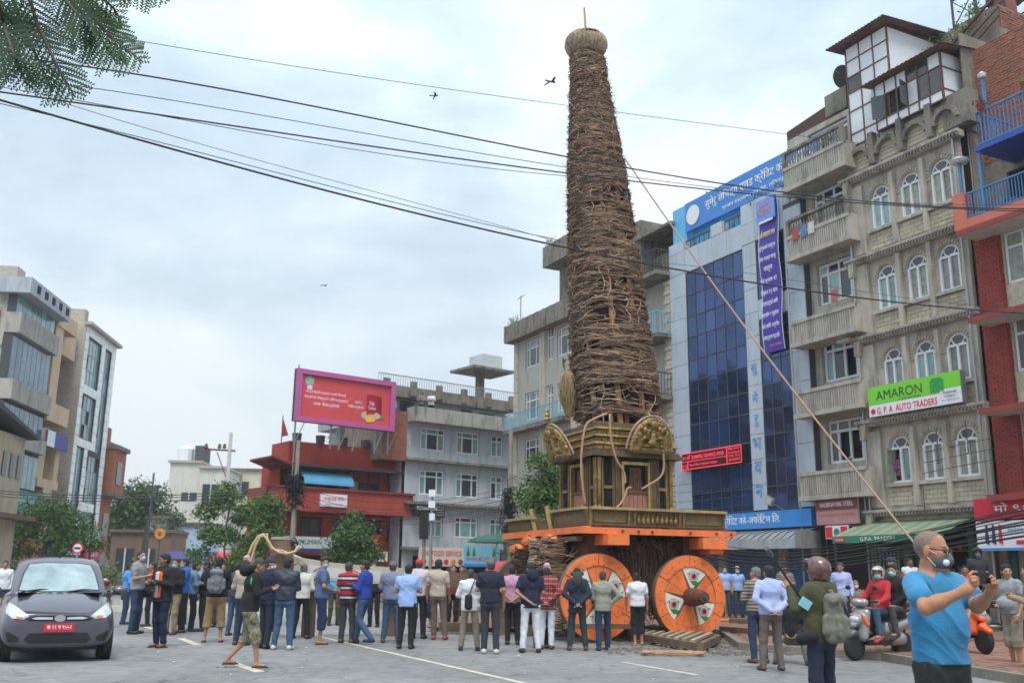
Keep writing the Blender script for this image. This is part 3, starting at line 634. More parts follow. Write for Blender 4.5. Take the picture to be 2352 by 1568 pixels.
M_GRUB = mat('grubby_beige_plaster', srgb(170, 160, 150), .9, .1, 3, stain=.6, stain_col=srgb(110, 100, 95))
for x0, x1 in ((-1.15, -.8), (2.05, 2.4), (3.6, 3.85)): piece('pier', M_GRUB, office, x0, x1, -.2, 0, PZ, 2.5)
# lit red message board
M_LEDR = mat('red_light_letters', (.8, .02, .05), .5, 0, emit=(1, .04, .09, .75)); M_LEDB = mat('black_sign_board', (.012, .008, .008), .4, .2)
led = thing('message_board', 'black message board with glowing red letters mounted on dark blue glass', 'sign', RO, RZ)
MB().box(-3.1, .48, -.28, -.06, 5.43, 6.08).build('board', M_LEDB, led)
lf = MB(); fr = .028
for b_ in ((-3.1, .48, 5.43, 5.43+fr), (-3.1, .48, 6.08-fr, 6.08), (-3.1, -3.1+fr, 5.43, 6.08), (.48-fr, .48, 5.43, 6.08), (-.35, -.32, 5.43, 6.08), (-3.1, -.35, 5.73, 5.75), (-2.72, -2.69, 5.43, 5.73)): lf.box(b_[0], b_[1], -.29, -.281, b_[2], b_[3])
lf.build('lit_border', M_LEDR, led)
text('२५ मि  SUMERU SAVING AND', M_LEDR, led, -1.75, -.285, 5.80, w=2.5, h=.2, bold=.03); text('07:10', M_LEDR, led, -2.9, -.285, 5.5, w=.3, h=.13, bold=.02); text('Head Office, Pulchowk, Lalitpur', M_LEDR, led, -1.75, -.285, 5.52, w=1.7, h=.13, bold=.02)
for i, t_ in enumerate(('Magsa Ranabi', 'Nirmal Ranabi', 'Prabhu, Thaili', '22-05050')): text(t_, M_LEDR, led, .07, -.285, 5.93-.13*i, w=.62, h=.09, bold=.02)
# purple banner
M_PURP = mat('purple_banner_cloth', srgb(74, 62, 160), .7, .1, 2); M_ORG = mat('orange_lettering', srgb(230, 120, 50), .7, 0); M_YELT = mat('yellow_lettering', srgb(225, 215, 60), .7, 0)
bn = thing('banner', 'long purple vertical banner hanging down between the blue windows', 'banner', RO, RZ)
mb = MB(); nb = 24
for i in range(nb+1):
    z = 14.94-5.75*i/nb; w_ = math.sin(i*.55)*.03
    mb.v += [(1.8+w_*.5, -.16+w_, z), (2.3, -.19+w_*1.3, z), (2.85+w_*.5, -.16+w_, z)]
for i in range(nb): k = 3*i; mb.f += [(k, k+3, k+4, k+1), (k+1, k+4, k+5, k+2)]; mb.m += [0, 0]
sh_ = mb.build('sheet', M_PURP, bn, smooth=True)
eb = MB()
for xx in (1.8, 2.83):
    for i in range(nb):
        za = 14.94-5.75*i/nb; zb = 14.94-5.75*(i+1)/nb; wa = math.sin(i*.55)*.03; wb = math.sin((i+1)*.55)*.03
        eb.add([(xx+wa*.5, -.168+wa, za), (xx+.03+wa*.5, -.168+wa, za), (xx+.03+wb*.5, -.168+wb, zb), (xx+wb*.5, -.168+wb, zb)], [(0, 3, 2, 1)])
eb.build('border', M_TXTW, bn)
MB().box(1.84, 2.81, -.262, -.235, 14.1, 14.93).build('top_patch', mat('sky_blue_banner_print', srgb(110, 150, 225), .7, .2, 3), bn); text('३२', M_ORG, bn, 2.32, -.27, 14.25, h=.5, w=.62, bold=.04); MB().box(1.95, 2.7, -.27, -.262, 14.02, 14.1).build('ribbon', M_TXTW, bn)
text('३२औं साधारण सभा', M_YELT, bn, 2.3, -.25, 13.45, w=.9, h=.28, bold=.03)
for i, t_ in enumerate(('सुमेरुकाको सम्पूर्ण', 'सेयर सदस्य महानु', 'भावहरुमा', 'यही श्रावण गते', 'बिहान ११ बजे', 'सदस्यहरुको लागि', 'सहयोग र सुझाव', 'को लागि अनुरोध', 'आमन्त्रण गर्दछौं।')): text(dev(t_), M_TXTW, bn, 2.31, -.25, 12.95-.42*i, w=.86 if i not in (2,) else .45, h=.25, bold=.025)
text('सुमेरु परिवार', M_ORG, bn, 2.5, -.25, 9.35, w=.6, h=.1, bold=.02)
# roof box and roof sign
M_TURQ = mat('light_blue_painted_tin', srgb(96, 178, 222), .5, .06, 1.5, stain=.25, stain_col=srgb(80, 140, 170))
rb = MB().box(-3.95, 4.4, .55, 3.5, 14.5, 15.9); rb.box(-3.95, -3.0, .25, .55, 14.95, 16.6); rb.build('roof_box', M_TURQ, office)
rs = thing('roof_sign', 'long bright blue name board slanting along the office roof', 'sign', RO, RZ); MB().box(-3.0, 4.6, .18, .3, 15.35, 16.6).build('board', mat('deep_blue_sign_board', srgb(58, 128, 205), .45, .05, 1), rs)
MB().lathe([(0, 0), (.42, 0), (.42, .01), (.36, .012), (.36, .02), (0, .02)], 28, Matrix.Translation((-2.45, .178, 15.95)) @ Matrix.Rotation(PI/2, 4, 'X')).build('round_emblem', mat('pale_blue_emblem', srgb(140, 190, 225), .6, .3, 6), rs)
MB().lathe([(.26, .0), (.28, .0), (.28, .01), (.26, .01)], 24, Matrix.Translation((-2.45, .157, 15.95)) @ Matrix.Rotation(PI/2, 4, 'X')).build('emblem_ring', M_FASCB, rs)
MB().lathe([(.385, .0), (.42, .0), (.42, .012), (.385, .012)], 28, Matrix.Translation((-2.45, .157, 15.95)) @ Matrix.Rotation(PI/2, 4, 'X')).build('emblem_ring', M_TXTW, rs)
text(dev('सुमेरु सेभिङ्ग एण्ड क्रेडिट को-अपरेटिभ'), M_TXTW, rs, 1.4, .17, 15.85, w=6.1, h=.52, bold=.03); text(dev('प्रधान कार्यालय पुल्चोक, ललितपुर'), M_TXTW, rs, 1.2, .17, 15.5, w=3.6, h=.24, bold=.02)
M_OLDC = mat('weathered_concrete', srgb(128, 122, 112), .9, .18, 1.2, stain=.85, stain_col=(.025, .025, .022), bump=.4, vstretch=.35)
piece('roof_parapet', M_OLDC, office, -3.2, -1.5, 1.6, 4.5, 15.9, 17.1); piece('roof_parapet', M_OLDC, office, -.2, 1.6, 2.6, 5, 15.9, 18.0)
plant(office, -3.1, 1.6, 17.1, .3, M_LEAF[1], 60); plant(office, -.5, 2.4, 17.2, .35, M_LEAF[0], 70); plant(office, 1.6, 2.5, 18.1, .25, M_LEAF[0], 60); plant(office, 1.3, .2, 15.1, .35, M_LEAF[0], 80); plant(office, 2.7, .2, 15.3, .3, M_LEAF[1], 60)
fl = thing('floodlight', 'small tilted white floodlight above the right end of the blue sign', 'lamp', RO, RZ); M_STEEL = mat('galvanised_steel', (.35, .36, .37), .4, .1, metal=.7)
MB().bar((2.6, -.3, 3.6), (2.6, -.9, 3.85), .03).build('arm', M_STEEL, fl); MB().box(-.17, .17, -.05, .05, -.13, .13).xf(Matrix.Translation((2.6, -.95, 3.9)) @ Matrix.Rotation(R(30), 4, 'Y')).build('lamp_head', M_STEEL, fl); MB().box(-.14, .14, -.062, -.052, -.1, .1).xf(Matrix.Translation((2.6, -.95, 3.9)) @ Matrix.Rotation(R(30), 4, 'Y')).build('glass', mat('lamp_glass', (.5, .45, .35), .1, .1), fl)
# ------------------------------------------------------------------ grey apartment building with arched windows (and its balcony bay)
M_GC = mat('grey_beige_rendered_concrete', srgb(177, 171, 160), .9, .14, 1.3, stain=.65, stain_col=srgb(92, 88, 80), bump=.25)
M_GC2 = mat('ribbed_concrete', srgb(172, 167, 157), .9, .1, 1.3, stain=.6, stain_col=srgb(82, 80, 74), bump=.2)
M_BLK = mat('buff_facing_block', srgb(178, 170, 150), .9, .08, 3, pv=.12, stain=.35, stain_col=srgb(110, 104, 92))
M_BRK = mat('old_red_brick_masonry', srgb(142, 92, 74), .95, .2, 3, pv=.25, stain=.35, stain_col=srgb(90, 78, 70)); M_MORT = mat('grey_mortar', srgb(128, 118, 106), .95, .2, 3, stain=.4)
apt = thing('apartment_building', 'grey concrete apartment block with rows of arched windows and stacked balconies', 'building', RO, RZ)
FL = [4.2, 6.92, 9.6, 12.28]; WX = [(6.98, 7.72), (8.16, 8.9), (9.3, 10.04)]
SPR, TOP = 1.05, 1.42
def archpts(x0, x1, zs, n=10, r=None):
    c = (x0+x1)/2; r = r or (x1-x0)/2; return [(c-r*math.cos(PI*i/n), zs+r*math.sin(PI*i/n)) for i in range(n+1)]
holes = [(a, b, s, s+SPR+(b-a)/2) for s in FL for a, b in WX]
facade('wall', 6.1, 10.45, 3.0, 15.35, holes, 0, .3, M_GC, apt); backing(apt, 6.1, 10.45, 3.0, 15.3, .32)
MB().box(6.1, 10.45, .33, 10, .1, 14.6).build('block', M_GC, apt)
af = MB()
for s in FL:
    for a, b in WX:
        af = MB(); ar = archpts(a, b, s+SPR); zt = s+SPR+(b-a)/2; n = len(ar)
        for i in range(n-1):
            (xa, za), (xb, zb) = ar[i], ar[i+1]; af.add([(xa, 0, za), (xb, 0, zb), (xb, 0, zt), (xa, 0, zt)], [(0, 1, 2, 3)]); af.add([(xa, 0, za), (xb, 0, zb), (xb, .3, zb), (xa, .3, za)], [(0, 3, 2, 1)])
        af.build('arch_infill', M_GC, apt)
M_LACE = mat('pale_green_curtain', srgb(150, 158, 135), .9, .25, 9, coords='pos'); M_CURT = mat('window_glass_pale_curtain', (.22, .25, .2), .1, .35, 7, spec=.7, pv=.25)
vm = MB().box(-.036, .036, -.035, .0, -.055, .055); VOU = bpy.data.meshes.new('brick'); VOU.from_pydata(vm.v, [], vm.f); VOU.materials.append(M_BLK)
for fi, s in enumerate(FL):
    for wi, (a, b) in enumerate(WX):
        c = (a+b)/2; r = (b-a)/2; zs = s+SPR; mb = MB(); w = .075; y0, y1 = .02, .1
        mb.box(a, b, y0, y1, s, s+w).box(a, a+w, y0, y1, s+w, zs).box(b-w, b, y0, y1, s+w, zs).box(c-w/2, c+w/2, y0, y1, s+w, zs).box(a+w, c-w/2, y0, y1, zs-w/2, zs+w/2).box(c+w/2, b-w, y0, y1, zs-w/2, zs+w/2)
        ar = [Vector((x_, .09, z_)) for x_, z_ in archpts(a+w/2, b-w/2, zs)]; 
        for i in range(len(ar)-1): mb.bar(ar[i], ar[i+1], .06, .05, up=(0, 1, 0))
        for sg in (1, -1):       # pointed tracery
            pts = [Vector((c+sg*r*(-1+1.0*t_)*1.0 if False else c-sg*0+sg*(r*1.0-r*(1-math.cos(t_*PI/2))*1.0)*0+sg*r*.62*math.sin(t_*PI/2)*1.0, .09, zs+r*.8*t_ if False else zs+r*.78*(1-math.cos(t_*PI/2)))) for t_ in (0, .25, .5, .75, 1)]
            for i in range(4): mb.bar(pts[i], pts[i+1], .035, .04, up=(0, 1, 0))
        f = mb.build('window', M_WHITE, apt)
        op = (fi == 0 and wi == 0)
        cu_ = random.choice([M_CURT, M_CURT, M_PANEC, M_GREENG])
        if not op: piece('pane', cu_, f, a+w, c-w/2, .085, .095, s+w, zs-w/2)
        else: piece('pane', M_CURT, f, a+w-.05, a+w, -.25, .09, s+w, zs-w/2)
        piece('pane', cu_, f, c+w/2, b-w, .085, .095, s+w, zs-w/2)
        pg = archpts(a+w, b-w, zs+w/2, 10, r-w); MB().prism(pg[::-1], .085, .095).build('pane', M_PANE, f)
        for i in range(17):     # brick ring over the arch
            t_ = -.3+(PI+.6)*i/16; o = bpy.data.objects.new('brick', VOU); COL.objects.link(o); o.parent = apt
            o.location = (c-(r+.085)*math.cos(t_), 0, zs+(r+.085)*math.sin(t_)); o.rotation_euler = (0, -PI/2+t_, 0)
        MB().box(a-.16, b+.16, -.12, .02, s-.1, s).build('sill', M_GC, apt)
        # block apron below the window
        for j in range(4):
            for i in range(4):
                x0 = a-.12+(b-a+.24)*(i-(.5 if j % 2 else 0))/3.5; x1 = x0+(b-a+.24)/3.5; x0, x1 = max(x0, a-.12), min(x1, b+.12)
                if x1-x0 < .05: continue
                z0 = s-.66+j*.13; piece('brick', M_BLK, apt, x0+.006, x1-.006, -.035+random.uniform(-.008, .006), .02, z0+.006, z0+.124)
    for p0, p1 in ((6.1, 6.72), (7.86, 8.02), (9.04, 9.18), (10.2, 10.45)):
        MB().box(p0, p1, -.16 if p0 > 7 and p0 < 10 else -.12, .01, s-.7, s+1.63).build('pilaster', M_GC, apt)
den = MB().box(-.035, .035, -.45, -.28, -.08, 0); 
for z in (3.33, 6.08, 8.76, 11.36, 14.16):
    cb = MB().box(5.95, 10.6, -.33, 0, z, z+.10).box(5.95, 10.6, -.22, 0, z-.10, z)
    nd = 40
    for i in range(nd): x = 6.0+4.55*i/(nd-1); cb.box(x-.025, x+.025, -.3, -.22, z-.07, z); cb.box(x-.035, x+.035, -.355, -.33, z+.02, z+.085)
    cb.build('cornice', M_GC2, apt)
    MB().prism([(5.6+.5, z-.02), (5.6+.5, z-.5), (5.75+.5, z-.5), (6.35, z-.02)], -.3, 0).build('bracket', M_GC, apt)
# blind arcade on the parapet
for i in range(4):
    c = 6.75+i*1.12; ar = archpts(c-.42, c+.42, 14.72, 10); mb = MB()
    for j in range(10): mb.bar((ar[j][0], -.12, ar[j][1]), (ar[j+1][0], -.12, ar[j+1][1]), .13, .16, up=(0, 1, 0))
    mb.build('blind_arch', M_OLDC, apt)
    for j in range(5): piece('brick', M_BLK, apt, c-.36+.04*max(0, j-2), c+.36-.04*max(0, j-2), -.03, .0, 14.5+.13*j, 14.615+.13*j)
for c in (7.3, 8.45, 9.55): MB().box(c-.1, c+.1, -.22, 0, 14.43, 15.5).build('pilaster', M_OLDC, apt)
MB().box(6.1, 10.45, .01, .35, 15.35, 15.45).box(10.0, 10.9, -.1, .4, 14.45, 15.5).build('parapet', M_OLDC, apt)
def brickwall(parent, x0, x1, z0, z1, y, M=None, bw=.24, bh=.085, name='brick', stuff=False, m=M_BRK):
    mb = MB(); j = 0; z = z0
    while z < z1-.02:
        x = x0-(bw/2 if j % 2 else 0)
        while x < x1:
            a, b = max(x0, x), min(x1, x+bw)
            if b-a > .03:
                yy = y-random.uniform(.0, .018)
                mb.box(a+.007, b-.007, yy, y+.03, z+.007, min(z1, z+bh)-.007)
            x += bw
        z += bh; j += 1
    if M is not None: mb.xf(M)
    return mb.build('bricks', m, parent, kind='stuff')
# end wall towards the camera (faces along +x): brick with render bands
ENDM = lambda x: Matrix.Translation((x, 0, 0)) @ Matrix.Rotation(PI/2, 4, 'Z')     # maps local x to inward, local -y to +x
MB().box(10.46, 10.5, .36, 9, 3, 17.6).build('end_wall', M_MORT, apt); brickwall(apt, .4, 4.5, 14.75, 15.5, 0, ENDM(10.53))
MB().box(10.45, 10.56, .3, 4.5, 14.35, 14.72).build('end_band', M_OLDC, apt)
MB().box(7.6, 10.46, 2.4, 9, 15.45, 19.2).build('penthouse', M_MORT, apt); brickwall(apt, 2.4, 9, 15.5, 17.9, 0, ENDM(10.5)); MB().box(10.45, 10.6, 2.2, 9, 17.9, 18.25).build('end_band', M_OLDC, apt); brickwall(apt, 2.4, 9, 18.25, 19.1, 0, ENDM(10.5))
# white panelled roof rooms
M_PVC = mat('white_wall_panel', srgb(222, 226, 230), .5, .03, 2); M_BRN = mat('red_brown_steel_strip', srgb(98, 66, 60), .6, .1); M_SMOK = mat('smoked_window_glass', (.05, .055, .06), .1, .2, spec=.7); M_RUST = mat('rusty_corrugated_sheet', srgb(112, 92, 80), .8, .3, 3, stain=.6, stain_col=srgb(66, 54, 48))
def clad(root, x0, x1, y, zb, zt, cols, rows, skip=(), dark=(), M=None, m=M_PVC):
    st = MB()
    for i in range(len(cols)-1):
        for j in range(len(rows)-1):
            if (i, j) in skip: continue
            a, b, c, d = x0+(x1-x0)*cols[i], x0+(x1-x0)*cols[i+1], zb+(zt-zb)*rows[j], zb+(zt-zb)*rows[j+1]
            o = piece('pane' if (i, j) in dark else 'panel', M_SMOK if (i, j) in dark else m, root, a+.02, b-.02, y-.01, y+.02, c+.02, d-.02)
            if M is not None: o.matrix_basis = M @ o.matrix_basis
    for c in cols: xx = x0+(x1-x0)*c; st.box(xx-.025, xx+.025, y-.03, y+.02, zb, zt)
    for r_ in rows: zz = zb+(zt-zb)*r_; st.box(x0, x1, y-.032, y+.02, zz-.022, zz+.022)
    if M is not None: st.xf(M)
    st.build('strips', M_BRN, root)
def tinroof(root, x0, x1, y0, y1, z0, z1, m, n=36, name='roof'):       # slopes from z0 at y0 to z1 at y1
    mb = MB()
    for i in range(n):
        a = x0+(x1-x0)*i/n; b = x0+(x1-x0)*(i+1)/n; u = .035 if i % 2 else 0; v = 0 if i % 2 else .035
        mb.add([(a, y0, z0+u), (b, y0, z0+v), (b, y1, z1+v), (a, y1, z1+u), (a, y0, z0+u-.012), (b, y0, z0+v-.012), (b, y1, z1+v-.012), (a, y1, z1+u-.012)], [(0, 1, 2, 3), (4, 7, 6, 5), (0, 4, 5, 1), (0, 3, 7, 4), (1, 5, 6, 2)])
    return mb.build(name, m, root)
box1 = thing('roof_room', 'tall white panelled rooftop room with thin brown strips and a tin roof', 'shed', RO, RZ)
MB().box(6.42, 8.08, .06, 2.2, 15.36, 18.95).build('frame', M_BRN, box1)
clad(box1, 6.36, 8.12, .02, 15.1, 19.0, (0, .33, .66, 1), (0, .19, .4, .57, .72, .87, 1), dark=((0, 3),))
clad(box1, .04, 2.3, .02, 17.1, 19.0, (0, 1), (0, 1), M=ENDM(8.12)); tinroof(box1, 5.95, 8.5, -.5, 2.6, 19.05, 19.25, M_RUST)
box2 = thing('roof_room', 'low white panelled rooftop room with its dark window casement standing open', 'shed', RO, RZ)
MB().box(8.15, 10.1, -.1, 2.2, 15.45, 17.1).build('frame', M_BRN, box2)
clad(box2, 7.62, 10.15, -.16, 15.42, 17.0, (0, .16, .34, .5, .66, .82, 1), (0, .2, .7, 1), skip=((1, 1), (2, 1)), dark=((4, 1), (5, 1), (3, 2), (4, 2)))
backing(box2, 7.9, 9.0, 15.6, 16.6, -.11); MB().box(7.62, 8.15, -.12, .02, 15.42, 17.0).build('frame', M_BRN, box2)
for x_, an in ((8.02, 150), (8.88, 75)):
    k_ = MB().box(0, .42, -.015, .015, 15.74, 16.52); o = k_.build('casement', M_SMOK, box2, loc=(x_, -.2, 0), rot=(0, 0, -R(an)))
clad(box2, -.16, 2.3, .02, 15.42, 17.0, (0, .5, 1), (0, .22, .68, 1), M=ENDM(10.18)); tinroof(box2, 7.35, 10.6, -.55, 2.6, 17.0, 17.35, M_RUST)
# balcony bay
facade('wall', 3.15, 6.1, .1, 17.0, [(4.15, 6.0, s+.85, s+2.3) for s in FL]+[(4.15, 6.0, 15.8, 16.8), (4.6, 5.9, .1, 2.3)], .25, .3, M_GC, apt); backing(apt, 3.15, 6.1, .1, 16.9, .57)
MB().box(3.15, 6.1, .58, 9, .1, 16.5).build('block', M_GC, apt)
for fi, s in enumerate(FL+[15.0]):
    window(apt, 4.17, 5.98, s+.86, s+2.28 if s < 14 else s+1.78, .4, (0, .22, .5, .78, 1), .74, g=[M_PANE, M_GREENG, M_PANE], w=.09, openp=((1, 0), (2, 0)) if fi == 0 else (((2, 0),) if fi == 1 else ()))
    zb = (4.0, 6.72, 9.15, 12.2, 14.75)[fi]; zt = zb+.76
    if fi < 4 or True:
        b_ = MB(); x0, x1 = 3.72, 6.45; yo = -.55
        b_.box(x0-.12, x1+.1, yo-.06, .25, zb-.16, zb); b_.box(x0-.06, x1+.06, yo-.04, yo+.1, zt-.12, zt); b_.box(x0, x1, yo+.02, yo+.08, zb, zt-.12)
        b_.box(x0-.06, x0+.06, yo, .25, zb, zt); b_.box(x1-.04, x1+.06, yo, .25, zb, zt)
        b_.build('balcony', M_GC2, apt)
        for i in range(26): x = x0+.1+(x1-x0-.3)*i/25; piece('rib', M_GC2, apt, x, x+.06, yo-.02, yo+.03, zb+.02, zt-.13)
        if fi >= 3:
            MB().box(x0-.06, x1+.06, yo-.04, yo+.1, zt+.5, zt+.6).box(x0-.06, x0+.06, yo-.04, yo+.1, zt, zt+.5).box(x1-.06, x1+.06, yo-.04, yo+.1, zt, zt+.5).build('handrail', M_OLDC, apt)
            bl = None
            for i in range(20):
                x = x0+.14+(x1-x0-.26)*i/19
                if bl is None: bl = MB().lathe([(.035, 0), (.035, .04), (.02, .09), (.045, .25), (.02, .4), (.035, .46), (.035, .5)], 8).build('baluster', M_OLDC, apt); bl.location = (x, yo+.03, zt)
                else: o = bl.copy(); COL.objects.link(o); o.location = (x, yo+.03, zt)
MB().box(3.0, 4.0, -.5, .25, 17.2, 18.0).build('roof_box', M_OLDC, apt).location = (1.9, .9, 0)
# drain pipes, hanging rods, air conditioners and washing
for x, z0, z1 in ((10.32, .2, 14.2), (6.2, 3.2, 14.2), (3.22, .2, 12.0), (6.02, .2, 4.0)): MB().tube([(x, -.2, z0), (x, -.2, z1)], .035, 7).build('drain_pipe', M_STEEL, apt)
for x, z0, z1 in ((9.12, 4.6, 5.6), (10.1, 4.8, 5.7), (8.5, 3.1, 4.0)): mb = MB().bar((x, -.5, z0), (x, -.5, z1), .02).bar((x, -.5, z0), (x-.2, -.3, z0), .02); mb.build('iron_rod', M_JOINT, apt)
for i, (x, z, c_) in enumerate(((4.0, 13.1, (.35, .08, .07)), (4.4, 13.1, (.12, .2, .35)), (4.75, 13.1, (.5, .5, .46)), (3.7, 7.75, (.3, .3, .34)), (5.6, 10.5, (.4, .12, .1)))): MB().box(x, x+.28, -.62, -.60, z-.38, z+.04).build('washing', mat('washing_%d' % i, c_, .9, .2, 5), apt)
MB().box(5.2, 5.75, -.1, .2, 8.9, 9.3).build('air_conditioner', M_PVC, apt)
# satellite dish
dish = thing('satellite_dish', 'black satellite dish at the top left corner of the grey block', 'satellite dish', RO, RZ)
MB().lathe([(0, 0), (.2, .02), (.33, .06), (.42, .12)], 20, Matrix.Translation((5.35, 1.0, 18.75)) @ Matrix.Rotation(R(115), 4, 'X')).build('bowl', mat('black_mesh_dish', (.02, .022, .025), .5, .2), dish); MB().bar((5.35, 1.1, 18.0), (5.35, 1.1, 18.75), .05).bar((5.35, 1.0, 18.75), (5.35, .5, 18.85), .025).build('mount', M_STEEL, dish)
bb2 = thing('roof_hoarding', 'rust brown sheet metal hoarding seen from behind above the top balcony', 'hoarding', RO, RZ); MB().prism([(1.7, 16.0), (5.3, 16.4), (5.6, 18.6), (1.7, 18.25)], 1.6, 1.7).build('sheet', mat('rust_brown_sheet', srgb(78, 52, 46), .8, .2, 2, stain=.3), bb2); MB().bar((1.7, 1.58, 17.5), (5.4, 1.58, 17.6), .05).build('rail', M_BRN, bb2)
# rooftop clutter right: scaffold tower, tank, planting
tw = thing('water_tank_tower', 'dark steel lattice tower carrying a black water tank on the roof', 'tower', RO, RZ); mb = MB()
for x in (8.4, 9.3, 10.3):
    for y in (3.0, 4.2): mb.bar((x, y, 17.3), (x, y, 22.5), .06)
for z in (18.6, 19.6, 20.6, 21.6):
    mb.bar((8.4, 3, z), (10.3, 3, z), .04); mb.bar((8.4, 4.2, z), (10.3, 4.2, z), .04); mb.bar((8.4, 3, z), (9.3, 3, z+1), .03); mb.bar((9.3, 3, z), (8.4, 3, z+1), .03); mb.bar((9.3, 3, z+1), (10.3, 3, z), .03)
mb.build('lattice', mat('dark_painted_steel', (.045, .05, .055), .6, .2), tw); MB().lathe([(0, 0), (.55, 0), (.6, .1), (.6, 1.0), (.3, 1.25), (0, 1.3)], 18, Matrix.Translation((9.95, 3.6, 19.9))).build('tank', mat('black_plastic_tank', (.02, .02, .022), .4, .1), tw)
MB().lathe([(.33, 0), (.33, 1.3)], 14, Matrix.Translation((10.05, 3.4, 18.6))).build('drum', mat('brick_red_drum', srgb(140, 84, 74), .8, .15), tw); text('PEPSI', M_TXTW, tw, 9.98, 3.02, 19.0, w=.45, h=.2)
for (x, y, z, r_) in ((8.4, 2.2, 18.5, .5), (9.2, 2.2, 18.7, .45), (8.0, 2.5, 18.3, .45), (9.7, 2.3, 19.2, .3)): tag(plant(None, x, y, z, r_, M_LEAF[1], 140), {8.4: 'largest', 9.2: 'right hand', 8.0: 'lowest, leftmost', 9.7: 'small topmost'}[x]+' yellow green shrub on the roof edge below the tank tower', 'shrub', 'shrubs on the roof').matrix_world = Matrix.Translation(RO) @ Matrix.Rotation(RZ, 4, 'Z')
mb = MB(); mb.bar((7.5, 2.2, 17.9), (10.6, 2.2, 19.4), .08).bar((7.5, 2.25, 17.5), (10.6, 2.25, 19.0), .05).bar((7.6, 2.25, 17.2), (10.6, 2.25, 18.7), .05); mb.bar((10.6, 2.2, 19.6), (10.6, 8, 19.6), .06); mb.build('stair_rail', M_BRN, apt)
backing(apt, 7.6, 9.9, PZ, 3.1, .31); backing(apt, 3.9, 6.1, PZ, 3.0, .24); mb = MB()
for i in range(9): mb.bar((6.15+i*.14, -.32, 1.1), (6.15+i*.14, -.32, 2.3), .025)
mb.bar((6.1, -.32, 1.1), (7.35, -.32, 1.1), .04).bar((6.1, -.32, 2.3), (7.35, -.32, 2.3), .04).bar((6.1, -.32, 1.1), (6.75, -.32, 2.3), .02).bar((6.75, -.32, 2.3), (7.35, -.32, 1.1), .02); mb.build('window_grille', M_STEEL, apt)
rs0 = random.Random(4); CL = [mat('stock_%d' % i, c, .6, .2, 9) for i, c in enumerate(((.5, .12, .03), (.03, .1, .4), (.5, .5, .48), (.4, .02, .03), (.05, .05, .05), (.5, .4, .1)))]
for i in range(46): x = rs0.uniform(7.7, 9.5); z = PZ+.35*rs0.randint(0, 7); w = rs0.uniform(.08, .22); piece('stock_box', rs0.choice(CL), apt, x, x+w, .05, .28, z, z+rs0.uniform(.1, .28))
for z in (.8, 1.5, 2.2): piece('shelf', M_OLDC, apt, 7.65, 9.6, .05, .3, z-.03, z)
# green and white shop sign
M_LIME = mat('lime_green_sign_face', srgb(118, 205, 50), .5, .03); M_SGW = mat('white_sign_face', srgb(225, 226, 232), .5, .03); M_DKG = mat('dark_green_lettering', srgb(44, 74, 34), .6, 0); M_REDL = mat('red_lettering', srgb(205, 40, 60), .6, 0); M_NAVYL = mat('navy_lettering', srgb(50, 50, 110), .6, 0)
sg = thing('shop_sign', 'lime green and white sign board across the arched windows reading AUTO TRADERS', 'sign', RO+Matrix.Rotation(RZ, 3, 'Z') @ Vector((.36, 0, -.04)), RZ)
SX0, SX1, SZ0, SZ1, SY = 6.38, 9.72, 6.24, 7.16, -.5
MB().box(SX0, SX1, SY, SY+.2, SZ0, SZ1).build('box', M_STEEL, sg); MB().box(SX0+.01, SX1-.01, SY-.012, SY, SZ0+.36, SZ1-.01).build('green_face', M_LIME, sg); MB().box(SX0+.01, SX1-.01, SY-.012, SY, SZ0+.01, SZ0+.352).build('white_face', M_SGW, sg)
MB().box(SX1-.72, SX1-.012, SY-.016, SY-.002, SZ0+.3, SZ0+.45).build('white_corner', M_SGW, sg)
text('AMARON', M_DKG, sg, 7.55, SY-.016, 6.72, w=1.7, h=.28, bold=0); text('HI-LIFE BATTERIES', M_DKG, sg, 7.95, SY-.016, 6.62, w=.8, h=.055); text('G. P. A  AUTO TRADERS', M_REDL, sg, 7.8, SY-.016, 6.3, w=2.2, h=.2, bold=.045)
text('Pulchowk', M_NAVYL, sg, 9.35, SY-.02, 6.55, w=.45, h=.08, bold=.02); text('Lalitpur', M_NAVYL, sg, 9.35, SY-.02, 6.43, w=.4, h=.08, bold=.02); text('Mo. 9851021212', M_NAVYL, sg, 9.35, SY-.02, 6.34, w=.55, h=.05)
mb = MB().box(8.7, 9.15, SY-.03, SY-.014, 6.66, 7.0).box(8.76, 9.09, SY-.032, SY-.014, 7.0, 7.05); mb.build('battery_picture', mat('battery_green', srgb(40, 150, 70), .5, .2, 8), sg); MB().lathe([(.07, 0), (.09, 0), (.09, .006), (.07, .006)], 16, Matrix.Translation((6.55, SY-.014, 6.4)) @ Matrix.Rotation(PI/2, 4, 'X')).build('logo_ring', M_REDL, sg); text('amaron', M_REDL, sg, 6.55, SY-.016, 6.38, w=.16, h=.045)
# ground floor shops
M_GREENP = mat('dark_green_shop_paint', srgb(28, 92, 76), .6, .15, 3, stain=.3); M_AWN = mat('faded_striped_awning', srgb(140, 138, 112), .85, .15, 3); M_AWG = mat('green_awning_valance', srgb(48, 128, 104), .8, .1)
for x0, x1, z1 in ((6.1, 6.35, 3.2), (7.35, 7.6, 2.5), (9.9, 10.3, 3.2)): piece('shop_pier', M_OLDC, apt, x0, x1, -.2, .3, PZ, z1)
for x0, x1, y_ in ((6.35, 7.35, .1), (7.65, 7.9, -.1), (9.5, 9.7, -.1)): piece('shop_door', M_GREENP, apt, x0, x1, y_, y_+.04, PZ, 2.8)
mb = MB()
for i in range(16):
    a = 5.75+4.0*i/16; b = a+.25; mb.add([(a, -.05, 3.1), (b, -.05, 3.1), (b, -1.35, 2.62), (a, -1.35, 2.62)], [(0, 3, 2, 1)], i % 2)
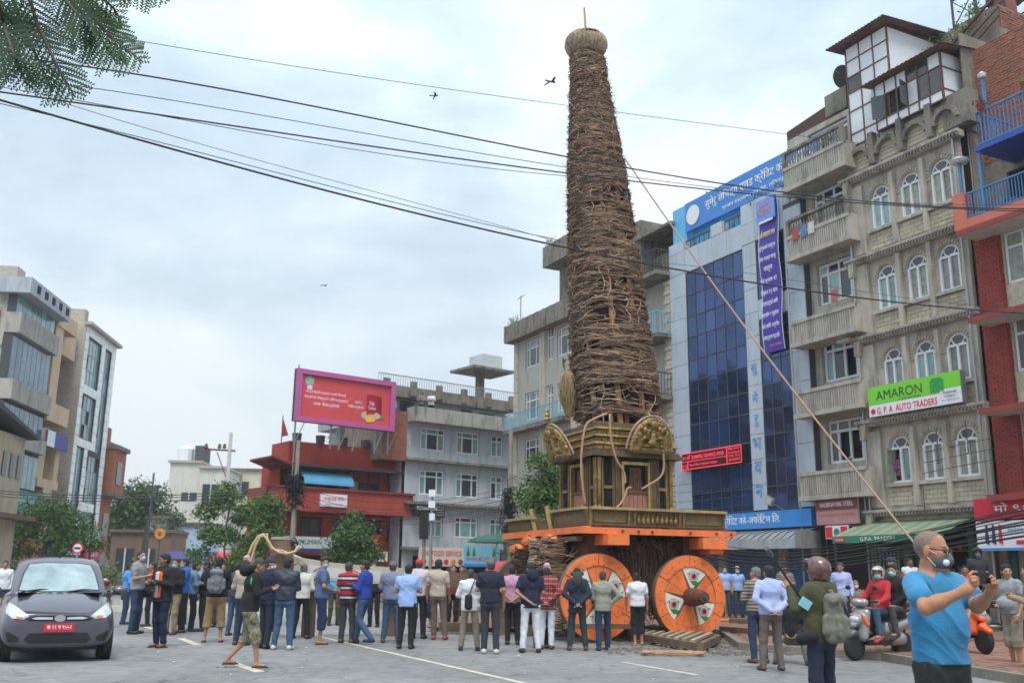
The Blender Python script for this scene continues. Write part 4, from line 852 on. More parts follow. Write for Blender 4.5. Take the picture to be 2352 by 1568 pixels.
awn = thing('shop_awning', 'faded green and cream striped canvas awning over the parts shop', 'awning', RO, RZ); mb.build('canvas', [M_AWN, mat('pale_green_stripe', srgb(98, 132, 106), .85, .15)], awn)
MB().box(5.75, 9.75, -1.37, -1.35, 2.42, 2.63).build('valance', M_AWG, awn); text('G.P.A. TRADERS', M_TXTW, awn, 7.5, -1.375, 2.47, w=1.3, h=.11, bold=.03); MB().box(5.85, 6.25, -1.38, -1.371, 2.46, 2.58).build('badge', M_REDL, awn); text('EXIDE', M_TXTW, awn, 6.05, -1.384, 2.49, w=.3, h=.06)
mb = MB(); mb.bar((5.78, -1.3, PZ), (5.78, -1.3, 2.6), .05).bar((9.7, -1.3, 2.6), (9.7, -.05, 2.9), .04); mb.build('pole', M_GREENP, awn)
shp = thing('shop_sign', 'narrow maroon sign above the dark doorway under the lowest balcony', 'sign', RO, RZ); MB().box(4.25, 6.0, -.5, -.42, 3.05, 3.85).build('board', mat('faded_pink_sign', srgb(170, 130, 130), .7, .1), shp); MB().box(4.25, 6.0, -.515, -.5, 3.5, 3.85).build('header', mat('maroon_sign_strip', srgb(120, 60, 60), .7, .1), shp); text('SALBINAYAK STEEL', M_TXTW, shp, 5.15, -.52, 3.6, w=1.4, h=.14, bold=.02); text('Pulchowk, Lalitpur, Tel. 5536661', M_REDL, shp, 5.15, -.505, 3.3, w=1.5, h=.08)
sh2 = thing('small_sign', 'small red and white square sign hanging under the maroon sign', 'sign', RO, RZ); MB().box(4.7, 5.65, -.6, -.56, 2.6, 3.0).build('board', M_SGW, sh2); MB().box(4.72, 5.0, -.61, -.6, 2.63, 2.97).box(5.35, 5.63, -.61, -.6, 2.63, 2.97).build('red_square', M_REDL, sh2); MB().lathe([(0, 0), (.12, 0), (.12, .01), (0, .01)], 14, Matrix.Translation((5.18, -.6, 2.8)) @ Matrix.Rotation(PI/2, 4, 'X')).build('green_figure', mat('teal_print', srgb(50, 130, 120), .7), sh2)
# ------------------------------------------------------------------ red brick house with blue balconies at the right edge
M_RBRK = mat('bright_red_facing_brick', srgb(142, 58, 52), .85, .15, 3, pv=.1); M_BLUEP = mat('blue_painted_steel', srgb(66, 122, 170), .5, .12, 3); M_BLUED = mat('deep_blue_painted_edge', srgb(40, 74, 160), .5, .1); M_SALM = mat('salmon_painted_parapet', srgb(196, 112, 92), .8, .1, 3); M_TERR = mat('cream_patterned_tile', srgb(180, 170, 150), .7, .25, 5)
rh = thing('brick_house', 'red brick house with blue railed balconies at the right edge of the picture', 'building', RO, RZ)
RF = [5.0, 7.6, 10.35]
facade('wall', 10.62, 15.5, 3.3, 11.1, [(11.45, 13.0, z-.55, z+.95) for z in (5.0, 7.4, 9.85)]+[(13.6, 15.0, z-.55, z+.95) for z in (5.0, 7.4, 9.85)], 0, .2, M_TERR, rh); backing(rh, 10.6, 15.5, .2, 11.1, .22)
MB().box(10.62, 15.5, 3.0, 10, .1, 11.0).build('block', M_MORT, rh)
for z in (5.0, 7.4, 9.85):
    window(rh, 11.47, 12.98, z-.53, z+.93, .08, (0, .36, .68, 1), .7, g=[M_PANE, M_PANEC, M_CURT], w=.07); window(rh, 13.62, 14.98, z-.53, z+.93, .08, (0, .5, 1), .7, g=[M_PANEC], w=.07)
MB().box(10.64, 11.35, -.1, -.001, 3.4, 11.1).build('pier', M_MORT, rh); brickwall(rh, 10.62, 11.37, 3.42, 11.1, -.11, m=M_RBRK, bh=.075, bw=.22)
for x in ( ): pass
brickwall(rh, -.1, .3, 3.42, 11.1, 0, ENDM(11.39), m=M_RBRK, bh=.075)
M_DRED = mat('dark_red_slab_edge', srgb(140, 62, 58), .8, .1); M_SOFF = mat('pale_soffit', srgb(180, 172, 165), .9, .1, stain=.4, stain_col=srgb(120, 112, 104))
for z, xo in ((5.7, 10.9), (8.22, 10.85), (10.75, 10.75), (3.42, 10.9)):
    MB().box(xo, 15.5, -.95, 0, z, z+.14).build('slab', M_SOFF, rh); MB().box(xo-.01, 15.51, -.97, -.94, z+.0, z+.15).build('slab_edge', M_DRED, rh)
MB().box(10.75, 15.5, -.95, -.8, 10.9, 11.15).box(10.72, 11.08, -.97, -.6, 10.9, 11.95).box(13.0, 13.3, -.97, -.7, 10.9, 12.2).build('parapet', M_SALM, rh)
rail(rh, 11.08, 13.0, -.88, -.88, 11.15, 11.9, M_BLUEP, 20); rail(rh, 13.3, 15.5, -.88, -.88, 11.15, 11.9, M_BLUEP, 20)
facade('upper_wall', 10.62, 15.5, 10.9, 17, [(11.3, 13.0, 11.0, 12.8)], .7, .1, M_MORT, rh); backing(rh, 11.2, 13.1, 10.9, 12.9, .85); brickwall(rh, 10.62, 15.5, 13.3, 17, .69)
MB().box(11.6, 15.5, -.98, .7, 12.95, 13.1).build('upper_slab', M_BLUED, rh); rail(rh, 11.7, 15.5, -.9, -.9, 13.1, 14.1, M_BLUEP, 32); rail(rh, 11.7, 11.7, -.9, .6, 13.1, 14.1, M_BLUEP, 10)
for x, z0, z1 in ((11.0, 11.9, 12.9), (11.65, 11.15, 12.95), (13.2, 12.2, 12.95), (12.0, 14.1, 15.1)): piece('post', M_BLUEP, rh, x-.035, x+.035, -.92, -.85, z0, z1)
MB().lathe([(0, .12), (.16, .08), (.26, 0), (.2, -.08), (0, -.1)], 16, Matrix.Translation((11.0, -.85, 12.95))).build('lamp_globe', mat('milky_lamp_glass', srgb(190, 200, 205), .3, .05), rh); MB().lathe([(0, .1), (.12, 0), (.1, -.1), (0, -.12)], 14, Matrix.Translation((12.0, -.9, 15.15))).build('lamp_globe', MATS['milky_lamp_glass'], rh)
for (x, z) in ((11.9, 14.12), (13.3, 14.14)):
    p = thing('flower_pot', 'red clay flower pot with trailing plant '+('at the corner of' if x < 12.5 else 'farther along')+' the upper blue railing', 'flower pot', RO, RZ, 'flower pots on the blue railing'); MB().lathe([(.1, 0), (.16, .16), (.14, .16)], 12, Matrix.Translation((x, -.9, z))).build('pot', mat('terracotta', srgb(160, 62, 45), .8, .1), p); plant(p, x, -.9, z+.1, .18, M_LEAF[0], 60, 'leaves')
MB().lathe([(.0, 0), (.28, 0), (.28, .55), (0, .6)], 16, Matrix.Translation((12.2, -.4, 10.9))).build('water_drum', M_BLUED, rh)
gs = thing('shop_sign', 'red and white shop signs under the slab of the brick house', 'sign', RO, RZ)
MB().box(10.3, 15, -.75, -.68, 2.95, 3.5).build('red_board', mat('crimson_sign', srgb(190, 36, 60), .6, .05), gs); text('मो ९० रु', M_TXTW, gs, 11.6, -.76, 3.05, w=1.4, h=.32, bold=.03)
MB().box(10.35, 14.2, -.8, -.74, 2.15, 2.9).build('white_board', M_SGW, gs); MB().box(10.36, 14.2, -.81, -.8, 2.16, 2.22).build('blue_line', M_FASCB, gs)
for x, c in ((10.6, 'a'), (10.8, 'b'), (11.0, 'c')): MB().prism([(x, 2.35), (x+.12, 2.3), (x+.1, 2.8), (x+.04, 2.82)], -.815, -.801).build('bottle_print', M_NAVYL if c != 'c' else M_REDL, gs)
text('Jedals', M_FASCB, gs, 11.5, -.81, 2.6, w=.45, h=.14, bold=.02); MB().box(11.5, 11.9, -.815, -.801, 2.3, 2.4).box(11.95, 12.1, -.815, -.801, 2.6, 2.8).build('red_print', M_REDL, gs)
piece('shop_pier', M_OLDC, rh, 10.5, 10.75, -.2, .0, PZ, 3.0); piece('shop_pier', M_OLDC, rh, 13.2, 13.5, -.2, 0, PZ, 3.0); MB().box(10.95, 13.2, -.05, .02, PZ, 2.9).build('shop_shutter', mat('faded_grey_door', srgb(140, 138, 135), .7, .1), rh); MB().box(10.76, 10.94, -.12, -.02, PZ, 2.9).build('door_post', M_GREENP, rh)
# ------------------------------------------------------------------ beige apartment house behind the chariot
M_BEI = mat('beige_grey_plaster', srgb(170, 168, 158), .9, .08, 1, stain=.4, stain_col=srgb(120, 118, 110)); M_QUO = mat('cream_rusticated_blocks', srgb(184, 176, 158), .9, .08, 2, pv=.08); M_TRAIL = mat('turquoise_painted_rail', srgb(120, 172, 192), .5, .08); M_REDW = mat('red_brown_timber', srgb(120, 54, 44), .7, .15)
bh = thing('apartment_house', 'beige apartment house with turquoise balcony rails standing behind the tower', 'building', RO, RZ)
hs = [(-16.9, -15.4, z, z+1.45) for z in (6.75, 9.2, 12.0)]+[(-14.6, -13.9, z, z+1.7) for z in (9.0, 12.0)]+[(-13.5, -12.2, z, z+1.45) for z in (6.75, 9.2, 12.0)]+[(-11.5, -10.2, z, z+1.45) for z in (6.75, 9.2, 12.0, 14.7)]
facade('wall', -18.1, -6.5, 0.1, 14.0, hs, 0, .25, M_BEI, bh); backing(bh, -18.1, -6.5, .1, 14, .27)
MB().box(-18.1, -3.95, .3, 11, .1, 13.7).build('block', M_BEI, bh)
for h_ in hs:
    if h_[3] < 14: window(bh, h_[0]+.02, h_[1]-.02, h_[2]+.02, h_[3]-.02, .1, (0, .25, .75, 1) if h_[1]-h_[0] > 1 else (0, .5, 1), .7, g=[M_PANE, M_PANEC], w=.06)
for x0 in (-18.1, -15.15, -14.95, -12.0):
    for i in range(18 if x0 == -18.1 else 0):
        z = .5+i*.74; piece('block', M_QUO, bh, x0-.03, x0+.4, -.06, 0, z+.01, z+.72)
    if x0 != -18.1: MB().box(x0, x0+.28, -.1, 0, 3, 13.7).build('pilaster', M_QUO, bh)
op = MB().box(-18.4, -11.5, -.55, .3, 13.62, 13.77).box(-18.4, -11.5, -.55, -.43, 13.77, 14.55).box(-18.4, -18.28, -.55, .3, 13.77, 14.55)
for i in range(10): x = -18.3+i*.72; op.box(x, x+.12, -.61, -.55, 13.77, 14.55)
op.box(-14.5, -11.9, -.3, 8, 16.9, 18.0).box(-12.3, -6.3, .2, 8, 14.0, 17.0).box(-14.3, -12.3, .6, 8, 13.85, 16.9); op.build('roof_parapet', M_OLDC, bh)
plant(bh, -17.9, -.2, 14.7, .35, M_LEAF[0], 120); plant(bh, -14.2, 0, 18.1, .35, M_LEAF[1], 110); plant(bh, -13.2, .3, 18.1, .3, M_LEAF[0], 90)
MB().bar((-17.5, 0, 14.8), (-17.5, 0, 16.2), .04).bar((-17.9, 0, 16.1), (-17.0, 0, 16.15), .03).build('aerial', M_STEEL, bh)
MB().box(-18.3, -12.0, -.6, 0, 8.6, 8.8).build('balcony_slab', M_OLDC, bh); rail(bh, -18.25, -12.0, -.55, -.55, 8.8, 9.6, M_TRAIL, 46); rail(bh, -18.25, -18.25, -.55, 0, 8.8, 9.6, M_TRAIL, 5)
# right part: recessed balconies with rails
facade('wall', -6.5, -3.95, .1, 13.9, [(-6.0, -4.5, z, z+2.0) for z in (8.9, 11.5, 6.3)], .5, .2, M_BEI, bh); backing(bh, -6.4, -4.1, 5, 13.9, .72)
for z in (6.3, 8.9, 11.5): window(bh, -5.98, -4.52, z+.02, z+1.98, .6, (0, .3, .65, 1), .8, m=M_REDW, g=[M_PANE, M_GREENG], w=.08); MB().box(-6.3, -4.3, .44, .5, z+2.0, z+2.25).build('lintel', M_REDW, bh)
for k_, (z, m) in enumerate(((11.15, M_TRAIL), (8.55, M_JOINT), (13.85, M_OLDC), (6.0, M_JOINT))):
    MB().box(-6.5, -3.85, -.75, .5, z-.16, z).build('balcony_slab', M_OLDC, bh); rail(bh, -6.45, -3.95, -.7, -.7, z, z+.95, m if k_ != 2 else M_JOINT, 16); rail(bh, -3.95, -3.95, -.7, .4, z, z+.95, m if k_ != 2 else M_JOINT, 7)
MB().box(-6.3, -4.3, -.62, -.6, 8.6, 9.0).build('red_cloth', M_REDW, bh)
for i in range(66): z = .3+i*.2; piece('block', M_QUO, bh, -4.35 if i % 2 else -4.3, -3.93, -.05 if i % 2 else -.02, .5, z+.012, z+.19)
MB().box(-6.6, -3.9, .8, 6, 13.9, 15.2).box(-7.0, -3.8, .0, 3, 16.0, 16.12).box(-6.4, -6.2, .5, .7, 14, 16).box(-4.2, -4.0, .5, .7, 14, 16).build('roof_shelter', M_OLDC, bh)
# ------------------------------------------------------------------ pale blue-grey house and red restaurant across the junction
M_PBL = mat('pale_blue_grey_plaster', srgb(176, 183, 190), .9, .06, .8, stain=.5, stain_col=srgb(112, 116, 116)); M_REDP = mat('brick_red_painted_wall', srgb(164, 68, 56), .85, .12, 1.2, stain=.35, stain_col=srgb(96, 36, 32)); M_REDP2 = mat('dark_red_wall', srgb(124, 54, 46), .85, .15, 1.5, stain=.3, stain_col=srgb(70, 30, 28))
gh = thing('plastered_house', 'four storey pale blue grey house with dark stained roof parapet', 'building', GO, GZ)
ws = []
for z0, z1 in ((8.0, 9.3), (5.55, 6.95), (3.3, 4.5)): ws += [(-6.35, -4.7, z0, z1), (-3.9, -2.3, z0, z1), (-1.45, -.55, z0, z1)]
facade('wall', -7.3, .45, 0, 9.7, ws+[(-6.6, -4.2, 0, 2.3), (-3.7, -.6, 0, 2.3)], 0, .25, M_PBL, gh); backing(gh, -7.3, .45, 0, 9.7, .3); MB().box(-7.3, .45, .32, 9, 0, 9.7).build('block', M_PBL, gh)
for w_ in ws:
    nar = w_[1]-w_[0] < 1.2; window(gh, w_[0]+.02, w_[1]-.02, w_[2]+.02, w_[3]-.02, .1, (0, .5, 1) if nar else (0, .25, .72, 1), .74 if not nar else .72, g=[M_PANE, M_PANEC, M_GREENG], w=.08)
for z in (7.35, 5.0, 2.6): MB().box(-7.4, .5, -.45, 0, z, z+.14).build('ledge', M_OLDC, gh)
MB().box(-7.3, .5, -.9, 0, 9.45, 9.62).box(-7.3, .5, -.9, -.78, 9.62, 10.25).box(-7.3, -7.15, -.9, 0, 9.62, 10.25).build('balcony', mat('stained_light_concrete', srgb(160, 158, 150), .9, .1, 1, stain=.7, stain_col=srgb(70, 70, 66)), gh)
MB().box(-8.6, .45, 1.1, 8, 9.6, 10.95).build('upper_storey', M_PBL, gh); MB().box(-7.1, -6.2, 1.05, 1.1, 9.8, 10.8).box(-2.9, -2.1, 1.05, 1.1, 10.2, 10.75).box(-1.6, -.5, 1.05, 1.1, 10.15, 10.7).build('dark_window', M_PANE, gh)
rp = MB().box(-8.9, .6, .3, .45, 10.98, 11.5).box(-8.9, .6, .3, 8, 10.88, 10.98)
for i in range(6): rp.box(-8.7+i*1.75, -8.35+i*1.75, .15, .35, 10.98, 11.8)
rp.build('roof_parapet', M_OLDC, gh); rail(gh, -8.9, .6, .5, .5, 11.45, 12.1, mat('thin_pale_steel', (.3, .32, .33), .5, .1, metal=.5), 60)
ts = MB().box(-2.2, .9, .8, 3.4, 13.4, 13.55).box(-1.1, -.7, 1.8, 2.2, 11.5, 13.4); ts.build('tank_stand', M_OLDC, gh); MB().box(-1.3, .2, 1.2, 2.6, 13.55, 14.4).build('tank', mat('pale_metal_tank', srgb(190, 196, 200), .5, .1), gh)
MB().box(-8.9, -7.3, -.1, 4, 7.3, 10.0).build('brick_side', M_MORT, gh); brickwall(gh, -8.9, -7.3, 7.3, 10.0, -.11, bw=.3, bh=.12); MB().box(-8.6, -7.3, 3.8, 6, 0, 7.3).build('rear_wall', M_MORT, gh)
MB().lathe([(0, 0), (.3, 0), (.3, .3), (0, .35)], 16, Matrix.Translation((-7.8, 1.0, 10.5)) @ Matrix.Rotation(PI/2, 4, 'X')).build('round_tank', M_PVC, gh)
RRO = GO+Matrix.Rotation(GZ, 3, 'Z') @ Vector((1.15, 2.2, 0)); rr = thing('restaurant_building', 'brick red two storey restaurant building with flat roof and curved blue awning', 'building', RRO, GZ)
facade('ground_wall', -15.0, -7.0, 0, 4.3, [(-13.9, -12.6, 3.15, 4.15), (-12.0, -10.6, 3.15, 4.15), (-10.2, -9.0, 3.15, 4.15), (-8.7, -7.5, 3.05, 4.1), (-14.2, -9.0, 0, 2.2)], -.9, .2, M_REDP, rr); backing(rr, -15, -7, 0, 4.3, -.68); MB().box(-15, -7, -.66, 1.6, 0, 7.0).build('block', M_REDP, rr)
for a in (-13.9, -12.0, -10.2, -8.7): window(rr, a+.02, a+1.2, 3.17, 4.08, -.85, (0, .5, 1), None, m=M_REDW, g=[M_PANE], w=.06)
MB().box(-16.4, -8.0, -2.4, -.6, 4.35, 4.5).box(-16.4, -8.0, -2.4, -2.25, 4.5, 5.45).box(-16.4, -16.25, -2.4, 0, 4.5, 5.45).box(-8.15, -8.0, -2.4, 0, 4.5, 5.45).build('lower_parapet', M_REDP, rr); MB().box(-16.5, -7.9, -2.5, -2.2, 5.45, 5.55).build('coping', M_REDP2, rr)
MB().box(-15.6, -7.0, -1.6, .5, 6.75, 6.9).box(-14.8, -7.2, -1.2, -1.05, 6.9, 7.95).box(-14.8, -14.65, -1.2, 1, 6.9, 7.95).box(-7.35, -7.2, -1.2, 1, 6.9, 7.95).build('upper_parapet', M_REDP, rr); MB().box(-15.9, -6.9, -2.0, -1.2, 6.62, 6.72).build('eave', M_JOINT, rr)
MB().hexa([(-16.2, -2.3, 6.9), (-14.9, -2.3, 6.5), (-14.9, .5, 6.5), (-16.2, .5, 6.9), (-16.2, -2.3, 7.0), (-14.9, -2.3, 6.6), (-14.9, .5, 6.6), (-16.2, .5, 7.0)]).build('side_eave', M_REDP2, rr)
M_CRM = mat('cream_board', srgb(190, 180, 150), .8, .1); M_NVP = mat('navy_pane', (.02, .03, .09), .3, .2)
for i, (m_, z0, z1) in enumerate(((M_NVP, 5.6, 6.1), (M_CRM, 5.6, 6.15), (M_NVP, 5.6, 6.1), (M_NVP, 5.6, 6.1), (M_REDP, 5.6, 6.1), (M_NVP, 5.6, 6.1), (M_REDP, 5.6, 6.1))): piece('pane', m_, rr, -11.6+i*.62, -11.1+i*.62, -.72, -.69, z0-.05, z1)
for i in range(8): piece('window_post', M_REDW, rr, -11.72+i*.62, -11.64+i*.62, -.78, -.68, 5.4, 6.65)
MB().box(-15, -11.8, -.72, -.68, 5.0, 6.6).build('recess_shade_panel', M_DARK, rr)  # near-black panel on the solid wall, recess shade put into its colour
am = MB(); n_ = 8
for i in range(n_):
    a0, a1 = PI/2*i/n_, PI/2*(i+1)/n_; q = lambda a: (-.9-1.1*math.sin(a), 5.75+.75*math.cos(a)); (ya, za), (yb_, zb_) = q(a0), q(a1); am.add([(-14.3, ya, za), (-11.4, ya, za), (-11.4, yb_, zb_), (-14.3, yb_, zb_)], [(0, 3, 2, 1)])
am.build('awning', M_TURQ, rr, smooth=True)
for i in range(6): tag(MB().lathe([(0, 0), (.22, 0), (.26, .42), (.2, .42), (0, .38)], 12).build('planter', M_JOINT, None, loc=RRO+Matrix.Rotation(GZ, 3, 'Z') @ Vector((-14.4+i*1.35, -1.1, 7.95))), ('first','second','third','fourth','fifth','sixth')[i]+' dark planter tub from the left on the red parapet under the billboard', 'planter', 'planters along the red parapet')
plant(rr, -9.0, -.9, 8.4, .45, M_LEAF[2], 120); plant(rr, -12.4, -1, 8.2, .25, M_LEAF[0], 60); plant(rr, -7.8, -1, 7.95, .25, M_LEAF[0], 60)
MB().bar((-15.3, -1.2, 6.9), (-15.3, -1.2, 9.2), .04).add([(-15.3, -1.2, 9.1), (-14.95, -1.25, 8.2), (-15.3, -1.2, 8.1)], [(0, 1, 2)]).build('flag', mat('faded_red_flag', srgb(150, 70, 80), .9, .1), rr)
def board(label, x0, x1, z0, z1, y, col, rx=GO, rz=GZ, cat='sign', th=.12, name='shop_sign'):
    t_ = thing(name, label, cat, rx, rz); MB().box(x0, x1, y, y+th, z0, z1).build('board', col, t_); return t_
t_ = board('white sign with red script on the lower red parapet', -12.4, -10.9, 4.62, 5.25, -.32, M_SGW); text('दाजुभाइ चिया', M_REDL, t_, -11.65, -.33, 4.88, w=1.2, h=.25, bold=.03); text('रेस्टुरेन्ट पुल्चोक', M_NAVYL, t_, -11.65, -.33, 4.68, w=1.0, h=.1)
t_ = board('pale grey green awning sign with a blue stripe reading HUMAN TAILOR', -14.2, -9.8, 2.35, 3.1, .1, mat('pale_grey_green_sign', srgb(178, 192, 186), .6, .05)); MB().box(-14.2, -9.8, .07, .1, 2.35, 2.52).build('blue_stripe', M_NAVYL, t_); text('HUMAN TAILORS', M_NAVYL, t_, -11.9, .09, 2.72, w=2.6, h=.24)
t_ = board('bright red sign half hidden behind the street tree', -10.3, -8.7, 2.55, 3.3, .1, M_REDL); text('नमस्ते क्याफे', M_TXTW, t_, -9.4, .09, 2.8, w=1.2, h=.25, bold=.02)
t_ = board('white sign reading Style in teal letters', -9.6, -8.2, 1.95, 2.45, -.05, M_SGW); text('Style', mat('teal_lettering', srgb(20, 90, 110), .6, 0), t_, -8.75, -.06, 2.05, w=.9, h=.32, bold=.03)
t_ = board('cream food shop sign with red capital letters', -6.5, -3.6, 1.75, 2.75, -.5, mat('cream_sign', srgb(205, 200, 188), .6, .1)); text('N.K. FOOD SERVICE', M_REDL, t_, -5.05, -.51, 2.3, w=2.6, h=.27, bold=.03)
for i in range(6): MB().lathe([(0, 0), (.16, 0), (.16, .01), (0, .01)], 10, Matrix.Translation((-6.2+i*.48, -.5, 1.98)) @ Matrix.Rotation(PI/2, 4, 'X')).build('food_picture', [M_REDL, M_ORG, mat('brown_food', srgb(130, 70, 40), .7, .2)][i % 3], t_)
t_ = board('light blue sign with green trees and red script beside the food sign', -3.6, -1.1, 1.75, 2.9, -.5, mat('sky_blue_sign', srgb(120, 190, 215), .6, .1, 2)); text('काठमाडौं टि हाउस', M_REDL, t_, -2.35, -.51, 2.05, w=2.2, h=.25, bold=.02); MB().box(-3.6, -1.1, -.52, -.5, 1.76, 1.92).build('blue_strip', M_FASCB, t_)
for x in (-3.3, -2.9, -1.5): MB().prism([(x-.12, 2.35), (x+.12, 2.35), (x, 2.85)], -.52, -.501).build('tree_print', M_LEAF[0], t_)
t_ = board('black sign with white capital letters at the corner of the grey house', -7.0, -5.0, 4.35, 5.0, -.6, M_LEDB); text('TECHNO SIGN', M_TXTW, t_, -6.2, -.61, 4.7, w=1.3, h=.18, bold=.02)
for i in range(4): text('Printing Press', M_TXTW, t_, -5.3, -.61, 4.85-.14*i, w=.5, h=.07)
# billboard
M_PINK = mat('magenta_pink_steel_frame', srgb(182, 92, 148), .6, .06); M_BRED = mat('red_billboard_print', srgb(204, 74, 80), .6, .10, .6)
bbd = thing('billboard', 'large red billboard in a magenta frame on the roof of the red building', 'billboard', GO, GZ)
BX0, BX1, BZ0, BZ1, BY = -14.35, -8.55, 8.72, 11.4, -.7
MB().box(BX0, BX1, BY, BY+.25, BZ0, BZ1).build('panel', M_JOINT, bbd); MB().box(BX0+.3, BX1-.3, BY-.01, BY, BZ0+.27, BZ1-.27).build('poster', M_BRED, bbd)
MB().box(BX0, BX1, BY-.14, BY, BZ0, BZ0+.25).box(BX0, BX1, BY-.14, BY, BZ1-.25, BZ1).box(BX0, BX0+.28, BY-.14, BY, BZ0+.25, BZ1-.25).box(BX1-.28, BX1, BY-.14, BY, BZ0+.25, BZ1-.25).build('frame', M_PINK, bbd)
M_PKT = mat('pale_pink_lettering', srgb(240, 205, 220), .6, 0)
for i, (s_, x, z, w_) in enumerate((('अन्तर्राष्ट्रिय गुणस्तर भएको चियाको', -12.65, 10.2, 2.3), ('वैज्ञानिक बिस्कुटको लागि सम्झनुहोस्', -12.6, 9.92, 2.5), ('अब बेकर्समा', -12.6, 9.58, 1.5), ('स्वादिलो', -10.75, 9.95, .45), ('पौष्टिकतत्वयुक्त', -10.9, 9.7, .95))): text(dev(s_), M_PKT, bbd, x, BY-.012, z, w=w_, h=.2 if i != 2 else .25, bold=.035)
mg = MB().prism([(-13.8, 10.65), (-13.4, 10.65), (-13.35, 10.95), (-13.6, 11.08), (-13.85, 10.95)], BY-.02, BY-.011); mg.build('crest', mat('pale_green_crest', srgb(150, 190, 170), .6, .2, 9), bbd); MB().box(-13.72, -13.45, BY-.02, BY-.011, 10.4, 10.62).build('crest_text', M_PKT, bbd)
MB().box(-10.25, -9.6, BY-.03, BY-.011, 9.45, 10.55).build('packet_picture', mat('deep_red_packet', srgb(165, 25, 40), .5, .2, 4), bbd); MB().box(-9.6, -9.35, BY-.03, BY-.011, 9.5, 10.5).build('packet_side', mat('dark_red_packet', srgb(130, 20, 32), .5, .2, 4), bbd)
text('Yak', M_PKT, bbd, -9.95, BY-.035, 9.98, w=.35, h=.22, bold=.03); text('Cookies', M_PKT, bbd, -9.93, BY-.035, 9.76, w=.45, h=.18, bold=.03)
for i, (x, z, r_, m_) in enumerate(((-10.3, 9.42, .26, M_CRM), (-9.95, 9.3, .28, mat('golden_biscuit', srgb(225, 185, 90), .7, .2, 6)), (-9.62, 9.45, .22, M_CRM), (-10.1, 9.22, .2, MATS['golden_biscuit']))): MB().lathe([(0, 0), (r_, 0), (r_, .008), (0, .008)], 16, Matrix.Translation((x, BY-.02-.003*i, z)) @ Matrix.Diagonal((1, 1, .75, 1)) @ Matrix.Rotation(PI/2, 4, 'X')).build('biscuit_picture', m_, bbd)
ht = [(-11.35+.55*math.cos(t_*PI/10)*0+.42*(16*math.sin(t_*PI/10)**3)/16+.4, BY-.016, 9.85+.42*(13*math.cos(t_*PI/10)-5*math.cos(t_*PI/5)-2*math.cos(.3*PI*t_)-math.cos(.4*PI*t_))/16) for t_ in range(21)]
MB().tube(ht, .018, 4, caps=False).build('heart_outline', M_ORG, bbd); MB().box(-9.5, -9.15, BY-.03, BY-.011, 9.3, 9.42).build('green_strip', M_AWG, bbd)
mb = MB()
for x in (-14.2, -12.2, -11.7, -10.9, -9.6, -8.8): mb.bar((x, BY+.1, 7.5), (x, BY+.1, BZ0), .07); mb.bar((x, BY+.1, 7.6), (x+.5, BY+.1, BZ0), .035)
mb.bar((-14.25, BY-.02, 6.0), (-14.25, BY-.02, 11.6), .05); mb.build('stand', M_STEEL, bbd)
# ------------------------------------------------------------------ left side of the street
M_ROUGHC = mat('rough_grey_concrete', srgb(176, 169, 158), .95, .12, .7, stain=.55, stain_col=srgb(134, 129, 121), bump=.5, vstretch=2.5); M_TILEW = mat('white_wall_tile', srgb(240, 240, 238), .45, .05, 1, pv=.05, stain=.3, stain_col=srgb(170, 170, 166)); M_PEACH = mat('tan_plaster', srgb(206, 180, 152), .9, .08, 1, stain=.3, stain_col=srgb(130, 112, 96))
lw = thing('tiled_office_block', 'slim six storey block with white tiled front and bare concrete side wall', 'building', LO, LZ)
hw = [(.25, 3.0, 13.0, 16.1), (.3, 3.0, 9.6, 12.4), (3.9, 5.3, 9.0, 16.1), (.2, 1.7, 3.5, 9.0), (2.5, 5.3, 5.6, 8.7), (2.5, 5.3, 2.6, 5.0), (.2, 5.3, .1, 2.3)]
facade('wall', -.4, 6.3, 0, 17.0, hw, 0, .3, M_JOINT, lw); MB().box(-.4, 6.3, .32, 12, 0, 16.7).build('block', M_ROUGHC, lw); MB().box(-.45, -.4, -.0, 12, 0, 16.9).build('side_wall', M_ROUGHC, lw)
for w_ in hw[:-1]:
    n = max(2, round((w_[1]-w_[0])/.7)); m_ = max(2, round((w_[3]-w_[2])/1.0)); fr_ = MB()
    for i in range(n+1): x = w_[0]+(w_[1]-w_[0])*i/n; fr_.box(x-.04, x+.04, .1, .17, w_[2], w_[3])
    for j in range(m_+1): z = w_[2]+(w_[3]-w_[2])*j/m_; fr_.box(w_[0], w_[1], .095, .165, z-.04, z+.04)
    f = fr_.build('window', MATS['thin_pale_steel'], lw)
    for i in range(n):
        for j in range(m_):
            op = random.random() < .12; piece('pane', M_DARK if op else M_GREENG, f, w_[0]+(w_[1]-w_[0])*i/n+.04, w_[0]+(w_[1]-w_[0])*(i+1)/n-.04, .12, .14, w_[2]+(w_[3]-w_[2])*j/m_+.04, w_[2]+(w_[3]-w_[2])*(j+1)/m_-.04)
def tilefill(x0, x1, z0, z1, st=.62):
    nx = max(1, round((x1-x0)/.9)); nz = max(1, round((z1-z0)/st))
    for i in range(nx):
        for j in range(nz): piece('tile', M_TILEW, lw, x0+(x1-x0)*i/nx+.015, x0+(x1-x0)*(i+1)/nx-.015, -.04+random.uniform(-.006, .006), 0, z0+(z1-z0)*j/nz+.015, z0+(z1-z0)*(j+1)/nz-.015)
tilefill(-.4, .2, 2.3, 17.0); tilefill(5.35, 6.3, 0, 17.0); tilefill(3.05, 3.85, 9.0, 16.2); tilefill(1.75, 2.45, 2.4, 9.0); tilefill(.2, 3.0, 12.4, 13.0); tilefill(.2, 5.35, 16.15, 17.0); tilefill(.2, 3.85, 9.0, 9.55); tilefill(2.5, 5.3, 5.0, 5.6); tilefill(.2, 1.7, 2.4, 3.4)
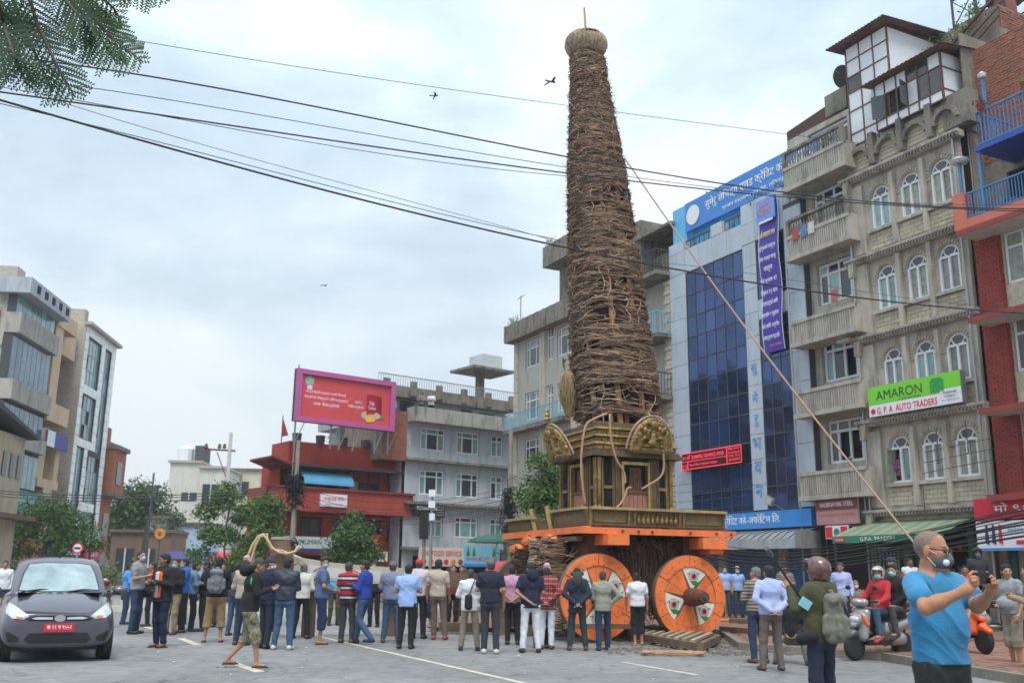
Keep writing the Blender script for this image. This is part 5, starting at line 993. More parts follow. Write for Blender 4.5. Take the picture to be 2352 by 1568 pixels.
MB().box(-.6, 6.6, -.35, .1, 16.75, 16.95).box(.3, 6.2, .6, .8, 17, 17.5).box(-.4, .3, .2, 3, 16.9, 17.8).build('roof_parapet', M_ROUGHC, lw)
t_ = board('red and white clinic sign low on the tiled block', 2.9, 5.9, 2.0, 2.9, -.5, M_REDL, LO, LZ); text('Cafe', M_TXTW, t_, 4.4, -.51, 2.2, w=1.6, h=.45, bold=.03); t_ = board('pale green sign above the red sign on the tiled block', 2.9, 5.9, 2.95, 3.9, -.4, mat('pale_green_sign', srgb(160, 190, 170), .6, .1), LO, LZ)
lp = thing('tan_apartment_block', 'tan plastered block with deep shaded balconies between two taller fronts', 'building', LO, LZ)
MB().box(-6.2, -.8, 1.4, 10, 0, 15.9).build('block', M_PEACH, lp); MB().box(-6.3, -2.9, -.3, 1.4, 15.3, 16.2).box(-3.3, -.8, .4, 1.4, 14.2, 16.3).box(-6.2, -4.9, -.2, 1.4, 10.3, 15.3).box(-6.3, -2.7, -.3, 1.4, 9.7, 10.8).box(-6.3, -2.9, -.2, 1.4, 5.9, 6.4).box(-6.3, -5.3, -.1, 1.4, 6.4, 8.6).box(-3.6, -2.9, -.1, 1.4, 6.4, 8.6).box(-5.2, -3.8, -.2, 1.4, 2.5, 5.9).build('balcony_wall', M_PEACH, lp)
MB().box(-4.6, -1.0, 1.35, 1.4, 11, 14.2).box(-5.2, -3.7, 1.3, 1.4, 6.6, 8.5).box(-6.1, -3, 1.3, 1.4, 8.8, 9.7).build('balcony_shade_panel', M_DARK, lp)  # near-black panels carry the balcony shade as colour, nothing is cut open
t_ = board('white and violet company sign between the shaded balconies', -6.4, -2.9, 8.2, 9.1, -.5, mat('violet_sign', srgb(80, 70, 150), .6, .1), LO, LZ); MB().box(-6.4, -5.2, -.52, -.5, 8.2, 9.1).build('white_end', M_SGW, t_)
t_ = board('blue sign over the low entrance of the tan block', -5.6, -3.0, 4.4, 5.3, -.5, M_NAVYL, LO, LZ)
M_SLG = mat('slate_blue_window_glass', (.10, .17, .23), .1, .3, 1, spec=.8, pv=.25)
lc = thing('glass_front_block', 'grey concrete block with bands of blue glass at the left edge', 'building', LO, LZ)
MB().box(-12.1, -6.5, .3, 10, 0, 16.2).build('block', M_GC, lc)
for z0, z1 in ((13.4, 14.5), (10.0, 10.95), (7.7, 8.4)): MB().box(-12.2, -6.4, -.5, .3, z0 if z0 > 13 else z0-.1, z1).build('concrete_band', mat('band_concrete', srgb(168, 163, 155), .9, .1, 1, stain=.5), lc)
for z0, z1, m_ in ((14.5, 15.5, M_GREENG), (10.95, 13.4, M_BLUEG), (8.4, 9.7, M_BLUEG), (5.6, 7.4, M_GREENG)):
    for i in range(8):
        piece('pane', M_SLG if m_ == M_BLUEG else M_GREENG, lc, -12.1+i*.7, -11.46+i*.7, -.2, -.1, z0, z1)
MB().box(-12.15, -6.4, -.15, .3, 5.5, 15.5).build('window_band', M_JOINT, lc); MB().box(-12.5, -6.2, -.9, 1.5, 15.5, 16.35).build('roof_parapet', M_PBL, lc)
for i in range(5): piece('parapet_dark_panel', M_DARK, lc, -11.6+i*1.15, -11.2+i*1.15, -.95, -.88, 15.75, 16.15)  # near-black panels fixed on the parapet, nothing is cut through
MB().box(-11.2, -10.1, .4, 1.4, 16.35, 17.3).build('roof_tank', M_ROUGHC, lc); MB().box(-12.16, -12.1, .6, 9, 7.5, 14.6).build('brick_side', M_BRK, lc); MB().box(-12.2, -12.16, .3, 9, 12.7, 13.2).box(-12.2, -12.16, .3, 9, 9.8, 10.3).build('side_band', M_GC, lc)
t_ = board('teal bank sign above the shopfront at the left edge', -12.2, -6.6, 4.4, 5.4, -.7, mat('teal_sign', srgb(60, 150, 135), .6, .1), LO, LZ); text('Himalayan Bank', M_TXTW, t_, -9.5, -.71, 4.7, w=4.2, h=.5)
for i, (x0, x1, z0, z1, m_, lb) in enumerate(((-9.5, -6.8, 1.9, 3.0, M_ORG, 'orange'), (-6.0, -3.0, 1.3, 2.8, M_NAVYL, 'navy blue'), (-2.6, .4, 2.2, 3.2, M_SGW, 'white'))): board(lb+' shop hoarding behind the street tree on the left', x0, x1, z0, z1, -.9, m_, LO, LZ)
lh = thing('low_house', 'small cream house with a dark tiled roof at the left edge', 'house', LO, LZ); MB().box(-24, -18.9, -4, 2, 0, 7.0).build('wall', mat('cream_plaster', srgb(190, 176, 152), .9, .1, stain=.3), lh); MB().hexa([(-25, -4.6, 7.9), (-18.4, -4.4, 7.0), (-18.4, 2.5, 7.0), (-25, 2.5, 8.0), (-25, -4.6, 8.15), (-18.4, -4.4, 7.15), (-18.4, 2.5, 7.15), (-25, 2.5, 8.15)]).build('roof', M_JOINT, lh)
for x in (-21.2, -20.4, -19.6): piece('window', M_PANE, lh, x, x+.45, -4.05, -4, 5.2, 6.2)
MB().box(-25, -18.5, -4.7, -4, 3.4, 3.6).build('canopy', M_RUST, lh)
lb_ = thing('narrow_brick_house', 'narrow orange brick house with projecting top room beside the tiled block', 'house', LO, LZ)
MB().box(6.9, 9.3, .1, 2, 0, 10.2).box(6.9, 9.8, -.5, 2, 6.6, 9.6).build('wall', mat('orange_brick', srgb(160, 100, 72), .9, .15, 2), lb_); MB().box(6.8, 10.0, -.7, 2, 9.6, 9.9).box(6.8, 10.0, -.7, 2, 6.3, 6.6).build('ledge', M_OLDC, lb_)
for z in (7.2, 3.6, .8): piece('window', M_PANE, lb_, 7.6, 8.8, -.56 if z > 7 else .04, -.5 if z > 7 else .1, z, z+1.6)
MB().box(7.5, 9.0, .5, 2, 10.2, 11.3).build('roof_room', MATS['orange_brick'], lb_)
# far background houses
M_OFFW = mat('off_white_plaster', srgb(205, 203, 195), .9, .06, .5, stain=.35, stain_col=srgb(150, 148, 140))
def far(x0, x1, y_top, Y, d, label, m, y_bot=1300, name='house', wins=()):
    a = at(x0, 1300, Y); b = at(x1, 1300, Y); zt = at((x0+x1)/2, y_top, Y).z
    t = thing(name, label, 'house', (a.x, Y, 0), R(4)); W = (b.x-a.x); MB().box(0, W, 0, d, 0, zt).build('wall', m, t)
    for (u0, u1, v0, v1) in wins:
        f = piece('window', M_PANE, t, W*u0, W*u1, -.06, 0, zt*v0, zt*v1); piece('window_frame', M_WHITE, t, W*(u0+u1)/2-.05, W*(u0+u1)/2+.05, -.1, -.05, zt*v0, zt*v1)
    MB().box(-.2, W+.2, -.25, d, zt, zt+.25).build('roof', M_ROUGHC if m is M_OFFW else M_RUST, t); return t, W, zt
t, W, zt = far(370, 440, 1062, 105, 10, 'tall off white house in the distance with paired dark windows', M_OFFW, wins=((.45, .95, .68, .75), (.45, .95, .38, .45))); MB().lathe([(0, 0), (.9, 0), (.9, 1.5), (0, 2)], 12, Matrix.Translation((1, 2, zt+.2))).build('tank', M_PVC, t); MB().box(2.2, W, 1, 4, zt, zt+2.0).build('roof_room', M_JOINT, t)
t, W, zt = far(441, 500, 1075, 104, 10, 'off white house with a wide grille window beside the tall one', M_OFFW, wins=((.15, .8, .68, .86), (.1, .5, .3, .4))); 
far(500, 582, 1080, 112, 12, 'low cream house with light blue window far down the street', mat('far_cream', srgb(200, 190, 170), .9, .08), wins=((.25, .7, .78, .9), (.1, .9, .5, .66)))
far(385, 470, 1205, 96, 6, 'pale blue painted tin shed below the off white house', mat('pale_blue_tin', srgb(170, 192, 208), .6, .08, .6), name='shed')
far(236, 330, 1175, 92, 8, 'low house with a grey tin roof under the round tree', M_ROUGHC, wins=((.3, .7, .4, .7),)); far(250, 385, 1222, 84, 5, 'open fronted shop with dark roof behind the motorcycles', mat('far_shop_wall', srgb(120, 96, 80), .9, .2, 1), name='shop', wins=((.1, .4, .1, .7), (.55, .75, .1, .7)))
far(330, 372, 1190, 88, 6, 'grey tin roofed workshop under the round tree', M_TIN, name='shed'); far(-60, 60, 1180, 75, 6, 'dark timber stall front behind the parked car', M_REDP2, name='shop'); far(560, 660, 1190, 70, 6, 'dark low shop between the young trees and the red restaurant', M_REDP2, name='shop', wins=((.1, .45, .2, .7),))
sc_ = thing('round_shop_sign', 'round yellow sign on the corner of the open fronted shop', 'sign', at(368, 1225, 80)); MB().lathe([(0, 0), (.42, 0), (.42, .1), (0, .1)], 20, Matrix.Rotation(PI/2, 4, 'X')).build('disc', mat('ochre_yellow', srgb(205, 150, 60), .7, .2), sc_); MB().lathe([(0, 0), (.17, 0), (.17, .12), (0, .12)], 12, Matrix.Rotation(PI/2, 4, 'X')).build('centre', M_REDP, sc_); MB().bar((0, .05, -5), (0, .05, 0), .1).build('post', M_JOINT, sc_)
# low market stalls with dark canopies and the parked motorcycle row are behind the crowd on the left
for i, (x, m_) in enumerate(((430, M_NAVYL), (480, M_REDL), (530, M_JOINT))):
    p = at(x, 1300, 52+2*i); t = thing('market_stall', ('blue', 'red', 'black')[i]+' topped market stall behind the left part of the crowd', 'stall', (p.x, p.y, 0)); MB().hexa([(-1.3, -.8, 1.9), (1.3, -.8, 1.9), (1.3, .8, 2.3), (-1.3, .8, 2.3), (-1.3, -.8, 1.95), (1.3, -.8, 1.95), (1.3, .8, 2.35), (-1.3, .8, 2.35)]).build('canopy', m_, t); MB().box(-1.2, 1.2, -.5, .5, 0, .9).build('counter', M_REDP2, t)
    mb = MB()
    for a in (-1.2, 1.2):
        for b in (-.7, .7): mb.bar((a, b, 0), (a, b, 2.0+.2*(b > 0)), .05)
    mb.build('post', M_STEEL, t)
# median kerbs across the far carriageway, seen between the legs of the crowd
for i, (xa, xb, y_) in enumerate(((-60, 470, 1384), (480, 1250, 1392), (250, 760, 1404))):
    a = ground_at(xa, y_); b = ground_at(xb, y_+8); mb = MB(); mb.bar(a+Vector((0, 0, .1)), b+Vector((0, 0, .1)), .35, .2); mb.build('median_kerb', mat('painted_kerb_white', srgb(196, 194, 184), .8, .1, 2, stain=.6, stain_col=srgb(130, 128, 120)), kind='structure')
# ------------------------------------------------------------------ trees
def tree(label, x, Y, base_y, crown, n, m, leaf=.12, th=.09, name='tree', lean=0, n2=None, m2=None):
    # crown: (dx, dy, z, rx, rz) blobs in metres round the trunk
    p = at(x, 1300, Y); t = thing(name, label, 'tree', (p.x, p.y, 0)); mb = MB(); zc = max(c[2] for c in crown)
    crown = [(c[0]*.9, c[1], c[2], c[3]*.88, c[4]*.9) for c in crown]; tp = [Vector((lean*z/zc+.06*math.sin(z*1.7), .05*math.cos(z*1.3), z)) for z in np.linspace(0, zc, 7)]
    mb.tube(tp, [th*(1-.7*i/6) for i in range(7)], 7)
    for c in crown:
        s_ = tp[2+random.randint(0, 2)]; e = Vector((c[0], c[1], c[2])); mid = (s_+e)/2+Vector((0, 0, -.1)); mb.tube([s_, mid, e], [th*.45, th*.3, th*.12], 5)
        for _ in range(3):
            q = e+Vector((random.uniform(-1, 1)*c[3], random.uniform(-1, 1)*c[3], random.uniform(-.3, .8)*c[4]))*.7; mb.tube([mid, (mid+q)/2, q], [th*.2, th*.12, th*.05], 4)
    mb.build('trunk', mat('grey_brown_bark', srgb(96, 86, 74), .95, .2, 6, bump=.5), t)
    tot = sum(c[3]**2*c[4] for c in crown); V = []; 
    for c in crown:
        k = int(n*c[3]**2*c[4]/tot); ncl = max(6, k//26); cc = RNG.normal(size=(ncl, 3)); cc /= np.linalg.norm(cc, axis=1)[:, None]; cc *= (RNG.rand(ncl, 1)**.45)
        cen = np.array(c[:3])+cc*np.array([c[3], c[3], c[4]]); w = RNG.randint(0, ncl, k); P = cen[w]+RNG.normal(size=(k, 3))*np.array([.24, .24, .15])*c[3]*.75
        d = RNG.normal(size=(k, 3)); d[:, 2] -= .35; d /= np.linalg.norm(d, axis=1)[:, None]; u = np.cross(d, RNG.normal(size=(k, 3))); u /= np.linalg.norm(u, axis=1)[:, None]
        s = leaf*(.6+.8*RNG.rand(k, 1)); V.append(np.stack([P, P+d*s*.5+u*s*.24, P+d*s, P+d*s*.5-u*s*.24], 1))
    V = np.concatenate(V); N_ = len(V); me = smesh('crown', V.reshape(-1, 3), np.arange(N_*4).reshape(-1, 4), [m, m2 or m], (RNG.rand(N_) < .35).astype(int)); link('crown', me, t); return t
tree('broad dark green street tree at the left edge behind the car', 100, 52, 0, [(-1.6, 0, 3.3, 1.5, .8), (0, 0, 4.2, 1.6, .9), (1.5, 0, 3.4, 1.5, .9), (-2.8, 0, 3.0, 1.0, .7), (.6, 0, 2.6, 1.5, .6), (2.6, .5, 2.6, .8, .6), (-1.2, 0, 2.2, 1.0, .5)], 11000, M_LEAF[0], .16, m2=M_LEAF[2])
tree('round dark tree far down the street left of the off white house', 305, 90, 0, [(0, 0, 7.4, 2.9, 2.0), (-2, 0, 5.5, 2.4, 1.8), (2.2, 0, 5.2, 2.6, 1.8), (0, 0, 3.8, 3.4, 1.6)], 11000, M_LEAF[2], .36, .22, m2=M_LEAF[0])
tree('slender light green young tree in front of the off white houses', 515, 45, 0, [(0, 0, 4.7, .95, .75), (-1.2, 0, 4.0, .7, .6), (.9, 0, 3.8, .9, .6), (-.5, 0, 3.0, 1.1, .6), (1.1, 0, 2.5, .9, .7), (-1.4, 0, 2.0, .7, .5), (.2, 0, 1.6, 1.2, .5)], 8500, M_LEAF[1], .15, .06, m2=M_LEAF[0])
tree('light green young tree just left of the red restaurant', 598, 44, 0, [(0, 0, 4.1, .85, .7), (.3, 0, 3.0, .9, .7), (-.5, 0, 2.0, .8, .5), (.7, 0, 4.2, .5, .4)], 6000, M_LEAF[1], .15, .05, m2=M_LEAF[0])
tree('bushy dark green tree in front of the tailor shop signs', 812, 40, 0, [(0, 0, 3.4, .6, .5), (0, 0, 2.75, 1.05, .6), (-.35, 0, 2.1, 1.05, .55), (.5, 0, 2.0, .9, .5), (.9, 0, 1.4, .5, .35)], 8000, M_LEAF[2], .14, .06, m2=M_LEAF[0])
tree('green tree directly left of the carved chariot shrine', 1252, 34, 0, [(0, 0, 4.9, .75, .75), (-.25, 0, 3.9, .95, .7), (.45, 0, 4.2, .85, .7), (.3, 0, 3.1, .8, .6), (-.9, 0, 2.4, .7, .6), (-1.0, 0, 1.5, .6, .5), (.2, 0, 2.2, .7, .5)], 9500, M_LEAF[0], .13, .06, m2=M_LEAF[1])
for i, (x, Y) in enumerate(((215, 55), (255, 56), (20, 54), (320, 60), (365, 58), (60, 53))):
    p = at(x, 1300, Y); t = thing('bush', 'low green bush '+('behind the car roof', 'right of the round traffic sign', 'at the far left behind the car', 'under the round tree', 'beside the yellow round sign', 'second from the left edge behind the car')[i], 'bush', (p.x, p.y, 0), 0, 'bushes behind the car'); plant(t, 0, 0, .7, .8, M_LEAF[i % 2], 420, 'leaves', .12)
# feathery branches hanging into the top left corner
tb = thing('tree_branch', 'dark feathery tree branches hanging into the top left corner', 'tree branch', (0, 0, 0)); M_FERN = mat('feathery_dark_leaf', (.03, .065, .028), .6, .35, 1.2, spec=.3); M_FERN2 = mat('feathery_light_leaf', (.05, .10, .03), .6, .3, 1.2, spec=.3); M_TWIG = mat('green_brown_twig', (.05, .05, .03), .8, .2)
def frond(pts, Y, plen, m, n=26, droop=.25):
    n = int(n*.66)
    P = [at(x, y, Y+random.uniform(-.25, .25)) for x, y in pts]
    def cv(t):
        s = t*(len(P)-1); i = min(int(s), len(P)-2); f = s-i; return P[i].lerp(P[i+1], f)
    mb = MB(); mb.tube([cv(i/10) for i in range(11)], [.013*(1-.08*i) for i in range(11)], 5); st = mb.build('stem', M_TWIG, tb); V = []
    for i in range(n):
        t = (i+.5)/n; c = cv(t); d = (cv(min(1, t+.03))-cv(max(0, t-.03))).normalized(); side0 = d.cross(Vector((0, 1, .15))).normalized()
        for sg in (1, -1):
            L_ = plen*(math.sin(PI*(.12+.83*t))**.7)*random.uniform(.85, 1.1); ax = (side0*sg+d*.55+Vector((0, random.uniform(-.25, .25), -droop-.15))).normalized()
            k = int(L_/.0165); lw_ = (ax.cross(Vector((0, 1, random.uniform(-.2, .2))))).normalized()
            for j in range(k):
                u = j/k; b = c+ax*L_*u+Vector((0, 0, -.1*L_*u*u)); ll = .034*(1-.6*abs(u-.35)); 
                for s2 in (1, -1):
                    e = (lw_*s2+ax*.45).normalized()*ll; w_ = ax*.0068; V += [b-w_, b+e*.5-w_*1.2, b+e, b+e*.5+w_*1.2]
    V = np.array([tuple(v) for v in V]); link('frond', smesh('frond', V, np.arange(len(V)).reshape(-1, 4), m), tb)['kind'] = 'stuff'
YF = 5.2
frond([(60, -30), (88, 60), (125, 140), (170, 222)], YF, .26, M_FERN, 26); frond([(20, -30), (48, 50), (80, 120), (120, 205)], YF+.3, .24, M_FERN, 24); frond([(-10, -20), (10, 60), (30, 120), (60, 190)], YF-.3, .22, M_FERN, 22); frond([(-40, 0), (-10, 80), (5, 130), (15, 180)], YF+.1, .2, M_FERN, 20)
frond([(160, -40), (205, 30), (260, 90), (325, 140)], YF, .26, M_FERN2, 28, .45); frond([(130, -40), (180, 20), (225, 75), (262, 135)], YF+.35, .24, M_FERN, 26, .45); frond([(100, -50), (150, 0), (185, 40), (215, 90)], YF-.2, .18, M_FERN, 20, .4); frond([(-30, -30), (0, 20), (40, 60), (70, 110)], YF-.1, .2, M_FERN, 20)
frond([(190, -40), (230, -8), (262, 20), (282, 60)], YF+.2, .10, M_FERN2, 16); frond([(210, -60), (280, -35), (340, -20), (385, -8)], YF, .16, M_FERN2, 20, .9)
# ------------------------------------------------------------------ the festival chariot
M_GOLD = mat('tarnished_gilt_metal', srgb(150, 124, 76), .5, .4, 9, metal=.5, stain=.65, stain_col=(.03, .025, .015), bump=.6, bscale=45, vstretch=1); M_BRIGHT = mat('bright_gilt_metal', srgb(184, 156, 98), .4, .25, 9, metal=.55, stain=.45, stain_col=(.08, .05, .02), vstretch=1)
M_DWOOD = mat('dark_carved_wood', srgb(98, 80, 60), .75, .3, 5, stain=.4, bump=.6, bscale=60); M_DWOOD2 = mat('greened_carved_wood', srgb(120, 106, 70), .7, .35, 6, stain=.5, stain_col=(.03, .025, .015), bump=.8, bscale=40)
M_ORNG = mat('orange_painted_timber', srgb(232, 122, 62), .7, .12, 4, finevar=.08, stain=.5, stain_col=srgb(160, 80, 46), vstretch=1, bump=.2); M_WHP = mat('white_painted_wood', srgb(214, 212, 200), .7, .05, 4); M_OLDW = mat('grey_brown_old_timber', srgb(112, 92, 76), .9, .25, 4, stain=.5, stain_col=srgb(60, 48, 40), bump=.5, bscale=30); M_HUB = mat('rough_brown_wood', srgb(96, 58, 44), .8, .25, 8, bump=.5)
M_CANE = [mat('cane_'+n, c, .85, .35, 4, bump=.3) for n, c in (('brown', srgb(144, 118, 98)), ('tan', srgb(188, 162, 134)), ('dark', srgb(92, 72, 58)), ('greybrown', srgb(166, 143, 122)))]
KX, KY = 1.75, 22.0; CZ = fz(68)
ch = thing('festival_chariot', 'tall wooden festival chariot with a cane wrapped spire, gilt shrine and painted orange wheels', 'chariot', (KX, KY, 0), CZ)
CINV = (Matrix.Translation((KX, KY, 0)) @ Matrix.Rotation(CZ, 4, 'Z')).inverted()
def onC(x, y, off):       # picture position to chariot space, on the plane y = off of its near side
    a = CINV @ Vector((0, 0, CAM_H)); b = CINV @ at(x, y, 30.0); t_ = (off-a.y)/(b.y-a.y); return a.lerp(b, t_)
def onL(x, y, off):       # the same on the plane x = off of its left side
    a = CINV @ Vector((0, 0, CAM_H)); b = CINV @ at(x, y, 30.0); t_ = (off-a.x)/(b.x-a.x); return a.lerp(b, t_)
def z4(x, y): return ((1250+x*.26781)*.91875, (930+y*.26786)*.91875)
# platform
MB().box(0, 3.5, 0, 4.4, 2.32, 2.46).build('deck', M_DWOOD, ch)
MB().bar((-.3, -.09, 2.37), (3.72, -.09, 2.37), .16, .14).build('beam', M_ORNG, ch); MB().bar((-.09, -.12, 2.39), (-.09, 4.75, 2.37), .16, .15).build('beam', M_ORNG, ch); MB().bar((-.09, .3, 2.2), (-.09, 4.4, 2.2), .16, .1).build('beam', M_DWOOD, ch)
for x0, x1, z0, z1, y0 in ((.28, .8, 2.06, 2.29, -.38), (2.75, 3.4, 2.02, 2.27, -.3), (3.0, 3.35, 1.92, 2.03, -.2)): MB().box(x0, x1, y0, .6, z0, z1).build('beam_end', M_ORNG, ch)
for y0, y1, z0, z1 in ((1.2, 2.2, 2.12, 2.31), (2.5, 3.3, 2.10, 2.3), (3.4, 4.0, 1.95, 2.12)):
    mb = MB(); mb.lathe([(0, 0), (.16, .02), (.2, .1), (.2, .5), (0, .55)], 12, Matrix.Translation((-.3, (y0+y1)/2, (z0+z1)/2)) @ Matrix.Rotation(PI/2, 4, 'Y') @ Matrix.Diagonal((.6, 2.0, 1, 1))); mb.build('beam_end', M_ORNG, ch)
for x in (.75, 1.15, 1.5, 2.5, 3.2, 3.6): MB().lathe([(0, 0), (.03, 0), (.03, .03), (0, .03)], 8, Matrix.Translation((x, -.17, 2.37)) @ Matrix.Rotation(PI/2, 4, 'X')).build('bolt', M_HUB, ch)
# carved parapet
def parapet(a, b, z0, z1, parent, tilt=0):
    a = Vector(a); b = Vector(b); d = (b-a).normalized(); n = Vector((d.y, -d.x, 0)); o = n*tilt
    mb = MB(); mb.hexa([a-n*-.02, b-n*-.02, b-n*.03, a-n*.03] and [tuple(a+n*.02)[:2]+(z0,), tuple(b+n*.02)[:2]+(z0,), tuple(b-n*.03)[:2]+(z0,), tuple(a-n*.03)[:2]+(z0,), tuple(a+n*.02+o)[:2]+(z1,), tuple(b+n*.02+o)[:2]+(z1,), tuple(b-n*.03+o)[:2]+(z1,), tuple(a-n*.03+o)[:2]+(z1,)])
    p = mb.build('parapet_panel', M_DWOOD2, parent)
    f = MB(); L_ = (b-a).length
    f.bar(tuple(a+n*.04+o)[:2]+(z1+.02,), tuple(b+n*.04+o)[:2]+(z1+.02,), .16, .06); f.build('cap_rail', mat('pale_gilt_rail', srgb(168, 148, 98), .6, .25, 5, metal=.2, stain=.4, vstretch=1), parent)
    f = MB(); f.bar(tuple(a+n*.04)[:2]+(z0+.03,), tuple(b+n*.04)[:2]+(z0+.03,), .05, .05).bar(tuple(a+n*.04+o*.9)[:2]+(z1-.05,), tuple(b+n*.04+o*.9)[:2]+(z1-.05,), .04, .03); f.build('moulding', M_DWOOD, parent)
    return a, d, n, o
a, d, n, o = parapet((-.02, -.02, 0), (3.5, -.02, 0), 2.48, 2.84, ch, .06)
for x in (.0, .95, 1.1, 2.28, 2.38, 3.46): MB().bar((x, -.06, 2.48), (x, -.12, 2.84), .06, .04).build('parapet_post', M_GOLD, ch)
for i in range(9): x = 1.2+i*.12; MB().lathe([(0, 0), (.045, .02), (.05, .08), (.03, .14), (.045, .2), (0, .24)], 8, Matrix.Translation((x, -.09, 2.54))).build('carved_figure', M_GOLD, ch)
for x0, x1 in ((.1, .88), (2.45, 3.38)): MB().box(x0, x1, -.075, -.05, 2.56, 2.76).build('carved_field', M_DWOOD2, ch)
parapet((-.02, 1.75, 0), (-.02, -.02, 0), 2.48, 2.84, ch, .06); parapet((-.02, 4.5, 0), (-.02, 2.7, 0), 2.44, 2.74, ch, .1)
for y, z in ((1.8, 3.0), (2.75, 2.98)): MB().bar((-.08, y, 2.45), (-.16, y+.1, z), .1).build('parapet_post', M_BRIGHT, ch)
MB().bar((-.05, 1.9, 2.72), (-.02, 2.7, 2.7), .07).build('loose_rail', M_OLDW, ch)
MB().box(3.5, 3.56, 0, 4.4, 2.48, 2.84).build('parapet_panel', M_DWOOD2, ch); MB().box(0, 3.5, 4.36, 4.42, 2.48, 2.84).build('parapet_panel', M_DWOOD2, ch)
# shrine house
HX, HY, HS = .64, .8, 1.98
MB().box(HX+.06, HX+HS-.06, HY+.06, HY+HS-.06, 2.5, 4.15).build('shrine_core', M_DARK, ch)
M_LATT = mat('dark_lattice_wood', srgb(48, 40, 34), .8, .2, 9); M_PINKW = mat('faded_pink_planks', srgb(160, 112, 96), .85, .15, 5); M_CURTAIN = mat('brown_cloth_curtain', srgb(104, 72, 48), .9, .3, 6)
def side(M):
    P = lambda nm, m, x0, x1, y0, y1, z0, z1: MB().box(x0, x1, y0, y1, z0, z1).xf(M).build(nm, m, ch)
    for x in (0, .37, .5, 1.42, 1.56, 1.9): P('post', M_DWOOD if x not in (0, 1.9) else M_GOLD, x, x+.08, -.02, .1, 2.5, 4.12)
    for x in (.09, .46, 1.4, 1.8): P('gilt_strip', M_GOLD, x, x+.025, -.035, .0, 2.9, 4.05)
    for x0_, x1_ in ((.08, .16), (.36, .6), (1.36, 1.62), (1.82, 1.9)): P('wall_board', M_DWOOD2, x0_, x1_, .0, .06, 2.6, 4.1)
    P('door_frame', M_BRIGHT, .6, .66, -.07, .05, 2.85, 4.02); P('door_frame', M_BRIGHT, 1.3, 1.36, -.07, .05, 2.85, 4.02); P('door_frame', M_BRIGHT, .6, 1.36, -.075, .05, 3.96, 4.03)
    mb = MB()
    for i in range(5): mb.box(.70+i*.12, .81+i*.12, -.0, .03, 2.85, 3.3)
    mb.xf(M).build('door_planks', M_PINKW, ch); P('door_sill', M_DWOOD, .68, 1.3, -.03, .04, 3.3, 3.36)
    cb = MB()
    for i in range(6): cb.tube([(.86+i*.06, .03, 3.32), (.88+i*.05, .03, 3.9)], .03, 6)
    cb.xf(M).build('curtain', M_CURTAIN, ch)
    for x in (.16, 1.62):
        for z0, z1 in ((2.85, 3.38), (3.46, 3.95)):
            mb = MB(); w = .2
            for i in range(5): mb.bar((x+w*i/4, -.01, z0), (x+w*i/4, -.01, z1), .014)
            for i in range(9): mb.bar((x, -.012, z0+(z1-z0)*i/8), (x+w, -.012, z0+(z1-z0)*i/8), .014)
            mb.xf(M).build('lattice_window', M_LATT, ch)
        P('lattice_rail', M_GOLD, x-.02, x+.22, -.04, .02, 3.38, 3.45)
    for x in (.0, 1.92):
        mb = MB().lathe([(.05, 2.5), (.05, 2.6), (.035, 2.7), (.05, 2.95), (.03, 3.0), (.05, 3.1), (.04, 3.5), (.055, 3.6), (.035, 3.7), (.05, 4.0), (.06, 4.1)], 10, Matrix.Translation((x+.02, -.04, 0))); mb.xf(M).build('turned_column', M_GOLD, ch)
    # stepped gilt cornice with rows of blocks
    P('ledge', M_DWOOD, -.2, 2.18, -.24, .3, 4.12, 4.2)
    for r, (z0, z1, ov, bw, m) in enumerate(((4.2, 4.28, .16, .17, M_DWOOD), (4.29, 4.39, .1, .2, M_GOLD), (4.40, 4.47, .14, .26, M_BRIGHT), (4.48, 4.58, .04, .14, M_GOLD), (4.59, 4.66, .09, .3, M_BRIGHT), (4.67, 4.76, .02, .12, M_GOLD), (4.77, 4.84, .06, .34, M_BRIGHT), (4.85, 4.97, -.02, .13, M_GOLD))):
        x = -ov; mb = MB(); mb.box(-ov+.02, 1.98+ov-.02, -ov+.03, .4, z0, z1); 
        mb.xf(M).build('cornice_tier', M_DWOOD, ch); mb = MB()
        while x < 1.98+ov-.02:
            mb.box(x+.008, min(x+bw, 1.98+ov)-.008, -ov-random.uniform(0, .015), -ov+.05, z0+.008, z1-.008); x += bw
        mb.xf(M).build('gilt_blocks', m, ch, kind='stuff')
side(Matrix.Translation((HX, HY, 0))); side(Matrix.Translation((HX, HY+HS, 0)) @ Matrix.Rotation(-PI/2, 4, 'Z'))
MB().box(HX, HX+HS, HY, HY+HS, 4.15, 4.95).build('cornice_core', M_DWOOD, ch)
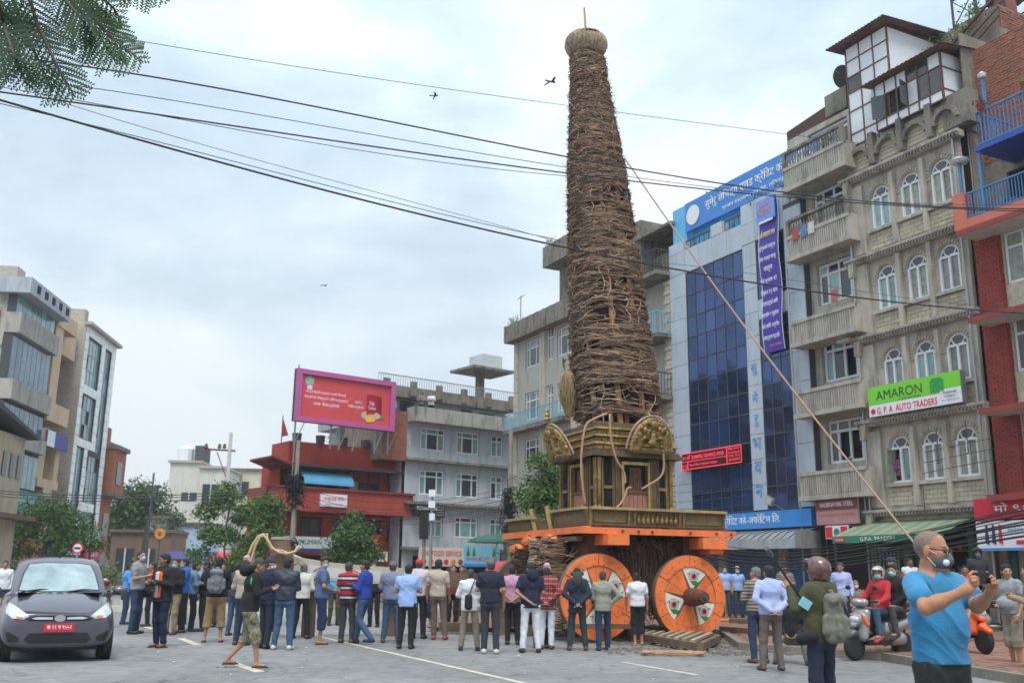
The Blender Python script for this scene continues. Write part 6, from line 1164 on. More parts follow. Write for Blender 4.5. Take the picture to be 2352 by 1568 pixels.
# gilt arches over the doors
def torana(M, name='gilt_arch'):
    rs = np.random.RandomState(5); pr = []
    for i in range(26):
        t_ = PI*(i/25); r_ = .50; pr.append(ball((r_*math.cos(t_)*.98, rs.uniform(-.02, .02), r_*math.sin(t_)*1.25), (.07, .05, .07), .02))
    for i in range(190):
        t_ = PI*rs.rand(); r_ = rs.uniform(.26, .5); pr.append(ball((r_*math.cos(t_), rs.uniform(-.06, .0), r_*math.sin(t_)*1.25), rs.uniform(.018, .045), .008))
    for s in (-1, 1): pr += [limb((s*.36, 0, -.02), (s*.36, 0, .3), .1, .08, .03), ball((s*.22, -.05, .42), .06, .02)]
    pr += [ball((0, -.06, .52), (.11, .07, .1), .02), limb((-.28, .02, -.0), (.28, .02, .0), .05, .05, .02)]
    P, Q = fit(pr, .0115); a = link(name, smesh(name, P, Q, M_GOLD), ch); a.matrix_local = M
    P, Q = fit([ball((0, -.05, .16), (.11, .07, .07)), limb((0, -.05, .2), (0, -.05, .32), .07, .06, .03), ball((0, -.05, .41), .045, .02), limb((0, -.05, .44), (0, -.05, .5), .025, .01, .02)], .012); b = link('seated_figure', smesh('seated_figure', P, Q, M_BRIGHT), a); 
    MB().prism([(-.5, -.06), (.5, -.06), (.5, .0), (-.5, .0)], -.1, .1).build('arch_base', M_DWOOD, a)
    rim = [(.6*math.cos(PI*i/18), .05, .72*math.sin(PI*i/18)) for i in range(19)]; MB().tube(rim, .025, 6).build('arch_rim', M_CANE[3], a); return a
torana(Matrix.Translation((HX+1.22, HY-.34, 4.3)) @ Matrix.Rotation(R(16), 4, 'X') @ Matrix.Diagonal((1.02, 1, 1.12, 1)))
torana(Matrix.Translation((HX-.42, HY+1.15, 4.2)) @ Matrix.Rotation(-PI/2, 4, 'Z') @ Matrix.Rotation(R(24), 4, 'X') @ Matrix.Diagonal((1.05, 1, 1.15, 1)))
fin = onL(*z4(440, 450), HX-.3); MB().lathe([(.07, 0), (.09, .05), (.05, .1), (.07, .16), (.04, .22), (.05, .28), (.02, .34), (0, .42)], 10, Matrix.Translation((fin.x, fin.y, fin.z-.02))).build('gilt_finial', M_BRIGHT, ch)
# --- spire: cane strands wound round poles
TC = lambda z: Vector((1.66+.0*z, 1.75, z))
_b = CINV @ Vector((2.64, 24.3, 5.2)); _t = CINV @ Vector((1.96, 24.5, 15.5))
def axis(z): f = (z-5.2)/10.3; return Vector((_b.x+(_t.x-_b.x)*f, _b.y+(_t.y-_b.y)*f, z))
RP = [(4.7, 1.06), (5.2, 1.12), (5.9, 1.16), (7.0, 1.11), (8.2, 1.03), (9.9, .93), (11.0, .86), (12.0, .79), (13.1, .66), (14.4, .53), (15.4, .46), (15.6, .44)]
def rad(z):
    for (a, ra), (b, rb) in zip(RP, RP[1:]):
        if a <= z <= b: return ra+(rb-ra)*(z-a)/(b-a)
    return RP[-1][1] if z > 15 else RP[0][1]
def sq(th, r):       # rounded square section, corner towards the camera like the shrine
    c, s = math.cos(th), math.sin(th); return r*.885*(.90*(abs(c)**3.2+abs(s)**3.2)**(-1/3.2)*.93+.1)
mb = MB(); nz, nt_ = 40, 20
for i in range(nz+1):
    z = 5.15+10.3*i/nz; c = axis(z)
    for j in range(nt_): th = 2*PI*j/nt_; r_ = sq(th, rad(z)*.80); mb.v.append((c.x+r_*math.cos(th), c.y+r_*math.sin(th), z))
for i in range(nz):
    for j in range(nt_): mb.f.append((i*nt_+j, i*nt_+(j+1) % nt_, (i+1)*nt_+(j+1) % nt_, (i+1)*nt_+j)); mb.m.append(0)
mb.build('spire_core', mat('dark_brown_cane_core', srgb(52, 38, 28), .95, .4, 6), ch)  # dark brown core, visible through gaps in the windings
for k in range(8):
    th = PI/8+k*PI/4; mbp = MB(); mbp.tube([axis(z)+Vector((math.cos(th), math.sin(th), 0))*sq(th, rad(z)*.87) for z in (4.9, 7, 9, 11, 13, 15.3)], [.075, .07, .06, .05, .045, .04], 7); mbp.build('pole', mat('tan_timber_pole', srgb(160, 122, 88), .8, .25, 5), ch)
for k in range(14):
    th = k*2*PI/14; c = axis(4.9); p = c+Vector((math.cos(th), math.sin(th), 0))*.82; MB().box(-.06, .06, -.05, .05, 0, .75).xf(Matrix.Translation((p.x, p.y, 4.75)) @ Matrix.Rotation(th, 4, 'Z')).build('strut', M_HUB if k % 3 else MATS['tan_timber_pole'], ch)
gaps = [(-1.9, 7.75, .35, .3), (-1.75, 8.5, .4, .2), (-2.3, 5.7, .5, .22), (-1.2, 5.55, .35, .22), (-1.9, 10.75, .3, .2), (-2.6, 6.9, .2, .1), (-1.2, 8.15, .4, .12), (-1.6, 11.1, .25, .12), (-1.0, 9.9, .3, .1)]
def strands(n, zr, ln, th0, seed, m, bundles=True):
    rs = np.random.RandomState(seed); V = []; F = []
    for i in range(n):
        if bundles and rs.rand() < .86: zb = round(rs.uniform(*zr)/.23)*.23+rs.normal(0, .048)
        else: zb = rs.uniform(*zr)
        t0 = rs.rand()*2*PI; L_ = rs.uniform(.6, 1.0)*ln; slope = rs.normal(0, .075); amp = rs.normal(0, .055); k = max(5, int(L_*5)); r0 = rad(zb)*(rs.uniform(.95, 1.02))+.055*math.cos(2*PI*zb/.23); thk = th0*rs.uniform(.6, 1.3)
        ph_ = rs.rand()*6.28; wav = .05*math.sin(zb*7+1)+.03*math.sin(zb*17); pts = []
        tm = t0+L_/2/max(.4, rad(zb)); skip = False
        for j in range(k+1):
            s = L_*j/k/max(.4, r0); th = t0+s; z = zb+slope*L_*(j/k-.5)+amp*math.sin(3*s+ph_)+wav*math.sin(2*th+zb*1.3)
            a = ((th+PI) % (2*PI))-PI
            for (ga, gz, gw, gh) in gaps:
                if abs(a-ga) < gw and abs(z-gz) < gh: skip = True
            c = axis(z); r_ = sq(th, rad(z)*r0/rad(zb)); end = (j == 0 or j == k)
            if end: r_ += abs(rs.normal(0, .045))
            pts.append((c.x+r_*math.cos(th), c.y+r_*math.sin(th), z, th))
        if skip and rs.rand() < .93: continue
        for j, (x, y, z, th) in enumerate(pts):
            w = thk*(1 if 0 < j < k else .5); cx, sy_ = math.cos(th), math.sin(th); V += [(x, y, z+w), (x+cx*w*1.1, y+sy_*w*1.1, z-w*.2), (x-cx*w*.3, y-sy_*w*.3, z-w)]
        b = len(V)-3*(k+1)
        for j in range(k):
            q = b+3*j
            for e in range(3): F.append((q+e, q+(e+1) % 3, q+3+(e+1) % 3, q+3+e))
    P = np.array(V); Q = np.array(F); link('cane_windings', smesh('cane_windings', P, Q, m), ch)['kind'] = 'stuff'
strands(5600, (5.25, 15.35), 1.5, .0125, 1, M_CANE[0]); strands(2600, (5.25, 15.35), 1.3, .011, 2, M_CANE[3]); strands(1500, (5.2, 15.3), 1.2, .010, 3, M_CANE[1]); strands(3200, (5.3, 15.3), 1.3, .0135, 4, M_CANE[2])
# stray ends, uprights and diagonal ties
rs = np.random.RandomState(9); V = []; F = []
def addcurve(V, F, pts, w):
    b = len(V); k = len(pts)
    for i, p in enumerate(pts):
        t_ = (pts[min(i+1, k-1)]-pts[max(i-1, 0)]).normalized(); u = t_.orthogonal().normalized(); v_ = t_.cross(u)
        for a in range(3): V.append(tuple(p+(u*math.cos(a*2.09)+v_*math.sin(a*2.09))*w))
    for i in range(k-1):
        for e in range(3): F.append((b+3*i+e, b+3*i+(e+1) % 3, b+3*i+3+(e+1) % 3, b+3*i+3+e))
def surf(th, z, g=0): c = axis(z); r_ = sq(th, rad(z))+g; return Vector((c.x+r_*math.cos(th), c.y+r_*math.sin(th), z))
for i in range(1500):
    z = rs.uniform(5.2, 15.3); th = rs.uniform(0, 2*PI); l = rs.uniform(.06, .3); a = rs.normal(0, .7); p = surf(th, z, -.02); tdir = Vector((-math.sin(th), math.cos(th), 0))*(1 if rs.rand() < .5 else -1); nn_ = Vector((math.cos(th), math.sin(th), 0))
    addcurve(V, F, [p, p+tdir*l*.5+nn_*l*.18+Vector((0, 0, a*l*.3)), p+tdir*l+nn_*l*rs.uniform(.2, .6)+Vector((0, 0, a*l*.8))], .008)
for i in range(26):
    z = rs.uniform(5.6, 14); th = rs.uniform(-2.9, -.6); l = rs.uniform(.4, 1.4); dth = rs.normal(0, .25); addcurve(V, F, [surf(th+dth*j/6+.05*math.sin(j*1.7), z-l*j/6, .03) for j in range(7)], .014)
link('stray_cane_ends', smesh('stray_cane_ends', np.array(V), np.array(F), M_CANE[1]), ch)['kind'] = 'stuff'
# straw bulb and finial pole
cb_ = axis(15.7); mb = MB().lathe([(.40, -.34), (.5, -.22), (.545, -.08), (.53, .06), (.43, .19), (.24, .27), (0, .29)], 22, Matrix.Translation(cb_)); mb.build('straw_crown', M_CANE[3], ch, smooth=True)
V = []; F = []
for i in range(650):
    th = rs.rand()*2*PI; g = rs.uniform(0, .035); pts = []
    for (r_, z) in ((.1, .3), (.30, .275), (.47, .19), (.55, .06), (.56, -.08), (.51, -.22), (.41, -.36)): tt = th+rs.normal(0, .02); pts.append(Vector((cb_.x+(r_+g)*math.cos(tt), cb_.y+(r_+g)*math.sin(tt), cb_.z+z+g*.5)))
    addcurve(V, F, pts, .009)
link('straw_strands', smesh('straw_strands', np.array(V), np.array(F), mat('pale_grey_straw', srgb(178, 160, 138), .9, .3, 9)), ch)['kind'] = 'stuff'
MB().tube([cb_+Vector((0, 0, .2)), cb_+Vector((-.02, 0, .7)), cb_+Vector((-.045, 0, 1.12))], [.04, .035, .028], 8).build('finial_pole', mat('pale_brown_pole', srgb(190, 150, 118), .8, .15, 9), ch)
# hanging cane bundle at the left foot of the spire, vines over the shrine
V = []; F = []
b0 = onL(*z4(640, 110), HX-.1)
for i in range(230):
    a = rs.rand()*6.28; r_ = rs.uniform(.02, .17); pts = []
    for j in range(7): t_ = j/6; rr_ = r_*(.45+1.1*math.sin(PI*min(1, t_*1.1))**.8*(1 if t_ < .9 else .6)); pts.append(b0+Vector((rr_*math.cos(a), rr_*math.sin(a), .32-1.15*t_))+Vector(rs.normal(0, .01, 3)))
    addcurve(V, F, pts, .009)
for i in range(5): addcurve(V, F, [b0+Vector((.0, .1, .3)), b0+Vector((-.06, .2, .5+.05*i)), b0+Vector((-.05, .1-.03*i, .62))], .02)
link('cane_bundle', smesh('cane_bundle', np.array(V), np.array(F), mat('pale_split_cane', srgb(168, 146, 112), .8, .2, 9)), ch)['kind'] = 'stuff'
M_VINE = mat('tan_vine_rope', srgb(168, 132, 104), .8, .2, 7)
for pts, f_, off in (([(1000, 385), (880, 435), (800, 500), (765, 700), (758, 900), (775, 1100), (800, 1230)], onC, HY-.75), ([(1025, 390), (1035, 600), (1080, 800), (1150, 920), (1168, 990), (1165, 1040)], onC, HY-.42), ([(1380, 380), (1480, 520), (1522, 750), (1528, 900), (1490, 985), (1400, 1045), (1325, 1090)], onC, HY-.4), ([(1225, 1080), (1190, 1085), (1160, 1170), (1120, 1235), (1075, 1275)], onC, HY-.6)):
    P_ = [f_(*z4(*p), off) for p in pts]; Q_ = []
    for i in range(len(P_)-1):
        for j in range(4):
            t_ = j/4; p0, p1, p2, p3 = P_[max(i-1, 0)], P_[i], P_[i+1], P_[min(i+2, len(P_)-1)]; Q_.append(.5*((2*p1)+(p2-p0)*t_+(2*p0-5*p1+4*p2-p3)*t_*t_+(3*p1-p0-3*p2+p3)*t_**3))
    Q_.append(P_[-1]); MB().tube(Q_, .027, 7).build('vine_rope', M_VINE, ch, smooth=True)
# wheels
def arcpoly(r0, r1, a0, a1, n=8): return [(r1*math.cos(a0+(a1-a0)*i/n), r1*math.sin(a0+(a1-a0)*i/n)) for i in range(n+1)]+[(r0*math.cos(a1-(a1-a0)*i/n), r0*math.sin(a1-(a1-a0)*i/n)) for i in range(n+1)]
M_EYEG = mat('green_paint', srgb(40, 120, 60), .6, .1); M_EYER = mat('dark_red_paint', srgb(150, 40, 38), .6, .1); M_EYEK = mat('black_paint', (.01, .01, .01), .6, .0); M_EYET = mat('teal_paint', srgb(50, 110, 130), .6, .1)
def wheel(cx, cy, cz, angs, tiltz=0, painted=True):
    w = bpy.data.objects.new('wheel', None); COL.objects.link(w); w.parent = ch; w.location = (cx, cy, cz); w.rotation_euler = (0, 0, tiltz); R_ = .925
    mo = M_ORNG if painted else M_OLDW
    Mx = Matrix.Rotation(PI/2, 4, 'X')
    MB().lathe([(.0, -.16), (R_-.02, -.16), (R_, -.14), (R_, -.02), (R_-.02, 0), (0, 0)], 56, Mx).build('tread', M_OLDW, w)
    ga = .012
    for i in range(6):      # felloes, proud of the disc
        a0 = PI/6+i*PI/3+ga; MB().prism(arcpoly(.665, R_-.008, a0, a0+PI/3-2*ga, 10), -.045, .002).build('rim_segment', mo, w)
    if painted:
        white = [R(a) for a in angs]; hw_ = R(29)
        for wi, a in enumerate(white):
            n = 6; MB().prism([(.16*math.cos(a), .16*math.sin(a))]+[(.655*math.cos(a-hw_+2*hw_*i/n), .655*math.sin(a-hw_+2*hw_*i/n)) for i in range(n+1)], -.022, .002).build('white_wedge', M_WHP, w)
            ex, ez = .47*math.cos(a), .47*math.sin(a)
            for k_, (r1, m_, sx) in enumerate(((.128, M_EYET, 1), (.112, M_WHP, 1), (.088, M_EYER, 1), (.072, M_WHP, 1), (.062, M_EYER, 1), (.032, M_EYEK, 1))):
                MB().prism([(ex+r1*math.cos(q*PI/12), ez+r1*math.sin(q*PI/12)) for q in range(24)], -.0225-.0035*(k_+1), -.02).build('painted_eye', m_, w)
            for sg in (1, -1): MB().tube([(ex+sg*.10*math.cos(q*.2-.2), -.027, ez+.02+.075*math.sin(q*.3)) for q in range(4)]+[(ex+sg*.17, -.027, ez+.05)], .008, 4).build('painted_brow', M_EYEG, w)
            lx, lz = ex+.06, ez-.16; MB().prism([(lx-.15, lz+.05), (lx-.07, lz-.04), (lx+.04, lz-.05), (lx+.15, lz+.06), (lx+.04, lz+.03), (lx-.02, lz+.06)], -.03, -.02).build('painted_leaf', M_EYEG, w)
        for i in range(len(white)):
            a0 = white[i]+hw_+R(1); a1 = white[(i+1) % 3]-hw_-R(1)
            if a1 < a0: a1 += 2*PI
            ns = 3
            for s in range(ns):
                b0_, b1_ = a0+(a1-a0)*s/ns+.008, a0+(a1-a0)*(s+1)/ns-.008; MB().prism(arcpoly(.17, .655, b0_, b1_, 5), -.018, .002).build('disc_plank', mo, w)
    nb = MB()
    for i in range(24): a = i*PI/12+.1; nb.lathe([(0, 0), (.012, 0), (.012, .008), (0, .01)], 6, Matrix.Translation((.80*math.cos(a), -.045, .80*math.sin(a))) @ Mx)
    for i in range(16): a = i*PI/8+.2; nb.lathe([(0, 0), (.012, 0), (.012, .008), (0, .01)], 6, Matrix.Translation((.695*math.cos(a), -.045, .695*math.sin(a))) @ Mx)
    nb.build('nails', M_EYEK, w)
    MB().lathe([(0, .62), (.12, .62), (.13, .60), (.135, .5), (.165, .48), (.17, .3), (.19, .28), (.2, .05), (.2, -.02)], 22, Matrix.Translation((0, 0, 0)) @ Mx).build('hub', M_HUB, w, smooth=False); MB().lathe([(0, .66), (.045, .66), (.05, .6)], 10, Mx).build('axle_pin', M_JOINT, w)
    return w
wheel(.20, -.02, .955, (28, 145, 265)); wheel(2.53, -.02, .955, (78, 200, 318)); wheel(.2, 4.0, .955, (), 0, False); wheel(2.53, 4.0, .955, (), 0, False)
for x in (.2, 2.53): MB().tube([(x, 0, .955), (x, 4.0, .955)], .1, 10).build('axle', M_HUB, ch)
# undercarriage: lashed posts and straw
for y_ in (.9, 3.0): piece('long_beam', M_OLDW, ch, -.2, 3.6, y_, y_+.4, 1.15, 1.5)
for x_ in (.1, 2.6): piece('cross_beam', M_HUB, ch, x_, x_+.45, .3, 4.0, 1.5, 2.3)
MB().box(.2, 3.2, .9, 3.5, .75, 2.3).build('straw_core', MATS['dark_brown_cane_core'], ch)
def lashed(x, y, z0, z1, r_, n, seed, parent):
    rs = np.random.RandomState(seed); V = []; F = []; MB().lathe([(r_*.8, z0), (r_*.92, (z0+z1)/2), (r_*.8, z1)], 12, Matrix.Translation((x, y, 0))).build('lashing_core', MATS['dark_brown_cane_core'], parent)
    for i in range(n):
        z = rs.uniform(z0, z1); t0 = rs.rand()*6.28; l = rs.uniform(1.2, 3.5); bul = 1+.12*math.sin(z*14+seed); k = 9; sl = rs.normal(0, .05); addcurve(V, F, [Vector((x+(r_*bul+rs.normal(0, .012))*math.cos(t0+l*j/k), y+r_*bul*math.sin(t0+l*j/k), z+sl*j/k*2)) for j in range(k)], .011)
    link('cane_lashing', smesh('cane_lashing', np.array(V), np.array(F), M_CANE[seed % 4]), parent)['kind'] = 'stuff'
lashed(-.3, 1.2, 1.0, 2.2, .30, 520, 0, ch); lashed(-.15, 2.3, .9, 2.2, .27, 460, 3, ch); lashed(-.35, .9, .2, 1.1, .2, 260, 1, ch); lashed(-.35, 2.9, 1.1, 2.0, .22, 240, 2, ch); lashed(1.35, 1.0, 1.1, 2.25, .3, 420, 4, ch)
V = []; F = []
for i in range(1500):
    x = rs.uniform(.1, 3.3); y = .75+rs.uniform(-.25, .2); z = rs.uniform(.75, 2.2); l = rs.uniform(.2, .7); d = Vector((rs.normal(0, .8), rs.normal(0, .3), rs.normal(-.5, .5))).normalized(); addcurve(V, F, [Vector((x, y, z)), Vector((x, y, z))+d*l*.5+Vector((0, -.05, .02)), Vector((x, y, z))+d*l], .012)
link('hanging_straw', smesh('hanging_straw', np.array(V), np.array(F), M_CANE[0]), ch)['kind'] = 'stuff'
V = []; F = []
for i in range(700):
    x = rs.uniform(.9, 2.3); y = .5+rs.uniform(-.25, .25); z = rs.uniform(1.2, 2.25); addcurve(V, F, [Vector((x, y, z)), Vector((x+rs.normal(0, .05), y-.05, z-.3)), Vector((x+rs.normal(0, .12), y, z-rs.uniform(.4, .9)))], .011)
link('hanging_straw', smesh('hanging_straw', np.array(V), np.array(F), M_CANE[2]), ch)['kind'] = 'stuff'
MB().bar((-.75, -.32, .36), (1.15, -.3, .34), .1).bar((-.6, -.3, .0), (-.55, -.3, .45), .1).build('chock_beam', M_OLDW, ch); MB().bar((.3, -.3, .0), (.25, -.3, .3), .12).build('chock', M_OLDW, ch)
# --- the long forward beam with its upturned end
pw = thing('prow_beam', 'long upturned timber beam with painted pale face stretching left from the chariot', 'beam', (0, 0, 0))
pp = [(at(1225, 1334, 24.2), .17, .22), (at(1113, 1334, 23.9), .17, .22), (at(1012, 1329, 23.6), .17, .22)]
pq = [(at(1010, 1326, 23.5), .19, .22), (at(922, 1323, 23.2), .19, .22), (at(840, 1318, 22.9), .19, .22), (at(757, 1311, 22.6), .19, .22), (at(690, 1302, 22.3), .2, .22), (at(662, 1292, 22.1), .22, .23)]
def beam(seq, m, nm):
    vs = []; fs = []
    for p, h_, d in seq: vs += [(p.x, p.y-d, p.z-h_), (p.x, p.y+d, p.z-h_), (p.x, p.y+d, p.z+h_), (p.x, p.y-d, p.z+h_)]
    for i in range(len(seq)-1):
        for j in range(4): fs.append((4*i+j, 4*i+(j+1) % 4, 4*i+4+(j+1) % 4, 4*i+4+j))
    fs += [(3, 2, 1, 0), tuple(4*(len(seq)-1)+j for j in range(4))]; mb = MB().add(vs, fs); return mb.build(nm, m, pw)
beam(pp, M_OLDW, 'rear_timber'); beam(pq, mat('pale_weathered_painted_timber', srgb(186, 176, 158), .85, .15, 3, stain=.4, stain_col=srgb(140, 120, 100), vstretch=1), 'painted_timber')
face_ = MB()
for i in range(len(pq)-1):
    (a, ha, da), (b, hb, db) = pq[i], pq[i+1]; face_.add([(a.x, a.y-da-.006, a.z-ha*.75), (b.x, b.y-db-.006, b.z-hb*.75), (b.x, b.y-db-.006, b.z+hb*.45), (a.x, a.y-da-.006, a.z+ha*.45)], [(0, 3, 2, 1)])
face_.build('painted_band', mat('whitewashed_band', srgb(200, 200, 196), .8, .1, 3, stain=.3, stain_col=srgb(140, 130, 124)), pw)
for i in range(5):
    (a, ha, da), (b, hb, db) = pq[i], pq[i+1]; p = a.lerp(b, .4); MB().tube([p+Vector((-.25, -.245, .04)), p+Vector((-.05, -.25, -.03)), p+Vector((.1, -.245, .05)), p+Vector((.25, -.245, -.02))], .012, 4).build('painted_scroll', M_EYER, pw)
hx = at(652, 1300, 22.0); P, Q = fit([limb((0, 0, -.15), (-.05, 0, .35), .24, .23, .1, (0, 1, 0), .9), limb((-.05, 0, .3), (-.12, 0, .78), .24, .2, .1, (0, 1, 0), .9)], .03, [lambda X, Y, Z: (Z-.78)+0*X+0*Y]); link('upturned_end', smesh('upturned_end', P, Q, M_OLDW), pw, (hx.x, hx.y, 1.32))
MB().lathe([(0, 0), (.2, 0), (.2, .05), (0, .06)], 18, Matrix.Translation((hx.x-.12, hx.y, 2.09))).build('cut_top', mat('pale_cut_wood', srgb(176, 160, 142), .8, .2, 6), pw)
rp_ = [Vector((hx.x-.75, hx.y-.3, 1.5)), Vector((hx.x-.66, hx.y-.3, 1.85)), Vector((hx.x-.57, hx.y-.3, 2.2)), Vector((hx.x-.49, hx.y-.3, 2.37)), Vector((hx.x-.40, hx.y-.31, 2.40)), Vector((hx.x-.31, hx.y-.32, 2.30)), Vector((hx.x-.2, hx.y-.34, 2.14)), Vector((hx.x-.05, hx.y-.35, 2.05)), Vector((hx.x+.12, hx.y-.32, 2.02)), Vector((hx.x+.26, hx.y-.22, 2.07)), Vector((hx.x+.31, hx.y-.05, 2.2))]
rp_ = [v-Vector((0, 0, .24)) for v in rp_]; rope = thing('hauling_rope', 'thick tan rope looped over the upturned end of the long beam', 'rope', (0, 0, 0)); MB().tube(rp_, .026, 8).tube([v+Vector((.05*math.sin(i*2), .05, .05*math.cos(i*1.7))) for i, v in enumerate(rp_)], .024, 8).tube([rp_[0]+Vector((-.12, 0, -.3)), rp_[1]+Vector((-.1, 0, 0)), rp_[2]+Vector((-.07, 0, 0)), rp_[3]+Vector((-.03, 0, .02)), rp_[4]+Vector((0, 0, .03))], .03, 8).build('rope', mat('pale_straw_rope', srgb(196, 172, 136), .9, .25, 14, bump=.5), rope, smooth=True)
for i, (px_, Y_) in enumerate(((716, 22.8), (1150, 24.2), (900, 23.4))): p = at(px_, 1300, Y_); tag(MB().box(-.13, .13, -.13, .13, 0, 1.15).build('trestle_post', M_OLDW, None, loc=(p.x, p.y, 0)), ('stout timber prop below the painted end of the beam', 'stout timber prop under the brown rear end of the beam', 'timber prop under the middle of the long beam')[i], 'prop', 'timber props under the beam')
# slatted timber frame lying in front of the right wheel
g0, g1, g2, g3 = ground_at(1446, 1470), ground_at(1608, 1500), ground_at(1650, 1478), ground_at(1497, 1453)
lad = thing('wooden_pallet', 'slatted timber rack lying flat in front of the right orange wheel', 'pallet'); h0 = .12
for a, b in ((g0, g1), (g1, g2), (g2, g3), (g3, g0)): MB().bar(a+Vector((0, 0, h0)), b+Vector((0, 0, h0)), .12, .14).build('side_rail', M_OLDW, lad)
for i in range(9): t_ = (i+.6)/9.5; MB().bar(g0.lerp(g1, t_)+Vector((0, 0, .2)), g3.lerp(g2, t_)+Vector((0, 0, .2)), .085, .05).build('slat', mat('pale_old_slat', srgb(158, 142, 120), .9, .2, 5, pv=.15), lad)
# spilled rope, rubble, cloth and timbers beside the chariot
for i, (xa, ya, xb, yb, lb) in enumerate(((1190, 1459, 1460, 1462, 'long thin timber lying on the road behind the standing men'), (1660, 1462, 1845, 1478, 'long square timber lying along the pavement edge right of the wheels'), (1680, 1440, 1850, 1450, 'grey timber lying on the brick pavement behind the square timber'), (1010, 1452, 1110, 1455, 'short timber block on the road below the long beam'))):
    a, b = ground_at(xa, ya), ground_at(xb, yb); tag(MB().bar(a+Vector((0, 0, .14)), b+Vector((0, 0, .14)), .2, .22).build('timber', M_OLDW), lb, 'timber', 'loose timbers on the ground')
rs = np.random.RandomState(3); mb = MB()
for i in range(420):
    p = ground_at(rs.uniform(1380, 1930), rs.uniform(1462, 1505)); s_ = rs.uniform(.015, .06); mb.box(p.x-s_, p.x+s_, p.y-s_, p.y+s_, 0, s_*.9)
mb.build('rubble', M_KERB, kind='stuff')
lt = MB()
for i in range(150):
    p = ground_at(rs.uniform(300, 1900), rs.uniform(1440, 1560)); s_ = rs.uniform(.01, .035); a = rs.rand()*6; c_, n_ = math.cos(a)*s_, math.sin(a)*s_; lt.add([(p.x-c_, p.y-n_, .006), (p.x+n_, p.y-c_, .012), (p.x+c_, p.y+n_, .007), (p.x-n_, p.y+c_, .016)], [(0, 1, 2, 3)], i % 3)
lt.build('litter', [M_KERB, M_CANE[1], M_PVC], kind='stuff')
co = []
for i in range(60): a = i*.45; q = ground_at(1545, 1505); co.append(q+Vector((.55*math.cos(a)*(1+.1*math.sin(i)), .18*math.sin(a), .03+.01*(i % 5))))
tag(MB().tube(co, .022, 5).build('rope_coil', M_VINE), 'loose coil of straw rope on the road before the timber frame', 'rope')
for i, (x, y, m_, lb) in enumerate(((1690, 1428, M_ORG, 'crumpled orange cloth lying on the pavement'), (1716, 1432, M_YELT, 'crumpled yellow cloth lying on the pavement'))):
    p = ground_at(x, y, PZ); P, Q = fit([ball((rs.normal(0, .18), rs.normal(0, .12), .04), (.14, .1, .05), .05) for _ in range(9)], .025); tag(link('cloth', smesh('cloth', P, Q, m_), None, (p.x, p.y, PZ)), lb, 'cloth')
# bamboo guy pole from the spire down to the right
a = at(1436, 365, 24.1); b = at(2110, 1250, 16.5); d = (b-a); pts = [a+d*t_+Vector((0, 0, -.25*math.sin(PI*t_/1.1))) for t_ in np.linspace(0, 1.09, 14)]; gp = thing('bamboo_pole', 'long thin bamboo pole slanting from the spire down to the right', 'pole')
mb = MB().tube(pts, .019, 7); mb.build('cane', mat('weathered_bamboo', srgb(158, 132, 108), .7, .2, 6), gp, smooth=True); nd = MB()
for i in range(40):
    t_ = i/40*1.08; p = a+d*t_+Vector((0, 0, -.25*math.sin(PI*t_/1.1))); nd.lathe([(.021, -.015), (.024, 0), (.021, .015)], 8, Matrix.Translation(p) @ d.to_track_quat('Z', 'Y').to_matrix().to_4x4())
nd.build('nodes', M_VINE, gp)
# --- umbrellas
def umbrella(label, x, y, Y, r_, m, cap=None):
    p = at(x, y, Y); t = thing('umbrella', label, 'umbrella', (p.x, p.y, 0)); MB().lathe([(r_, -.32), (r_*.9, -.2), (r_*.6, -.07), (r_*.3, -.01), (0, .0)], 8, Matrix.Translation((0, 0, p.z))).build('canopy', m, t); MB().bar((0, 0, 0), (0, 0, p.z), .035).build('pole', M_STEEL, t)
    mb = MB()
    for i in range(8): a = i*PI/4; mb.bar((0, 0, p.z-.02), (r_*math.cos(a), r_*math.sin(a), p.z-.33), .012)
    mb.build('ribs', M_STEEL, t)
umbrella('red and white market umbrella between the navy and pink shirted men', 1165, 1288, 34, .75, mat('red_umbrella_cloth', srgb(200, 36, 56), .6, .1)); umbrella('dark green market umbrella in front of the pale blue sign', 1140, 1226, 38, 1.1, mat('dark_green_umbrella_cloth', srgb(30, 80, 66), .6, .1))
# ------------------------------------------------------------------ poles and wires
M_POLEC = mat('concrete_pole', srgb(140, 134, 124), .9, .15, 3, stain=.4, vstretch=.3, stain_col=srgb(90, 84, 78)); M_CABLE = mat('black_cable', (.012, .012, .013), .6, 0); M_CABLE2 = mat('dark_grey_wire', (.04, .045, .05), .5, 0)
def pole(label, x, y_top, Y, r_=.13, m=None, lean=0):
    p = at(x, 1300, Y); zt = at(x, y_top, Y).z; t = thing('utility_pole', label, 'utility pole', (p.x, p.y, 0), 0, 'poles along the street'); MB().tube([(0, 0, 0), (lean, 0, zt)], [r_, r_*.6], 9).build('shaft', m or M_POLEC, t); t['zt'] = zt; return t
def tangle(t, z, n, s, seed):
    rs = np.random.RandomState(seed); mb = MB()
    for i in range(n):
        c = Vector((rs.normal(0, s*.3), rs.normal(0, s*.2)-.15, z+rs.normal(0, s*.8))); rr_ = rs.uniform(.12, .34)*s*1.4; pts = [c+Vector((rr_*math.cos(a), .1*math.sin(a*2), rr_*1.3*math.sin(a))) for a in np.linspace(0, 5.6, 9)]; mb.tube(pts, .018, 4)
    mb.build('cable_loops', M_CABLE, t)
t = pole('concrete utility pole with black cable tangle before the red restaurant', 668, 1010, 42, .14); tangle(t, 4.6, 60, .55, 1); tangle(t, 2.2, 40, .5, 2); mb = MB()
for z, l in ((at(668, 1185, 42).z, .8), (at(668, 1215, 42).z, .9)): pass
t = pole('concrete utility pole at the corner between the two grey houses', 1170, 985, 46, .17); tangle(t, 4.6, 60, .5, 3); tangle(t, 3.3, 50, .6, 4)
